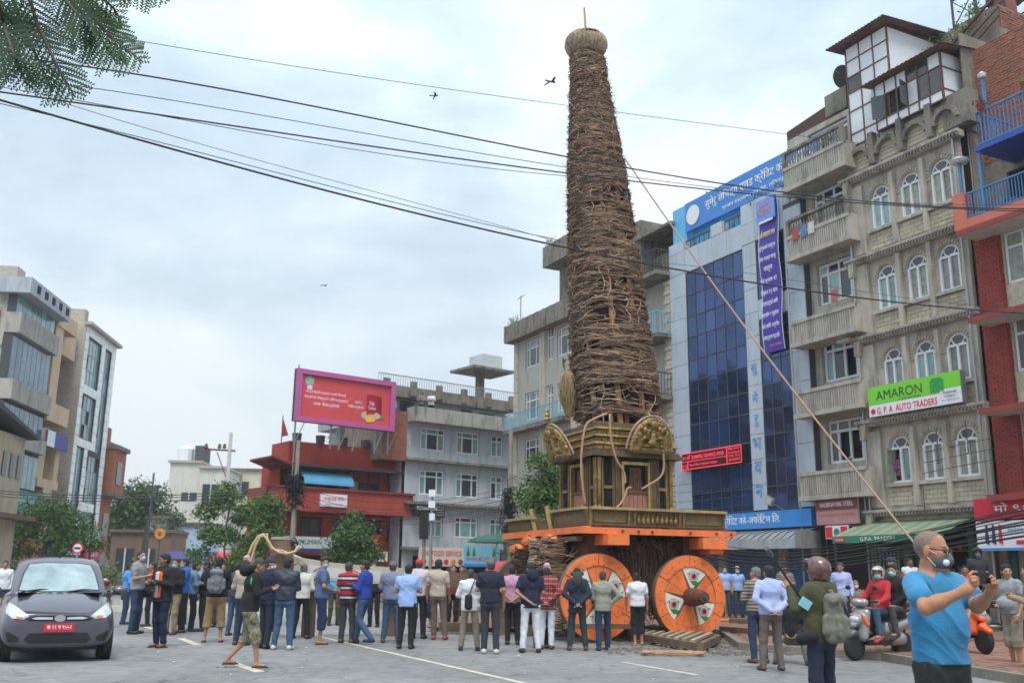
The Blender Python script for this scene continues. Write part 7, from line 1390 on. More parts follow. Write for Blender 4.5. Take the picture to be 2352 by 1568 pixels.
t = pole('white metal pole with small boxes in front of the food shop', 988, 1130, 36, .07, MATS['thin_pale_steel'])
for z in (4.1, 3.7, 3.25): MB().box(-.12, .12, -.14, .0, z, z+.25).build('box', M_PVC, t)
t = pole('short grey pole carrying a black traffic signal', 972, 1195, 35, .09); MB().box(-.15, .15, -.2, .1, 2.55, 3.5).build('signal_box', M_LEDB, t)
t = pole('tall pale concrete pole with an insulator arm in the distance', 507, 993, 70, .2, M_OFFW); z = t['zt']-1.4; mb = MB().bar((-1.8, 0, z+.2), (.4, 0, z+.1), .12).bar((-.9, 0, z), (.05, 0, z-2.2), .06); mb.build('cross_arm', M_REDW, t); mb = MB()
for x in (-1.7, -.75, -.4): mb.lathe([(.08, 0), (.16, .08), (.1, .18), (.13, .26), (0, .4)], 8, Matrix.Translation((x, 0, z+.25)))
mb.build('insulators', M_BRN, t)
t = pole('dark power pole with cross arm rising behind the round tree', 333, 1085, 80, .12, M_JOINT); z = t['zt']-1.2; MB().bar((-1, 0, z), (1, 0, z), .1).build('cross_arm', M_JOINT, t)
t = pole('dark leaning pole standing among the sheds on the left', 318, 1180, 60, .12, M_JOINT, .3); t = pole('thin dark pole behind the left street tree', 203, 1120, 56, .08, M_JOINT)
ts_ = thing('traffic_sign', 'round white traffic sign with a red rim above the car roof', 'traffic sign', at(175, 1300, 40).xy.to_3d()); z = at(175, 1258, 40).z
MB().bar((0, 0, 0), (0, 0, z), .06).build('post', M_STEEL, ts_); MB().lathe([(0, 0), (.22, 0), (.22, .02), (0, .02)], 24, Matrix.Translation((0, -.04, z)) @ Matrix.Rotation(PI/2, 4, 'X')).build('rim', M_REDL, ts_); MB().lathe([(0, 0), (.16, 0), (.16, .01), (0, .01)], 24, Matrix.Translation((0, -.062, z)) @ Matrix.Rotation(PI/2, 4, 'X')).build('plate', M_PVC, ts_); MB().box(-.12, .12, -.085, -.073, z-.04, z+.04).build('black_symbol', M_LEDB, ts_)
def wire(pts, Y0, Y1, r_, label, m=None, n=28, group='overhead wires'):
    xs = [p[0] for p in pts]; ys = [p[1] for p in pts]; c = np.polyfit(xs, ys, min(3, len(pts)-1)); P_ = []
    x0, x1 = xs[0], xs[-1]
    for i in range(n+1): x = x0+(x1-x0)*i/n; P_.append(at(x, float(np.polyval(c, x)), Y0+(Y1-Y0)*i/n))
    tag(MB().tube(P_, r_*.85, 5).build('cable', m or M_CABLE), label, 'cable', group)
wire([(60, 48), (310, 93), (1300, 242), (1780, 305), (2400, 383)], 15, 24, .008, 'highest thin wire, crossing the upper part of the spire', M_CABLE2)
wire([(90, 140), (620, 222), (1300, 365), (1800, 438), (2400, 480)], 14, 22, .018, 'thick black cable, uppermost of the middle bunch'); wire([(-30, 209), (430, 268), (800, 333), (1310, 400), (1800, 450), (2400, 487)], 13, 22, .017, 'thick black cable running just below the uppermost of the bunch')
wire([(-30, 195), (150, 225), (430, 278), (800, 341), (1310, 405)], 13, 18, .008, 'thin wire hugging the second thick cable', M_CABLE2); wire([(170, 198), (640, 265), (1010, 345), (1310, 383), (1800, 447), (2400, 468)], 14, 22, .009, 'thin wire sagging between the two thick middle cables', M_CABLE2)
wire([(-30, 222), (250, 300), (620, 405), (900, 478), (1270, 560), (1800, 660), (2130, 703), (2400, 722)], 12, 21, .02, 'lowest thick cable crossing the middle of the spire'); wire([(-30, 232), (250, 296), (620, 395), (900, 462), (1290, 553)], 12, 17, .008, 'thin wire following the lowest thick cable', M_CABLE2); wire([(120, 228), (600, 370), (1000, 478), (1300, 560)], 13, 18, .006, 'faint thin wire diverging above the lowest thick cable', M_CABLE2)
wire([(1470, 600), (1800, 640), (2130, 690), (2400, 705)], 18, 22, .006, 'thin wire above the lowest thick cable on the right', M_CABLE2)
for i, y in enumerate((1124, 1130, 1137)): wire([(-30, y), (200, y+13), (400, y+12), (655, y-8)], 38, 42, .022, ('upper', 'middle', 'lowest')[i]+' black cable of the bundle crossing above the left trees')
for i in range(5): wire([(668, 1110+14*i), (830, 1150+12*i+4*(i % 2)), (988, 1150+13*i), (1170, 1120+12*i)], 41.9, 45.9, .014, f'black cable sagging across the red and grey house fronts, {("highest","second highest","middle","second lowest","lowest")[i]} of five')
for i in range(3): wire([(1170, 1090+30*i), (1290, 1118+25*i), (1560, 1130+22*i), (1900, 1085+22*i), (2400, 985+25*i)], 45, 24, .012, f'thin cable running behind the shrine to the right, {("highest","middle","lowest")[i]} of three', M_CABLE2)
ORD = ('highest', 'second highest', 'third highest', 'fourth highest', 'middle', 'fourth lowest', 'third lowest', 'second lowest', 'lowest')
for i in range(9): wire([(1620, 1246+6*i), (1800, 1262+5*i+3*(i % 3)), (2000, 1242+6*i), (2200, 1200+7*i-3*(i % 2)), (2420, 1150+9*i)], 30, 20.5, .014+.008*(i % 3), ORD[i]+' black cable of nine in the tangled bundle sagging over the shop fronts', group='tangled cables over the shop fronts')
# birds
for i, (x, y, Y, s_, an) in enumerate(((1266, 188, 30, .29, 30), (998, 220, 34, .24, 5), (745, 656, 40, .18, 60))):
    p = at(x, y, Y); t = thing('bird', ('larger dark bird flying with wings spread near the spire', 'dark bird gliding left of the spire', 'tiny dark bird low in the sky above the billboard')[i], 'bird', p, R(an), 'birds in the sky')
    P, Q = fit([limb((-.12, 0, 0), (.14, 0, .02), .02, .04, .02), ball((.18, 0, .03), .03, .02), limb((-.12, 0, 0), (-.24, 0, -.01), .02, .03, .02, (0, 1, 0), 1.6)], .012); o = link('body', smesh('body', P, Q, M_CABLE), t); o.scale = (s_*3,)*3
    for sg in (1, -1): mb = MB(); mb.hexa([(0, 0, 0), (.1, 0, 0), (.07, sg*.2, .07), (-.03, sg*.2, .07), (0, 0, .01), (.1, 0, .01), (.07, sg*.2, .078), (-.03, sg*.2, .078)]).hexa([(-.03, sg*.2, .07), (.07, sg*.2, .07), (-.06, sg*.42, .0), (-.1, sg*.4, .0), (-.03, sg*.2, .078), (.07, sg*.2, .078), (-.06, sg*.42, .006), (-.1, sg*.4, .006)]); o = mb.build('wing', M_CABLE, t); o.scale = (s_*3,)*3
# black pigeon on the shrine
p = onC(*z4(880, 350), HY-.3); P, Q = fit([limb((-.06, 0, .02), (.05, 0, .1), .05, .05, .03), ball((.08, 0, .17), .03, .03), limb((-.07, 0, .02), (-.17, 0, -.04), .03, .015, .02, (0, 1, 0), 1.6)], .012); pg = thing('bird', 'black bird perched on the shrine roof under the cane', 'bird', Matrix.Translation((KX, KY, 0)) @ Matrix.Rotation(CZ, 4, 'Z') @ p); link('body', smesh('body', P, Q, M_CABLE), pg)
# ------------------------------------------------------------------ car
from mathutils.bvhtree import BVHTree
M_CARP = mat('grey_metallic_car_paint', srgb(92, 90, 102), .32, .03, 2, metal=.55, coat=.7, spec=.6); M_CGLASS = mat('car_window_glass', (.34, .42, .42), .06, .3, 2.5, metal=.6, spec=1.0); M_BPL = mat('black_car_plastic', (.015, .015, .017), .5, .1); M_CHR = mat('chrome', (.75, .76, .78), .12, 0, metal=1); M_HEADL = mat('headlamp_glass', (.55, .58, .6), .08, .15, 14, spec=1, metal=.3); M_AMB = mat('amber_lamp', (.7, .22, .06), .2, .1); M_PLATE = mat('red_number_plate', srgb(200, 32, 62), .5, 0); M_TYRE = mat('black_rubber_tyre', (.018, .018, .019), .85, .1); M_RIM = mat('silver_wheel_rim', (.4, .41, .43), .3, .1, metal=.8)
cp = ground_at(142, 1517); car = thing('car', 'dark grey hatchback car driving towards the viewer at the left edge', 'car', (cp.x+.05, cp.y-.35, 0), R(180-153)+0); car.scale = (1.04, 1.04, 1.06)
def loft(st, name, m, lv=2):
    pts = []; n = None
    for (y, w, zb, zm, zbe, zt, cr_) in st:
        half = [(0, zb), (.55*w, zb), (.93*w, zb+.04), (w, zm), (.975*w, zbe), (.80*w, zt), (.4*w, zt+cr_*.8), (0, zt+cr_)]; n = len(half)*2-2
        ring = half+[(-x, z) for x, z in half[-2:0:-1]]; pts += [(x, y, z) for x, z in ring]
    k = len(st); fs = [(i*n+j, i*n+(j+1) % n, (i+1)*n+(j+1) % n, (i+1)*n+j) for i in range(k-1) for j in range(n)]; fs += [tuple(range(n))[::-1], tuple((k-1)*n+j for j in range(n))]
    mb = MB().add(pts, fs); o = mb.build(name, m, car, smooth=True); md = o.modifiers.new('s', 'SUBSURF'); md.levels = md.render_levels = lv; return o
body = loft([(.0, .66, .27, .42, .56, .66, .02), (.03, .71, .22, .42, .58, .69, .02), (.10, .775, .19, .44, .62, .735, .025), (.28, .80, .18, .5, .70, .815, .04), (.55, .805, .18, .55, .78, .895, .05), (.9, .81, .18, .6, .86, .955, .05), (1.6, .815, .18, .6, .9, .96, .03), (2.8, .81, .18, .6, .92, .96, .02), (3.3, .78, .2, .6, .92, .96, .02), (3.5, .72, .28, .6, .88, .93, .02)], 'body', M_CARP)
gh_ = loft([(.88, .70, .85, .88, .93, .965, .01), (.98, .705, .85, .92, 1.0, 1.03, .02), (1.25, .70, .85, 1.0, 1.16, 1.22, .03), (1.55, .68, .85, 1.05, 1.33, 1.42, .035), (1.75, .66, .85, 1.08, 1.42, 1.485, .035), (2.4, .66, .85, 1.08, 1.43, 1.505, .035), (3.0, .65, .85, 1.05, 1.38, 1.44, .03), (3.3, .66, .85, .95, 1.1, 1.18, .02), (3.42, .66, .85, .9, .95, 1.0, .02)], 'cabin', M_CARP)
bpy.context.view_layer.update(); _dg = bpy.context.evaluated_depsgraph_get()
def bvh(o): me = o.evaluated_get(_dg).to_mesh(); return BVHTree.FromPolygons([v.co.copy() for v in me.vertices], [list(p.vertices) for p in me.polygons])
BV = bvh(body); GV = bvh(gh_)
def onbody(poly, m, name, off=.008, tree_=None, axis_='y', parent=None, cuts=3, sgn=1):
    bm = bmesh.new(); vs = [bm.verts.new((x, 0, z)) for x, z in poly]; bm.faces.new(vs); bmesh.ops.triangulate(bm, faces=bm.faces)
    for _ in range(cuts): bmesh.ops.subdivide_edges(bm, edges=bm.edges, cuts=1, use_grid_fill=True)
    for v in bm.verts:
        if axis_ == 'y': h = (tree_ or BV).ray_cast(Vector((v.co.x, -3, v.co.z)), Vector((0, 1, 0))); v.co.y = (h[0].y if h[0] else .6)-off
        else: h = (tree_ or BV).ray_cast(Vector((sgn*3, v.co.x, v.co.z)), Vector((-sgn, 0, 0))); yy = v.co.x; v.co = Vector(((h[0].x if h[0] else sgn*.7)+sgn*off, yy, v.co.z))
    bmesh.ops.recalc_face_normals(bm, faces=bm.faces)
    me = bpy.data.meshes.new(name); bm.to_mesh(me); bm.free(); me.materials.append(m); me.polygons.foreach_set('use_smooth', [True]*len(me.polygons)); return link(name, me, parent or car)
WS = [(-.60, 1.0), (-.30, .985), (.30, .985), (.60, 1.0), (.545, 1.25), (.475, 1.405), (.25, 1.43), (-.25, 1.43), (-.475, 1.405), (-.545, 1.25)]
onbody(WS, M_BPL, 'windscreen_seal', .004, GV, cuts=4); onbody([(x*.965, 1.215+(z-1.215)*.955) for x, z in WS], M_CGLASS, 'windscreen', .010, GV, cuts=4)
for s in (1, -1): onbody([(1.2, 1.0), (2.1, 1.0), (2.1, 1.38), (1.72, 1.38)], M_CGLASS, 'side_window', .006, GV, 'x', sgn=s, cuts=3); onbody([(2.16, 1.0), (3.0, 1.02), (2.9, 1.34), (2.16, 1.38)], M_CGLASS, 'side_window', .006, GV, 'x', sgn=s, cuts=3)
for s in (1, -1):
    hl = onbody([(s*.735, .70), (s*.745, .79), (s*.71, .845), (s*.62, .80), (s*.50, .72), (s*.42, .655), (s*.50, .615), (s*.64, .63)][::s], M_HEADL, 'headlamp', .016, cuts=3); onbody([(s*.50, .63), (s*.60, .625), (s*.60, .665), (s*.52, .665)][::s], M_AMB, 'indicator', .024, cuts=1, parent=hl)
    onbody([(s*.70, .40), (s*.69, .45), (s*.52, .36), (s*.53, .30), (s*.66, .30)][::s], M_BPL, 'fog_recess', .004, cuts=2)
onbody([(-.40, .585), (.40, .585), (.46, .615), (.36, .665), (-.36, .665), (-.46, .615)], M_BPL, 'upper_grille', .006)
for s in (1, -1): onbody([(s*.10, .612), (s*.33, .612), (s*.39, .63), (s*.30, .648), (s*.10, .64)][::s], M_CHR, 'chrome_bar', .016, cuts=2)
onbody([(-.40, .275), (.40, .275), (.46, .33), (.40, .42), (-.40, .42), (-.46, .33)], M_BPL, 'lower_grille', .006)
em = thing.__call__ if False else None
MB().lathe([(.062, 0), (.078, 0), (.078, .012), (.062, .012)], 24, Matrix.Translation((0, -.01, .627)) @ Matrix.Rotation(PI/2, 4, 'X') @ Matrix.Diagonal((1, .62, 1, 1))).build('emblem_ring', M_CHR, car); text('H', M_CHR, car, 0, -.005, .592, w=.085, h=.065, bold=.05, shear=.35, name='emblem_letter')
MB().box(-.21, .21, -.035, -.015, .44, .555).build('number_plate', M_PLATE, car); text('बा ११ च ९५५२', M_TXTW, car, 0, -.037, .47, w=.34, h=.06, bold=.03)
for s in (1, -1): onbody([(s*.575, .80), (s*.583, .80), (s*.60, .95), (s*.592, .95)][::s], M_BPL, 'bonnet_seam', .003, cuts=3); onbody([(1.02, .25), (1.03, .25), (1.03, .93), (1.02, .93)], M_BPL, 'door_seam', .003, None, 'x', sgn=s, cuts=2); onbody([(2.13, .25), (2.14, .25), (2.14, .93), (2.13, .93)], M_BPL, 'door_seam', .003, None, 'x', sgn=s, cuts=2); onbody([(1.9, .83), (2.06, .83), (2.06, .86), (1.9, .86)], M_CHR, 'door_handle', .012, None, 'x', sgn=s, cuts=1)
onbody([(-.42, .690), (.42, .690), (.50, .73), (.50, .736), (.42, .696), (-.42, .696), (-.50, .736), (-.50, .73)], M_BPL, 'bonnet_seam', .003, cuts=3)
onbody([(-.60, .955), (.60, .955), (.61, .985), (-.61, .985)], M_BPL, 'cowl', .003, cuts=3)
for a, b in (((-.55, .80, .985), (-.02, .93, 1.01)), ((.1, .80, .985), (.58, .93, 1.005))): MB().tube([(a[0], .86, a[2]), ((a[0]+b[0])/2, .93, 1.02), (b[0], .96, b[2])], .012, 5).build('wiper', M_BPL, car)
MB().box(-.12, .12, 1.55, 1.57, 1.34, 1.40).build('rear_view_mirror', M_BPL, car); MB().lathe([(.02, 0), (.012, .05), (0, .09)], 8, Matrix.Translation((0, 1.95, 1.52))).build('roof_aerial', M_BPL, car)
for s in (1, -1):
    P, Q = fit([ball((s*.93, 1.15, 1.0), (.115, .07, .075), .02), limb((s*.80, 1.18, .95), (s*.88, 1.16, .97), .025, .03, .02)], .018); link('wing_mirror', smesh('wing_mirror', P, Q, M_CARP), car)
for s in (1, -1):
    for y in (.62, 2.95):
        w = bpy.data.objects.new('wheel', None); COL.objects.link(w); w.parent = car; w.location = (s*.70, y, .29)
        My = Matrix.Rotation(PI/2, 4, 'Y'); MB().lathe([(.19, -.09), (.275, -.09), (.29, -.06), (.29, .06), (.275, .09), (.19, .09)], 26, My).build('tyre', M_TYRE, w, smooth=True); MB().lathe([(0, -.07), (.19, -.08), (.19, .08), (0, .07)], 20, My).build('rim', M_RIM, w)
        o_ = MB().lathe([(0, -.02), (.335, -.02), (.335, .10), (0, .10)], 24, My).build('wheel_arch', M_BPL, car); o_.location = (s*.70, y, .30)
MB().box(-.6, .6, .3, 3.3, .16, .24).build('underbody', M_BPL, car)
# ------------------------------------------------------------------ scooters and motorcycles
def scooter(label, loc, rz, main, accent, group='two wheelers on the pavement', panel=None):
    t = thing('scooter', label, 'scooter', loc, rz, group); panel = panel or main
    My = Matrix.Rotation(PI/2, 4, 'Y')
    for y in (.62, -.62):
        w = bpy.data.objects.new('wheel', None); COL.objects.link(w); w.parent = t; w.location = (0, y, .235)
        MB().lathe([(.15, -.045), (.215, -.05), (.235, -.02), (.235, .02), (.215, .05), (.15, .045)], 20, My).build('tyre', M_TYRE, w, smooth=True); MB().lathe([(0, -.04), (.15, -.035), (.15, .035), (0, .04)], 12, My).build('rim', M_RIM, w)
    P, Q = fit([limb((0, .62, .47), (0, .80, .40), .07, .05, .04, (1, 0, 0), 1.2), limb((0, .62, .47), (0, .44, .42), .07, .05, .04)], .018); link('front_fender', smesh('front_fender', P, Q, panel), t)
    P, Q = fit([limb((0, .46, .40), (0, .40, .82), .09, .10, .05, (1, 0, 0), 2.0), limb((0, .50, .72), (0, .62, .60), .10, .05, .05, (1, 0, 0), 1.5)], .02); link('front_apron', smesh('front_apron', P, Q, main), t)
    P, Q = fit([limb((-.11, .42, .99), (.11, .42, .99), .075, .075, .04), ball((0, .50, 1.0), (.1, .07, .07), .04)], .018); link('handlebar_cover', smesh('handlebar_cover', P, Q, main), t)
    P, Q = fit([ball((0, .59, .70), (.11, .06, .07), .02)], .014); link('headlight', smesh('headlight', P, Q, M_HEADL), t)
    for s in (1, -1): P, Q = fit([limb((s*.12, .52, .78), (s*.17, .44, .62), .03, .045, .03)], .014); link('apron_trim', smesh('apron_trim', P, Q, accent), t)
    MB().tube([(-.34, .32, 1.02), (-.12, .4, 1.0), (.12, .4, 1.0), (.34, .32, 1.02)], .018, 7).build('handlebar', M_BPL, t)
    for s in (1, -1): MB().tube([(s*.2, .38, 1.02), (s*.28, .36, 1.22)], .008, 5).build('mirror_stalk', M_BPL, t); P, Q = fit([ball((s*.31, .36, 1.25), (.07, .02, .045), .01)], .012); link('mirror', smesh('mirror', P, Q, M_BPL), t)
    MB().bar((0, .5, .55), (0, .62, .25), .08).build('fork', M_BPL, t); MB().box(-.16, .16, -.15, .42, .26, .34).build('floorboard', M_BPL, t)
    P, Q = fit([limb((0, -.15, .5), (0, -.70, .64), .13, .10, .06, (1, 0, 0), 1.25), limb((0, -.3, .35), (0, -.55, .35), .12, .12, .08), limb((0, -.16, .35), (0, -.16, .6), .09, .1, .05, (1, 0, 0), 1.4)], .022); link('rear_body', smesh('rear_body', P, Q, main), t)
    P, Q = fit([limb((0, -.05, .75), (0, -.68, .80), .07, .06, .04, (1, 0, 0), 2.0)], .02); link('seat', smesh('seat', P, Q, M_BPL), t)
    MB().tube([(.15, -.3, .24), (.16, -.75, .32)], [.03, .045], 8).build('exhaust', M_RIM, t); MB().tube([(-.12, -.6, .78), (-.12, -.8, .86), (.12, -.8, .86), (.12, -.6, .78)], .014, 6).build('grab_rail', M_STEEL, t); return t
def motorbike(label, loc, rz, main, group='two wheelers on the pavement'):
    t = thing('motorcycle', label, 'motorcycle', loc, rz, group); My = Matrix.Rotation(PI/2, 4, 'Y')
    for y in (.68, -.66):
        w = bpy.data.objects.new('wheel', None); COL.objects.link(w); w.parent = t; w.location = (0, y, .3)
        MB().lathe([(.235, -.035), (.28, -.05), (.30, -.02), (.30, .02), (.28, .05), (.235, .035)], 20, My).build('tyre', M_TYRE, w, smooth=True); mb = MB()
        for i in range(6): a = i*PI/3; mb.bar((0, 0, 0), (0, .24*math.cos(a), .24*math.sin(a)), .03)
        mb.build('rim', M_RIM, w)
    P, Q = fit([limb((0, .30, .86), (0, -.02, .82), .13, .10, .05), ball((0, .2, .84), (.15, .2, .11), .04)], .022); link('fuel_tank', smesh('fuel_tank', P, Q, main), t)
    P, Q = fit([limb((0, -.08, .82), (0, -.62, .88), .08, .07, .04, (1, 0, 0), 1.6)], .022); link('seat', smesh('seat', P, Q, M_BPL), t); P, Q = fit([ball((0, .1, .45), (.14, .2, .17), .05), limb((0, .2, .55), (0, .25, .75), .08, .06, .05)], .024); link('engine', smesh('engine', P, Q, M_STEEL), t)
    P, Q = fit([ball((0, .62, .92), (.11, .08, .11), .02)], .018); link('headlight', smesh('headlight', P, Q, M_HEADL), t); P, Q = fit([limb((0, .55, .64), (0, .85, .58), .06, .05, .03), limb((0, -.55, .7), (0, -.92, .8), .07, .05, .04)], .022); link('mudguard', smesh('mudguard', P, Q, main), t)
    MB().bar((-.08, .5, 1.0), (-.08, .68, .3), .04).bar((.08, .5, 1.0), (.08, .68, .3), .04).build('fork', M_STEEL, t); MB().tube([(-.36, .32, 1.06), (0, .46, 1.04), (.36, .32, 1.06)], .016, 6).build('handlebar', M_BPL, t); MB().bar((0, .35, .75), (0, -.4, .72), .06).bar((0, .1, .4), (0, -.66, .32), .06).build('frame', M_BPL, t); MB().tube([(.14, .1, .3), (.16, -.75, .36)], [.03, .045], 8).build('exhaust', M_RIM, t); return t
M_SILVS = mat('silver_scooter_panel', (.30, .31, .32), .3, .1, metal=.4, coat=.4); M_SCS = mat('black_silver_scooter_paint', (.06, .065, .07), .25, .1, coat=.5); M_SCO = mat('orange_scooter_paint', srgb(225, 90, 30), .3, .08, coat=.5); M_SILV = mat('silver_scooter_paint', (.35, .36, .37), .3, .1, metal=.5, coat=.4); M_MRED = mat('red_motorcycle_paint', (.4, .02, .025), .3, .1, coat=.5)
scp = ground_at(2022, 1514); scooter('black and silver scooter with orange stripes under the red jacketed rider', (scp.x, scp.y, .0), R(118), M_SILVS, M_SCO, panel=M_SCS)
sco = ground_at(2252, 1500, PZ); scooter('orange scooter parked behind the man in the blue shirt', (sco.x-.16, sco.y+.3, PZ+.012), R(190), M_SCO, M_HEADL, panel=M_SCO)
sco2 = ground_at(2330, 1480, PZ); motorbike('red motorcycle parked right of the orange scooter', (sco2.x-.15, sco2.y+.8, PZ+.012), R(75), M_MRED)
src = motorbike('parked motorcycle in the row beyond the road, nearest the car', (at(250, 1300, 41).x, 41, 0), R(30), M_MRED, 'row of parked motorcycles on the left'); nm_ = ('second', 'third', 'fourth', 'fifth', 'sixth', 'seventh')
for i in range(6):
    r = src.copy(); COL.objects.link(r); xx = at(250, 1300, 41).x+.75*(i+1); r.location = (xx, 41+.5*((i*7) % 3)/2, 0); r.rotation_euler = (0, 0, R(25+8*(i % 3))); r['label'] = f'{nm_[i]} parked motorcycle from the left in the row beyond the road'
    for c_ in list(src.children):
        q = c_.copy(); COL.objects.link(q); q.parent = r
        for g_ in list(c_.children): h = g_.copy(); COL.objects.link(h); h.parent = q
# ------------------------------------------------------------------ people
C = cloth
NAVY = C('navy', .012, .018, .045); BLK = C('black', .012, .012, .014); DJEAN = C('dark_jeans', .022, .04, .085); JEAN = C('blue_jeans', .045, .085, .16); GREYT = C('grey', .26, .27, .29); WHT = C('white', .62, .64, .68); OFFW = C('off_white', .55, .54, .5); KHAKI = C('khaki', .25, .20, .12); TAN = C('tan', .26, .18, .085); DGREY = C('dark_grey', .05, .052, .058); LBLUE = C('light_blue', .28, .42, .72); LAV = C('lavender_blue', .36, .42, .68); GBLUE = C('grey_blue', .17, .2, .3); PINK = C('pink', .50, .26, .40); BRTBL = C('bright_blue', .02, .05, .30); OLIVE = C('olive', .06, .06, .025); BEIGE = C('beige', .42, .36, .29); BROWNT = C('brown', .13, .09, .075); SLATE = C('slate_blue', .09, .13, .25); DGRN = C('dark_green_grey', .018, .04, .045); GOLV = C('grey_olive', .26, .27, .22); REDC = C('red', .5, .03, .03); PALEG = C('pale_pinkish', .55, .48, .54); LIMB = C('wine_red', .18, .02, .03); DENIM = C('pale_denim', .12, .2, .3); ORNV = C('orange', .75, .12, .02)
SHB = mat('black_shoe_leather', (.015, .015, .018), .5, .1); SHN = mat('navy_canvas_shoe', (.02, .03, .07), .8, .1); SHW = mat('off_white_sports_shoe', (.5, .5, .46), .7, .1); SHBR = mat('brown_shoe', (.09, .05, .035), .6, .1); SHR = mat('red_shoe', (.4, .03, .04), .6, .1)
CAMO = mat('camouflage_cloth', (.20, .18, .13), .9, 0, coords='obj')
def _camo():
    nt = CAMO.node_tree; N = nt.nodes.new; L = nt.links.new; tc = N('ShaderNodeTexCoord'); n = N('ShaderNodeTexNoise'); n.inputs['Scale'].default_value = 13; n.inputs['Detail'].default_value = 3; L(tc.outputs['Object'], n.inputs['Vector']); r = N('ShaderNodeValToRGB'); r.color_ramp.interpolation = 'CONSTANT'; e = r.color_ramp.elements
    e[0].color = (.28, .25, .18, 1); e[1].position = .46; e[1].color = (.13, .12, .08, 1); k = e.new(.56); k.color = (.22, .20, .14, 1); k = e.new(.62); k.color = (.06, .055, .045, 1); L(n.outputs[0], r.inputs[0]); L(r.outputs[0], nt.nodes['Principled BSDF'].inputs['Base Color'])
_camo()
STR1 = stripes('red_white_navy_stripes', [(.45, .02, .03), (.45, .02, .03), (.02, .02, .06), (.55, .53, .5), (.02, .02, .06)], 5.2); STR2 = stripes('brown_cream_stripes', [(.12, .08, .06), (.35, .3, .24), (.06, .06, .09), (.28, .22, .17)], 9); PLD = stripes('red_plaid', [(.32, .04, .05), (.22, .03, .04), (.36, .22, .2), (.3, .04, .05)], 11, plaid=[(1, 1, 1), (.6, .5, .5), (1, 1, 1), (.75, .7, .7)]); PLDG = stripes('grey_brown_check', [(.3, .26, .24), (.2, .17, .16)], 16, plaid=[(1, 1, 1), (.6, .6, .6)])
CAPG = C('grey_cap', .12, .125, .13); CAPR = C('red_cap', .55, .03, .04); TOPIP = mat('pink_patterned_topi', (.52, .30, .34), .9, .5, 45); CAPN = C('navy_cap', .02, .03, .08)
HELW = mat('white_black_helmet_shell', (.4, .4, .38), .25, .9, 11, coords='obj', coat=.6); HELR = mat('red_white_helmet_shell', (.13, .055, .05), .25, .95, 20, coords='obj', coat=.6); BAGB = C('bag_black', .015, .015, .018); BAGG = C('bag_grey', .16, .155, .13); BAGS = C('bag_slate', .16, .18, .21)
def on(root, name, label, cat, T, m, loc, rot=(0, 0, 0), sc=1, smooth=True):        # something carried: a thing of its own at the bearer's side
    P, Q = fit(*T) if isinstance(T, tuple) else fit(T, .014); o = link(name, smesh(name, P, Q, m)); M = Matrix.Translation(root.location) @ Matrix.Rotation(root.rotation_euler.z, 4, 'Z') @ Matrix.Translation(loc) @ Matrix.Rotation(rot[2], 4, 'Z') @ Matrix.Rotation(rot[0], 4, 'X'); o.matrix_world = M; return tag(o, label, cat)
def backpack(root, m, label, sc=1.0, z=1.22):
    s = sc; T = [limb((-.075*s, -.175*s, z-.2*s), (-.07*s, -.165*s, z+.17*s), .062*s, .055*s, .03), limb((.075*s, -.175*s, z-.2*s), (.07*s, -.165*s, z+.17*s), .062*s, .055*s, .03), limb((0, -.2*s, z-.19*s), (0, -.185*s, z+.16*s), .07*s, .06*s, .03, (1, 0, 0), 1.3),
        limb((-.06*s, -.262*s, z-.17*s), (-.055*s, -.255*s, z-.02*s), .038*s, .036*s, .015), limb((.06*s, -.262*s, z-.17*s), (.055*s, -.255*s, z-.02*s), .038*s, .036*s, .015), limb((-.09*s, -.215*s, z+.16*s), (.09*s, -.215*s, z+.16*s), .05*s, .05*s, .02), limb((-.02, -.14, z+.24*s), (.02, -.14, z+.24*s), .02, .02, .01)]
    for q in (-1, 1): T += [limb((q*.10, -.10, z+.22), (q*.10, .05, z+.22), .015, .015, .01), limb((q*.10, .05, z+.22), (q*.12, .14, z+.02), .015, .015, .01), limb((q*.12, .14, z+.02), (q*.15, -.08, z-.18), .012, .012, .01), limb((q*.15*s, -.17*s, z-.15*s), (q*.15*s, -.17*s, z+.0*s), .035*s, .032*s, .01), limb((q*.05, -.27*s, z+.14*s), (q*.05, -.305*s, z-.06*s), .008, .008, .004)]
    fo = lambda X, Y, Z: .004*np.sin(Z*24+X*14)*np.sin(X*19+1)+.0025*np.sin(Z*55+Y*30+X*20)
    return on(root, 'backpack', label, 'backpack', (T, .0125, (), fo), m, (0, 0, 0))
ps = person
# far left group
ps('man in a bright blue shirt standing half hidden behind the man in the grey t-shirt', 283, 1433, top=1292, face=60, shirt=C('sky_blue', .08, .25, .6), pants=DJEAN, shoe=SHN, arms='fold')
r = ps('man in a grey t-shirt, blue face mask and jeans with a dark shoulder bag', 305, 1455, top=1265, face=100, look=25, nod=12, shirt=GREYT, sleeve='short', pants=DJEAN, shoe=SHB, arms='phone', mask=M_MASKB, hair='short')
on(r, 'shoulder_bag', 'large dark shoulder bag hanging at the hip of the grey t-shirt man', 'bag', [limb((-.16, -.08, .9), (-.2, .16, .92), .12, .12, .05), limb((-.18, .03, 1.0), (.1, -.08, 1.43), .014, .014, .01), limb((.1, -.08, 1.43), (.14, .05, 1.40), .014, .014, .01)], BAGB, (0, 0, 0))
ps('person in a red top behind the grey t-shirt man', 338, 1438, top=1290, face=250, shirt=REDC, sleeve='short', pants=BLK, shoe=SHB, arms='phone')
r = ps('man with a camera in a black jacket over an orange vest and navy track trousers', 362, 1486, top=1272, face=208, look=35, shirt=BLK, pants=NAVY, shoe='flip', arms=('phone', 'belly'), hair='thick', bulk=1.12, hem=.82, skin='dark')
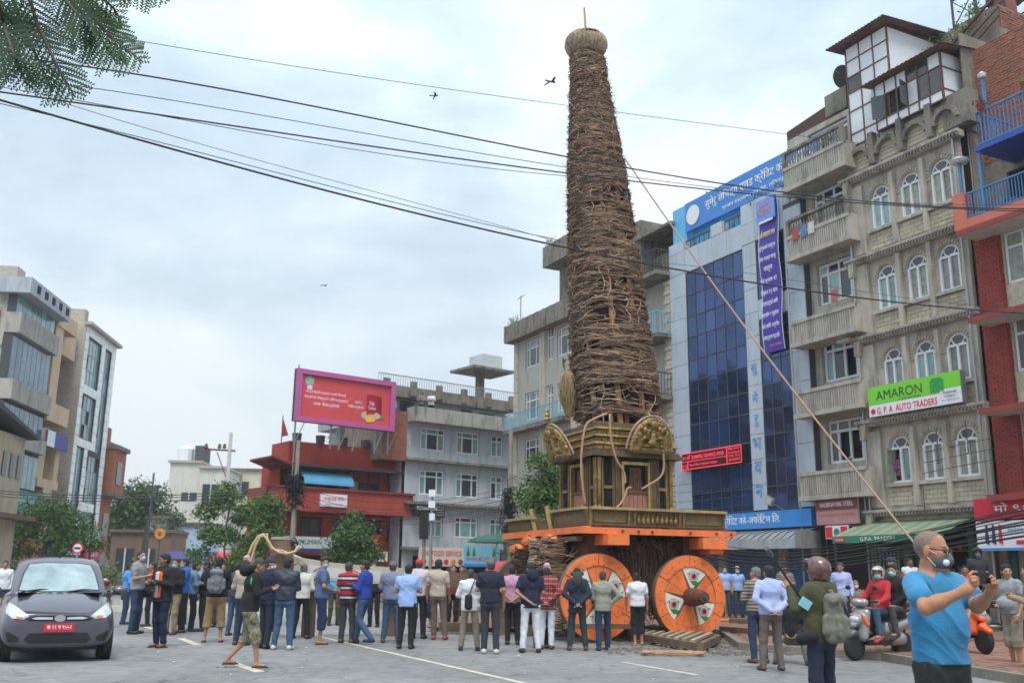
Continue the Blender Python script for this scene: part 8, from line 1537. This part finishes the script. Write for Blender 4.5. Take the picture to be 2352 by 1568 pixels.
on(r, 'vest', 'orange vest with white shirt showing under the open black jacket', 'vest', ([limb((0, .115, .93), (0, .115, 1.34), .05, .05, .03, (1, 0, 0), 2.0), ], .015), ORNV, (0, 0, 0)); on(r, 'undershirt', 'white shirt front between the orange vest halves', 'shirt', ([limb((0, .155, .93), (0, .155, 1.36), .02, .02, .02, (1, 0, 0), 2.2)], .012), WHT, (0, 0, 0)); on(r, 'camera', 'black camera held by the man in the orange vest', 'camera', ([limb((-.07, .27, 1.16), (.07, .27, 1.16), .045, .045, .01), limb((0, .26, 1.16), (0, .36, 1.14), .045, .05, .01), ball((0, .24, 1.21), .03, .01)], .01), M_BPL, (0, 0, 0))
ps('man in a dark jacket and khaki trousers with a face mask behind the camera man', 392, 1457, top=1282, face=200, shirt=BLK, pants=KHAKI, shoe=SHBR, arms='phone', mask=M_MASKB)
ps('man in a royal blue and lime jacket and black trousers', 412, 1452, top=1281, face=245, shirt=C('royal_blue', .02, .12, .5), pants=BLK, shoe=SHBR, arms='phone', mask=M_MASKB)
ps('person in a pale denim jacket and black trousers seen from the side', 437, 1449, top=1290, face=70, shirt=DENIM, pants=BLK, shoe=SHB, arms='phone')
ps('young man in a black t-shirt with head bowed left of the grey backpack', 462, 1449, top=1288, face=240, nod=-25, shirt=BLK, sleeve='short', pants=BLK, shoe=SHB, arms='phone', skin='dark')
r = ps('person from behind in black top and tan three quarter trousers', 489, 1474, top=1279, face=-8, shirt=BLK, pants=TAN, length='three', shoe='flip', arms='phone', legs='wide', bulk=1.08, hair='thick'); backpack(r, BAGS, 'grey and slate backpack on the person in tan three quarter trousers', 1.0)
ps('man in dark clothes and jeans left of the pink topi', 534, 1459, top=1292, face=20, shirt=DGREY, pants=JEAN, shoe=SHBR)
ps('elderly man in a pink topi cap and beige waistcoat', 553, 1481, top=1281, face=20, shirt=BEIGE, pants=DJEAN, shoe=SHBR, hair='topi', hairm=TOPIP, arms='fold')
r = ps('barelegged man striding in black hooded jacket and camouflage shorts', 563, 1532, top=1281, face=72, look=0, nod=-32, shirt=BLK, pants=CAMO, length='mid', shoe='flip', arms='phone', legs=('aft', 'fwd'), bulk=1.15, hem=.86, skin='mid', hair='short', hairm=M_BHAIR, lean=.12)
on(r, 'hood', 'black hood lying on the back of the striding man', 'hood', [ball((0, -.10, 1.43), (.13, .09, .10), .04), limb((-.10, -.02, 1.46), (.10, -.02, 1.46), .05, .05, .04)], BLK, (0, 0, 0)); on(r, 'sleeve_logo', 'small green and white logo on the shoulder of the black jacket', 'logo', ([ball((.215, 0, 1.27), (.012, .028, .07), .01)], .008), mat('bright_green_print', (.02, .5, .12), .7, 0), (0, 0, 0))
ps('man in a navy cap, white face mask and navy jacket looking right', 607, 1489, top=1281, face=35, look=45, shirt=NAVY, pants=C('navy_trousers', .015, .022, .04), shoe=SHB, hair='cap', hairm=CAPN, mask=M_MASKW, arms='fold')
ps('man from behind in a dark navy leather jacket and blue jeans', 648, 1491, top=1281, face=5, shirt=C('dark_navy_leather', .016, .024, .042, .5), pants=JEAN, shoe=SHW, bulk=1.1, legs='wide', hair='thick', arms='phone')
ps('grey haired man from behind in a white shirt and black trousers', 688, 1466, top=1293, face=10, shirt=OFFW, pants=BLK, shoe=SHB, hairm=M_GHAIR, legs='wide', arms='fold')
ps('masked man in slate blue t-shirt and navy shorts with a hand on his hip', 733, 1479, top=1279, face=75, look=75, shirt=SLATE, sleeve='short', pants=C('navy_shorts', .015, .03, .09), length='three', shoe='flip', arms=('hip', 'belly'), mask=M_MASKB, fat=.8, bulk=1.1, hair='thick')
ps('man from behind in a red, white and navy striped polo shirt', 794, 1476, top=1290, face=15, look=10, shirt=STR1, sleeve='short', pants=DGREY, shoe=SHBR, arms='down', hair='short', hairm=M_BHAIR)
ps('young man striding left in a bright blue jacket and jeans', 832, 1478, top=1287, face=-70, shirt=BRTBL, pants=JEAN, shoe=SHN, legs=('aft', 'fwd'), arms=('phone', 'swing'), hair='thick')
ps('man from behind in a grey cap and grey blue shirt', 896, 1475, top=1289, face=0, shirt=GBLUE, pants=JEAN, shoe=SHBR, hair='cap', hairm=CAPG, arms='fold', legs='wide', bulk=1.08)
ps('man from behind in a light blue polo shirt and black trousers', 932, 1489, top=1295, face=8, shirt=LBLUE, sleeve='short', pants=BLK, shoe=SHB, arms='fold', bulk=1.1, hem=.84)
ps('man in a red cap and pale pinkish shirt behind the light blue polo shirt', 958, 1466, top=1283, face=10, shirt=PALEG, pants=BLK, shoe=SHB, hair='cap', hairm=CAPR)
ps('man from behind in a beige t-shirt and brown trousers', 1003, 1468, top=1285, face=3, shirt=BEIGE, sleeve='short', pants=BROWNT, shoe=SHR, arms='down', legs=('near', 'wide'), hair='thick', lean=-.04)
r = ps('man from behind in a long white shirt and khaki trousers with a crossbody bag', 1077, 1493, top=1306, face=0, shirt=WHT, pants=C('dull_khaki', .2, .18, .13), shoe=SHN, arms='fold', hem=.82, legs='wide', hairm=M_BHAIR)
on(r, 'crossbody_bag', 'small black crossbody bag on the back of the white shirt', 'bag', ([limb((-.02, -.17, .80), (-.02, -.17, .98), .055, .055, .02, (1, 0, 0), 1.35), limb((-.02, -.15, 1.0), (.13, -.10, 1.42), .012, .012, .01)], .013), BAGB, (0, 0, 0))
ps('man from behind in a navy vest with a grey cap and cream shoes', 1124, 1500, top=1284, face=0, look=0, shirt=C('dark_navy_polo', .012, .018, .035), sleeve='short', pants=C('dark_slate_trousers', .03, .034, .048), shoe=SHW, hair='cap', hairm=CAPG, arms=('fold', 'down'), bulk=1.05)
ps('man from behind in a pink polo shirt with hands clasped at his back', 1175, 1480, top=1297, face=0, shirt=PINK, sleeve='short', pants=BLK, shoe=SHB, arms='back', hair='short')
r = ps('man in a navy hooded jacket and white trousers seen from behind', 1218, 1498, top=1293, face=-8, look=-25, shirt=NAVY, sleeve='short', pants=WHT, shoe=SHB, arms=('back', 'fold'), legs='wide', bulk=1.08, hair='thick', hem=.84)
on(r, 'hood', 'navy hood lying on the back of the man in white trousers', 'hood', [ball((0.02, -.11, 1.40), (.11, .075, .11), .04), limb((-.09, -.03, 1.46), (.09, -.03, 1.46), .045, .045, .04)], NAVY, (0, 0, 0))
ps('man in grey half hidden between the navy hooded jacket and the plaid shirt', 1241, 1488, top=1302, face=0, shirt=GREYT, pants=BLK, shoe=SHBR, hair='thick')
ps('man in a pink topi cap, red plaid shirt and white trousers', 1256, 1490, top=1298, face=8, shirt=PLD, pants=WHT, shoe=SHBR, hair='topi', hairm=TOPIP, arms='back', hem=.80)
r = ps('man from behind in a navy rain jacket with a black hood', 1326, 1493, top=1303, face=0, shirt=C('rain_navy', .015, .025, .05), pants=DGRN, shoe=SHBR, arms='back', legs='wide', hem=.76, hair='short')
on(r, 'hood', 'black hood hanging down the back of the navy rain jacket', 'hood', [ball((0, -.12, 1.33), (.10, .07, .15), .04), limb((-.09, -.03, 1.44), (.09, -.03, 1.44), .045, .045, .04)], DGREY, (0, 0, 0))
ps('grey haired man in a loose grey olive shirt and jeans before the left wheel', 1386, 1494, top=1311, face=0, look=5, shirt=GOLV, pants=DJEAN, shoe=SHN, arms=('fold', 'hip'), legs=('near', 'fwd'), hem=.84, hairm=M_BHAIR)
ps('boy in a white t-shirt with pale grey sleeves standing between the wheels', 1466, 1482, top=1329, H=1.48, face=0, look=15, shirt=WHT, sleeve='short', pants=BLK, length='three', shoe='bare', arms='down')
# behind the long beam
G2 = 'people behind the long beam'
ps('dark haired man behind the beam right of the striped polo shirt', 862, 1300, Y=27, H=1.66, face=190, shirt=BLK, pants=BLK, shoe=SHB, group=G2); ps('man in a turquoise top behind the beam next to the slate blue t-shirt', 772, 1300, Y=27.5, H=1.6, face=150, shirt=C('turquoise', .05, .35, .5), pants=OLIVE, shoe=SHB, group=G2)
ps('man in a wine red top behind the beam right of the beige t-shirt', 1042, 1300, Y=26.5, H=1.62, face=170, shirt=LIMB, pants=BLK, shoe=SHB, group=G2); ps('person in a bright blue top behind the beam left of the beige t-shirt', 985, 1300, Y=27, H=1.5, face=200, shirt=C('azure', .03, .3, .65), sleeve='short', pants=NAVY, length='three', shoe='flip', group=G2)
ps('person in a dark top behind the beam left of the white shirt', 1062, 1300, Y=28, H=1.62, face=190, shirt=DGREY, pants=OLIVE, length='three', shoe='flip', group=G2); ps('dark haired man behind the beam between the navy and pink shirts', 1150, 1300, Y=27.5, H=1.6, face=180, shirt=C('sky', .1, .3, .5), pants=BLK, shoe=SHB, group=G2)
ps('shopkeeper in dark clothes standing in the shop under the blue sign', 1068, 1300, Y=50, H=1.6, face=180, shirt=OLIVE, pants=BLK, shoe=SHB, base=.1, group=G2)
ps('man with an upraised arm behind the upturned beam end', 628, 1300, Y=24.5, H=1.7, face=30, shirt=C('brick', .4, .1, .05), pants=BLK, shoe=SHB, arms=('aim', 'down'), group=G2)
ps('person in white clothes at the far left beyond the car', 12, 1300, Y=27, H=1.6, face=160, shirt=WHT, pants=DJEAN, shoe=SHB, group=G2)
ps('person in a green and grey top far behind the denim jacket', 424, 1300, Y=27, H=1.58, face=180, shirt=C('grey_green', .15, .18, .14), pants=BLK, shoe=SHB, mask=M_MASKB, group=G2); ps('person in a cream top behind the grey backpack', 512, 1300, Y=26, H=1.6, face=170, shirt=OFFW, pants=DGREY, shoe=SHB, group=G2)
# on the pavement to the right
G3 = 'people on the pavement'
ps('masked man in a light blue shirt left of the two before the blue shutters', 1664, 1402, Y=33, H=1.62, base=PZ, face=190, shirt=LBLUE, sleeve='short', pants=DGREY, shoe=SHB, mask=M_MASKC, group=G3); ps('masked man in a light blue shirt and pink topi before the blue shutters', 1693, 1402, Y=33, H=1.6, base=PZ, face=180, shirt=LBLUE, sleeve='short', pants=DGREY, shoe=SHB, mask=M_MASKC, hair='topi', hairm=TOPIP, group=G3)
ps('masked man in a brown waistcoat and striped shirt by the shutter pier', 1802, 1300, Y=29, H=1.66, base=PZ, face=185, shirt=STR2, pants=KHAKI, shoe=SHB, mask=M_MASKB, arms='fold', group=G3)
ps('man in a brown and cream striped sweater behind the lavender shirt', 1742, 1522, top=1302, face=-20, look=-20, shirt=STR2, pants=DJEAN, shoe=SHBR, arms='fold', hairm=M_GHAIR, group=G3)
ps('man from behind in a lavender blue shirt with hands clasped behind him', 1776, 1539, top=1299, face=-6, look=0, shirt=LAV, pants=C('grey_brown_trousers', .12, .10, .09), shoe=SHBR, arms='back', bulk=1.05, legs='wide', group=G3, hair='thick')
ps('masked person crouching by the kerb behind the olive jacket', 1812, 1500, Y=17.5, face=200, look=0, H=1.62, seat=.42, legs='sitw', arms='lap', shirt=BLK, pants=C('khaki_grey', .17, .17, .13), shoe=SHB, mask=M_MASKC, group=G3)
r = ps('helmeted person in an olive jacket with a grey backpack and navy trousers', 1876, 1600, Y=10.0, H=1.60, face=-38, look=-12, nod=6, shirt=OLIVE, pants=C('navy_work_trousers', .02, .026, .05), shoe=SHB, arms=('raise_', 'phone'), hair='helmet', hairm=HELR, legs=('near', 'wide'), bulk=1.06, hem=.86, group=G3)
backpack(r, BAGG, 'large worn grey backpack on the helmeted person', .98, 1.06)
on(r, 'hood', 'olive hood hanging behind the helmeted person', 'hood', [ball((0, -.085, 1.31), (.10, .06, .08), .04), limb((-.08, -.02, 1.36), (.08, -.02, 1.36), .035, .035, .04)], OLIVE, (0, 0, 0), sc=.95)
on(r, 'waist_bag', 'black waist bag at the left hip of the helmeted person', 'bag', [limb((-.2, .08, .84), (-.19, -.05, .87), .06, .055, .03)], BAGB, (0, 0, 0))
b = thing('microphone_pole', 'long black microphone pole held up to the left by the helmeted person', 'microphone pole'); pa, pb_ = at(1838, 1372, 9.6), at(1772, 1275, 9.0); MB().tube([pa, pb_], .011, 8).build('pole', M_BPL, b); MB().tube([pb_, pb_+(pb_-pa).normalized()*.13], .022, 10).build('microphone', mat('grey_foam_windshield', (.09, .11, .13), .9, .2, 60), b)
tag(MB().box(-.06, .06, -.006, .006, -.045, .045).build('paper', M_MASKC, None, loc=at(1850, 1385, 9.55), rot=(.3, .5, .4)), 'small turquoise booklet in the raised hand of the helmeted person', 'booklet')
ps('grey haired man in a lavender shirt and navy trousers behind the backpack', 1930, 1300, Y=24, H=1.66, base=PZ, face=215, nod=-15, shirt=LAV, pants=NAVY, shoe=SHB, hairm=M_BHAIR, arms='down', group=G3)
ps('masked grey haired man in a checked shirt sitting on the step', 1962, 1300, Y=26.0, H=1.65, base=PZ, seat=.5, legs='sitw', face=185, shirt=PLDG, sleeve='short', pants=NAVY, shoe=SHBR, mask=M_MASKW, arms='lap', hairm=M_GHAIR, group=G3); tag(MB().box(-.5, .5, -.2, .2, 0, .42).build('bench', M_OLDW, None, loc=(at(1962, 1300, 26.1).x, 26.15, PZ)), 'low bench under the seated man in the checked shirt', 'bench')
FWS = Vector((-math.sin(R(118)), math.cos(R(118)), 0)); _r = scp-FWS*.12; _p = scp-FWS*.52
r = ps('scooter rider in a red and black jacket and a white helmet', 0, 0, loc=(_r.x, _r.y, 0), H=1.66, seat=.86, legs=('sitw', 'sitw'), face=-118, look=-30, shirt=C('red_jacket', .42, .02, .03), pants=JEAN, shoe=SHR, arms='bars', hair='helmet', hairm=HELW, mask=M_MASKB, group=G3)
r2 = ps('masked pillion passenger in black behind the red jacketed rider', 0, 0, loc=(_p.x, _p.y, 0), H=1.70, seat=.90, legs=('sitw', 'sitw'), face=-118, look=-10, shirt=BLK, pants=DGREY, shoe=SHB, arms='lap', hair='thick', mask=M_MASKC, group=G3)
ps('person in a dark cap standing behind the scooter riders', 2050, 1300, Y=19, H=1.70, base=PZ, face=150, shirt=DGREY, pants=BLK, shoe=SHB, hair='cap', hairm=CAPN, group=G3)
ps('man in a white vest standing in the shade of the parts shop', 2090, 1300, Y=27.0, H=1.7, base=.25, face=170, shirt=WHT, sleeve='none', pants=BLK, shoe=SHB, skin='dark', group=G3)
ps('helmeted man in a blue face mask in the dark parts shop doorway', 2246, 1300, Y=24.5, H=1.7, base=.45, face=190, shirt=C('charcoal', .03, .035, .04), pants=BLK, shoe=SHB, hair='helmet', hairm=M_BPL, mask=mat('blue_face_mask', (.05, .25, .7), .8, .1), group=G3)
ps('man in an orange and blue jacket bending inside the parts shop', 2215, 1300, Y=23.5, H=1.62, base=PZ, face=200, shirt=ORNV, pants=NAVY, shoe=SHB, arms='lap', group=G3)
ps('heavy man in a grey t-shirt, khaki shorts and sandals looking back', 2338, 1538, top=1297, face=-105, look=-62, shirt=GREYT, sleeve='short', pants=C('khaki_shorts', .24, .21, .16), length='mid', shoe='flip', arms=('down', 'belly'), fat=.9, bulk=1.1, legs=('near', 'stand'), hair='thick', group=G3)
ps('person in a cream top cut off by the right edge of the picture', 2366, 1530, Y=15.5, H=1.66, face=-60, shirt=C('ochre', .3, .22, .12), pants=KHAKI, shoe=SHBR, arms='phone', group=G3)
# people looking out of the buildings
G4 = 'people looking out of the buildings'
def dwell(label, lx, ly, z, O, rz, **k):
    w = Matrix.Translation(O) @ Matrix.Rotation(rz, 4, 'Z') @ Vector((lx, ly, z)); return ps(label, 0, 0, loc=tuple(w), group=G4, **k)
dwell('woman in a patterned top on the roof balcony of the grey house', -6.6, -.35, 9.63, GO, GZ, H=1.55, face=200, shirt=PLDG, pants=DJEAN, shoe=SHB, hair='long', arms='fold'); dwell('man in a white shirt on the roof balcony of the grey house', -5.95, -.35, 9.63, GO, GZ, H=1.62, face=190, shirt=WHT, sleeve='short', pants=BLK, shoe=SHB, arms='fold')
dwell('person in a pale cap leaning in the lowest open balcony window', 5.0, .42, 3.75, RO, RZ, H=1.5, face=200, shirt=NAVY, pants=BLK, shoe=SHB, hair='cap', hairm=C('pale_cap', .5, .45, .4), arms='fold'); dwell('woman in a purple patterned dress at the open arched window', 7.2, .2, 3.6, RO, RZ, H=1.55, face=210, shirt=C('purple_print', .25, .1, .2), pants=BLK, shoe=SHB, hair='long', arms='fold')
# ------------------------------------------------------------------ the man in the blue t-shirt taking a photograph
def zz(x, y, Y): return at((2200+.3554*x)*.91875, (1150+.3552*y)*.91875, Y)
hero = thing('person', 'near man in a bright blue V neck t-shirt holding up a phone', 'person', (zz(390, 800, 6.0).x, 6.0, 0), 0, G3); HL = Vector(hero.location)
def hz(x, y, Y): return np.array(zz(x, y, Y)-HL)
S1 = hz(228, 862, 5.90); S2 = hz(545, 862, 6.14); E1 = hz(322, 1036, 5.66); W1 = hz(585, 922, 5.56); E2 = hz(685, 1028, 5.93); W2 = hz(770, 935, 5.72)
nb, ch1, be, hp = hz(352, 800, 6.04), hz(392, 930, 6.03), hz(408, 1150, 6.02), hz(428, 1400, 6.03)
fd = np.array((math.sin(R(155)), math.cos(R(155)), 0)); sd = np.array((math.cos(R(155)), -math.sin(R(155)), 0.))     # facing and its right-hand side
def tor(g):
    return [limb(hp, be, .112+g, .108+g, .05, sd, 1.42), limb(be, ch1, .108+g, .112+g, .05, sd, 1.38), limb(S1+(S2-S1)*.14, S2+(S1-S2)*.14, .058+g, .058+g, .07), limb(ch1, nb, .10+g, .062+g, .06, sd, 1.45), ball(be+fd*.03, (.14+g, .12+g, .15), .05)]
hands = []
def finger(pts, r0=.0098): 
    for a, b in zip(pts, pts[1:]): hands.append(limb(a, b, r0, r0-.0008, .004)); r0 -= .0008
# his right hand (left in view): palm, four fingers curled over the near face of the phone, thumb below
hands += [limb(W1, hz(618, 905, 5.555), .026, .029, .02), limb(hz(612, 905, 5.56), hz(652, 850, 5.56), .030, .026, .02), limb(hz(635, 900, 5.58), hz(668, 872, 5.585), .022, .018, .015)]
finger([hz(640, 838, 5.56), hz(628, 806, 5.55), hz(650, 783, 5.555), hz(680, 786, 5.565)]); finger([hz(648, 850, 5.545), hz(640, 826, 5.525), hz(668, 818, 5.525), hz(692, 830, 5.54)]); finger([hz(655, 868, 5.54), hz(652, 850, 5.52), hz(676, 844, 5.52), hz(694, 856, 5.54)]); finger([hz(662, 885, 5.545), hz(666, 872, 5.525), hz(684, 868, 5.525), hz(696, 876, 5.54)], .0085)
finger([hz(640, 890, 5.60), hz(668, 868, 5.62), hz(690, 850, 5.625)], .011)
# his left hand: palm behind the right end, thumb along the lower edge, fingers hooked over
hands += [limb(W2, hz(790, 905, 5.67), .026, .029, .02), limb(hz(785, 912, 5.67), hz(798, 868, 5.64), .030, .026, .02)]
finger([hz(790, 862, 5.63), hz(800, 832, 5.61), hz(786, 815, 5.60), hz(770, 822, 5.60)]); finger([hz(800, 872, 5.62), hz(815, 850, 5.60), hz(800, 838, 5.585), hz(782, 846, 5.585)]); finger([hz(806, 888, 5.62), hz(822, 872, 5.60), hz(806, 862, 5.585), hz(788, 868, 5.585)]); finger([hz(776, 852, 5.63), hz(768, 818, 5.62), hz(756, 792, 5.61), hz(750, 782, 5.60)], .0088)
finger([hz(775, 915, 5.65), hz(748, 885, 5.62), hz(722, 872, 5.61)], .0115)
hb = tor(-.012)+[limb(nb-np.array((0, 0, .03)), hz(352, 722, 6.01), .062, .058, .03), limb(S1, E1, .047, .037, .03), limb(E1, E1+(W1-E1)*.35, .037, .039, .03), limb(E1+(W1-E1)*.3, W1, .038, .025, .03), limb(S2, E2, .047, .037, .03), limb(E2, E2+(W2-E2)*.35, .037, .039, .03), limb(E2+(W2-E2)*.3, W2, .038, .025, .03)]+hands
hipc = hp; 
for s, kx in ((1, 0), (-1, 0)):
    hj = hp+sd*s*.09+np.array((0, 0, -.05)); kn = hj+sd*s*.02+fd*.02+np.array((0, 0, -.42)); an = np.array((kn[0]+sd[0]*s*.01, kn[1]+sd[1]*s*.01-.0, .08)); hb += [limb(hj, kn, .076, .054, .03), limb(kn, an, .052, .036, .03), limb(an+np.array((0, 0, -.035)), an+fd*.15+np.array((0, 0, -.045)), .032, .026, .02)]
    if s == 1: legj = []
    legj.append((hj, kn, an))
P1, Q1 = fit(hb, .0062)
PH, QH = fit(head_prims(), .0042); hm_ = face_mi(PH, QH); hm_[hm_ == 2] = 0; cH = PH[QH].mean(1)
edge = cH[:, 1]*.9-(cH[:, 2]-.03)*.45; rnd = RNG.rand(len(QH))*.022
crown = np.zeros(len(QH), bool); hm_[(hm_ == 0) & (edge+rnd < .018) & (cH[:, 2] > -.038+.5*np.maximum(0, cH[:, 1])+rnd*.6) & ~crown & (np.abs(cH[:, 0]) < .079)] = 3
hc = hz(362, 636, 6.0); RH = np.array((Matrix.Rotation(-R(130), 3, 'Z') @ Matrix.Rotation(R(-7), 3, 'X'))); 
PP = np.concatenate([P1, PH*1.02 @ RH.T+hc]); QQ = np.concatenate([Q1, QH+len(P1)]); MM = np.concatenate([np.zeros(len(Q1), int), hm_])
M_SKH = mat('warm_brown_skin', srgb(178, 128, 100), .62, .14, 30, bump=.3, bscale=260, coords='obj', spec=.3); M_SKH.node_tree.nodes['Principled BSDF'].inputs['Subsurface Weight'].default_value = .08; M_SKH.node_tree.nodes['Principled BSDF'].inputs['Subsurface Radius'].default_value = (.02, .008, .004)  # one brown skin tone with slight random variation
M_STUB = mat('close_shaved_hair', (.215, .15, .115), .75, .3, 60, bump=.4, bscale=400, coords='obj')
link('body', smesh('body', PP, QQ, [M_SKH, M_EYE, M_LIP, M_STUB], MM), hero)
ph = RNG.rand(9)*6.28
def ff(X, Y, Z):
    w = np.sin(X*11+Y*6+1.3)*1.1+np.sin(Z*7+X*4)*.9; c = .5+.5*np.sin(Z*6+X*9+.5)
    r1 = (1-np.abs(np.sin(X*12+Z*17+w)))**2; r2 = (1-np.abs(np.sin(X*16-Z*10+w*1.2+2.1)))**3; r3 = (1-np.abs(np.sin(Z*26+X*7+w*1.5+.7)))**3
    return -.0125*r1*c-.0115*r2*(1-c)-.0075*r3*(.4+.6*np.clip((1.25-Z)*3, 0, 1))+.006
M_TEE = mat('bright_blue_cotton', srgb(46, 124, 168), .92, .06, 7, bump=.35, bscale=26, coords='obj'); M_TEE.node_tree.nodes['Principled BSDF'].inputs['Sheen Weight'].default_value = .15
vn = hz(398, 842, 5.9); shr = tor(.012)+[limb(hp-np.array((0, 0, .02)), be, .124, .118, .05, sd, 1.34)]+[limb(S1, S1+(E1-S1)*.60, .062, .076, .03), limb(S2, S2+(E2-S2)*.60, .062, .074, .03), limb(nb+np.array((0, 0, -.02)), nb+np.array((0, 0, .012)), .075, .072, .03)]
def vcut(X, Y, Z):     # the V of the neckline
    sx = (X-vn[0])*sd[0]+(Y-vn[1])*sd[1]; f = (X-nb[0])*fd[0]+(Y-nb[1])*fd[1]; return np.minimum(np.minimum((Z-vn[2])-np.abs(sx)*.92, .02+0*X), f*2+.01)*1.0
sclip = lambda s_, e_: (lambda X, Y, Z: 0*X)
P, Q = fit(shr, .0068, [lambda X, Y, Z: (hp[2]-.02-Z)+0*X+0*Y, vcut, lambda X, Y, Z: (Z-(nb[2]+.015))+0*X+0*Y], ff); link('t_shirt', smesh('t_shirt', P, Q, M_TEE), hero)
M_TRO = mat('dark_olive_trousers', (.022, .026, .022), .85, .15, 5, bump=.4, bscale=18, coords='obj'); pr = [limb(hp+np.array((0, 0, .03)), hp-np.array((0, 0, .05)), .118, .118, .05, sd, 1.36)]
for hj, kn, an in legj: pr += [limb(hj, kn, .10, .078, .03), limb(kn, an+np.array((0, 0, .01)), .078, .06, .03)]
P, Q = fit(pr, .010, [lambda X, Y, Z: (Z-(hp[2]+.0))+0*X+0*Y, lambda X, Y, Z: (.06-Z)+0*X+0*Y], lambda X, Y, Z: 1.1*ff(X*.8, Y, Z*.7)); tr_ = link('trousers', smesh('trousers', P, Q, M_TRO), hero); pz_ = hz(312, 1440, 5.9)
MB().tube([hz(322, 1415, 5.90), hz(312, 1470, 5.88), hz(302, 1540, 5.88)], .004, 5).build('pocket_zip', M_BPL, hero)
for hj, kn, an in legj: P, Q = fit([limb(an+np.array((0, 0, -.04))-fd*.04, an+fd*.16+np.array((0, 0, -.05)), .044, .038, .02)], .014); link('shoe', smesh('shoe', P, Q, SHB), hero)
MH = Matrix.Translation(Vector(hc)) @ Matrix(RH.tolist()).to_4x4()
def hd(o): o.matrix_local = MH; return o
M_MG = mat('grey_respirator_fabric', (.10, .115, .125), .85, .08, 30, bump=.3, bscale=120); P, Q = fit([ball((0, .034, -.048), (.068, .078, .060)), ball((0, .088, -.045), (.034, .040, .036), .03)], .0045, [lambda X, Y, Z: (.028-Y)+0*X+0*Z, lambda X, Y, Z: (np.abs(Z+.052)-.052-(Y-.03)*.1)+0*X]); hd(link('face_mask', smesh('face_mask', P, Q, M_MG), hero))
nv = Vector((.42, .85, -.08)).normalized(); MB().lathe([(.0, .012), (.010, .012), (.0135, .009), (.0175, .008), (.019, .0), (.019, -.01)], 20, Matrix.Translation((.041, .100, -.058)) @ nv.to_track_quat('Z', 'Y').to_matrix().to_4x4()).build('mask_valve', M_PVC, hero, smooth=True).matrix_local = MH
mb = MB()
for s in (1, -1): mb.tube([(s*.060, .062, -.020), (s*.079, .03, -.004), (s*.084, .0, .012), (s*.083, -.012, .0)], .0022, 5).tube([(s*.058, .045, -.085), (s*.076, .02, -.055), (s*.083, -.004, -.03), (s*.083, -.014, -.015)], .0022, 5)
hd(mb.build('mask_straps', M_PVC, hero))
M_FRAME = mat('dark_brown_glasses_frame', (.03, .014, .012), .3, .1); M_LENS = mat('spectacle_lens', (.85, .9, .92), .02, 0, alpha=.16, spec=1.0); mb = MB()
for s in (1, -1):
    c = Vector((s*.032, .110, .001)); q = [(-.025, .012), (-.018, .0155), (.02, .0155), (.027, .010), (.023, -.012), (.012, -.0165), (-.014, -.0165), (-.022, -.011)]; mb.tube([c+Vector((s*x, -.010*abs(x+.0)/.027, z)) for x, z in q], .0031, 5, closed=True)
    mb.tube([(s*.058, .100, .010), (s*.074, .075, .012), (s*.083, .0, .012), (s*.082, -.02, -.002)], .0034, 5)
mb.tube([(-.010, .112, .004), (0, .117, .006), (.010, .112, .004)], .0022, 5); gl = hd(mb.build('glasses', M_FRAME, hero)); ml = MB()
for s in (1, -1): c = Vector((s*.032, .1085, .001)); ml.add([c+Vector((s*x, -.010*abs(x)/.027, z)) for x, z in q], [tuple(range(8))])
ml.build('lens', M_LENS, gl)
ph_o = thing('smartphone', 'black smartphone held up sideways in both hands of the blue shirted man', 'phone'); a, b, c_, d = zz(664, 792, 5.575), zz(768, 786, 5.61), zz(776, 864, 5.61), zz(672, 872, 5.575); nrm = (b-a).cross(d-a).normalized()*.005
MB().hexa([d-nrm, c_-nrm, b-nrm, a-nrm, d+nrm, c_+nrm, b+nrm, a+nrm]).build('phone_case', mat('black_phone_case', (.01, .011, .014), .35, .05), ph_o); q0 = a.lerp(b, .12).lerp(d.lerp(c_, .12), .16); MB().lathe([(0, 0), (.006, 0), (.006, .004), (0, .004)], 12, Matrix.Translation(q0-nrm*1.1) @ (-nrm).to_track_quat('Z', 'Y').to_matrix().to_4x4()).build('camera_lens', M_CABLE2, ph_o)
# ------------------------------------------------------------------ damp summer air
M_AIR = bpy.data.materials.new('haze_air'); M_AIR.use_nodes = True; M_AIR.node_tree.nodes.clear(); _o = M_AIR.node_tree.nodes.new('ShaderNodeOutputMaterial'); _v = M_AIR.node_tree.nodes.new('ShaderNodeVolumePrincipled')
_v.inputs['Color'].default_value = (.9, .95, 1, 1); _v.inputs['Density'].default_value = .0007; _v.inputs['Anisotropy'].default_value = .2; M_AIR.node_tree.links.new(_v.outputs[0], _o.inputs['Volume'])
MB().box(-950, 950, -70, 2550, -1.6, 26).build('haze', M_AIR, kind='stuff')
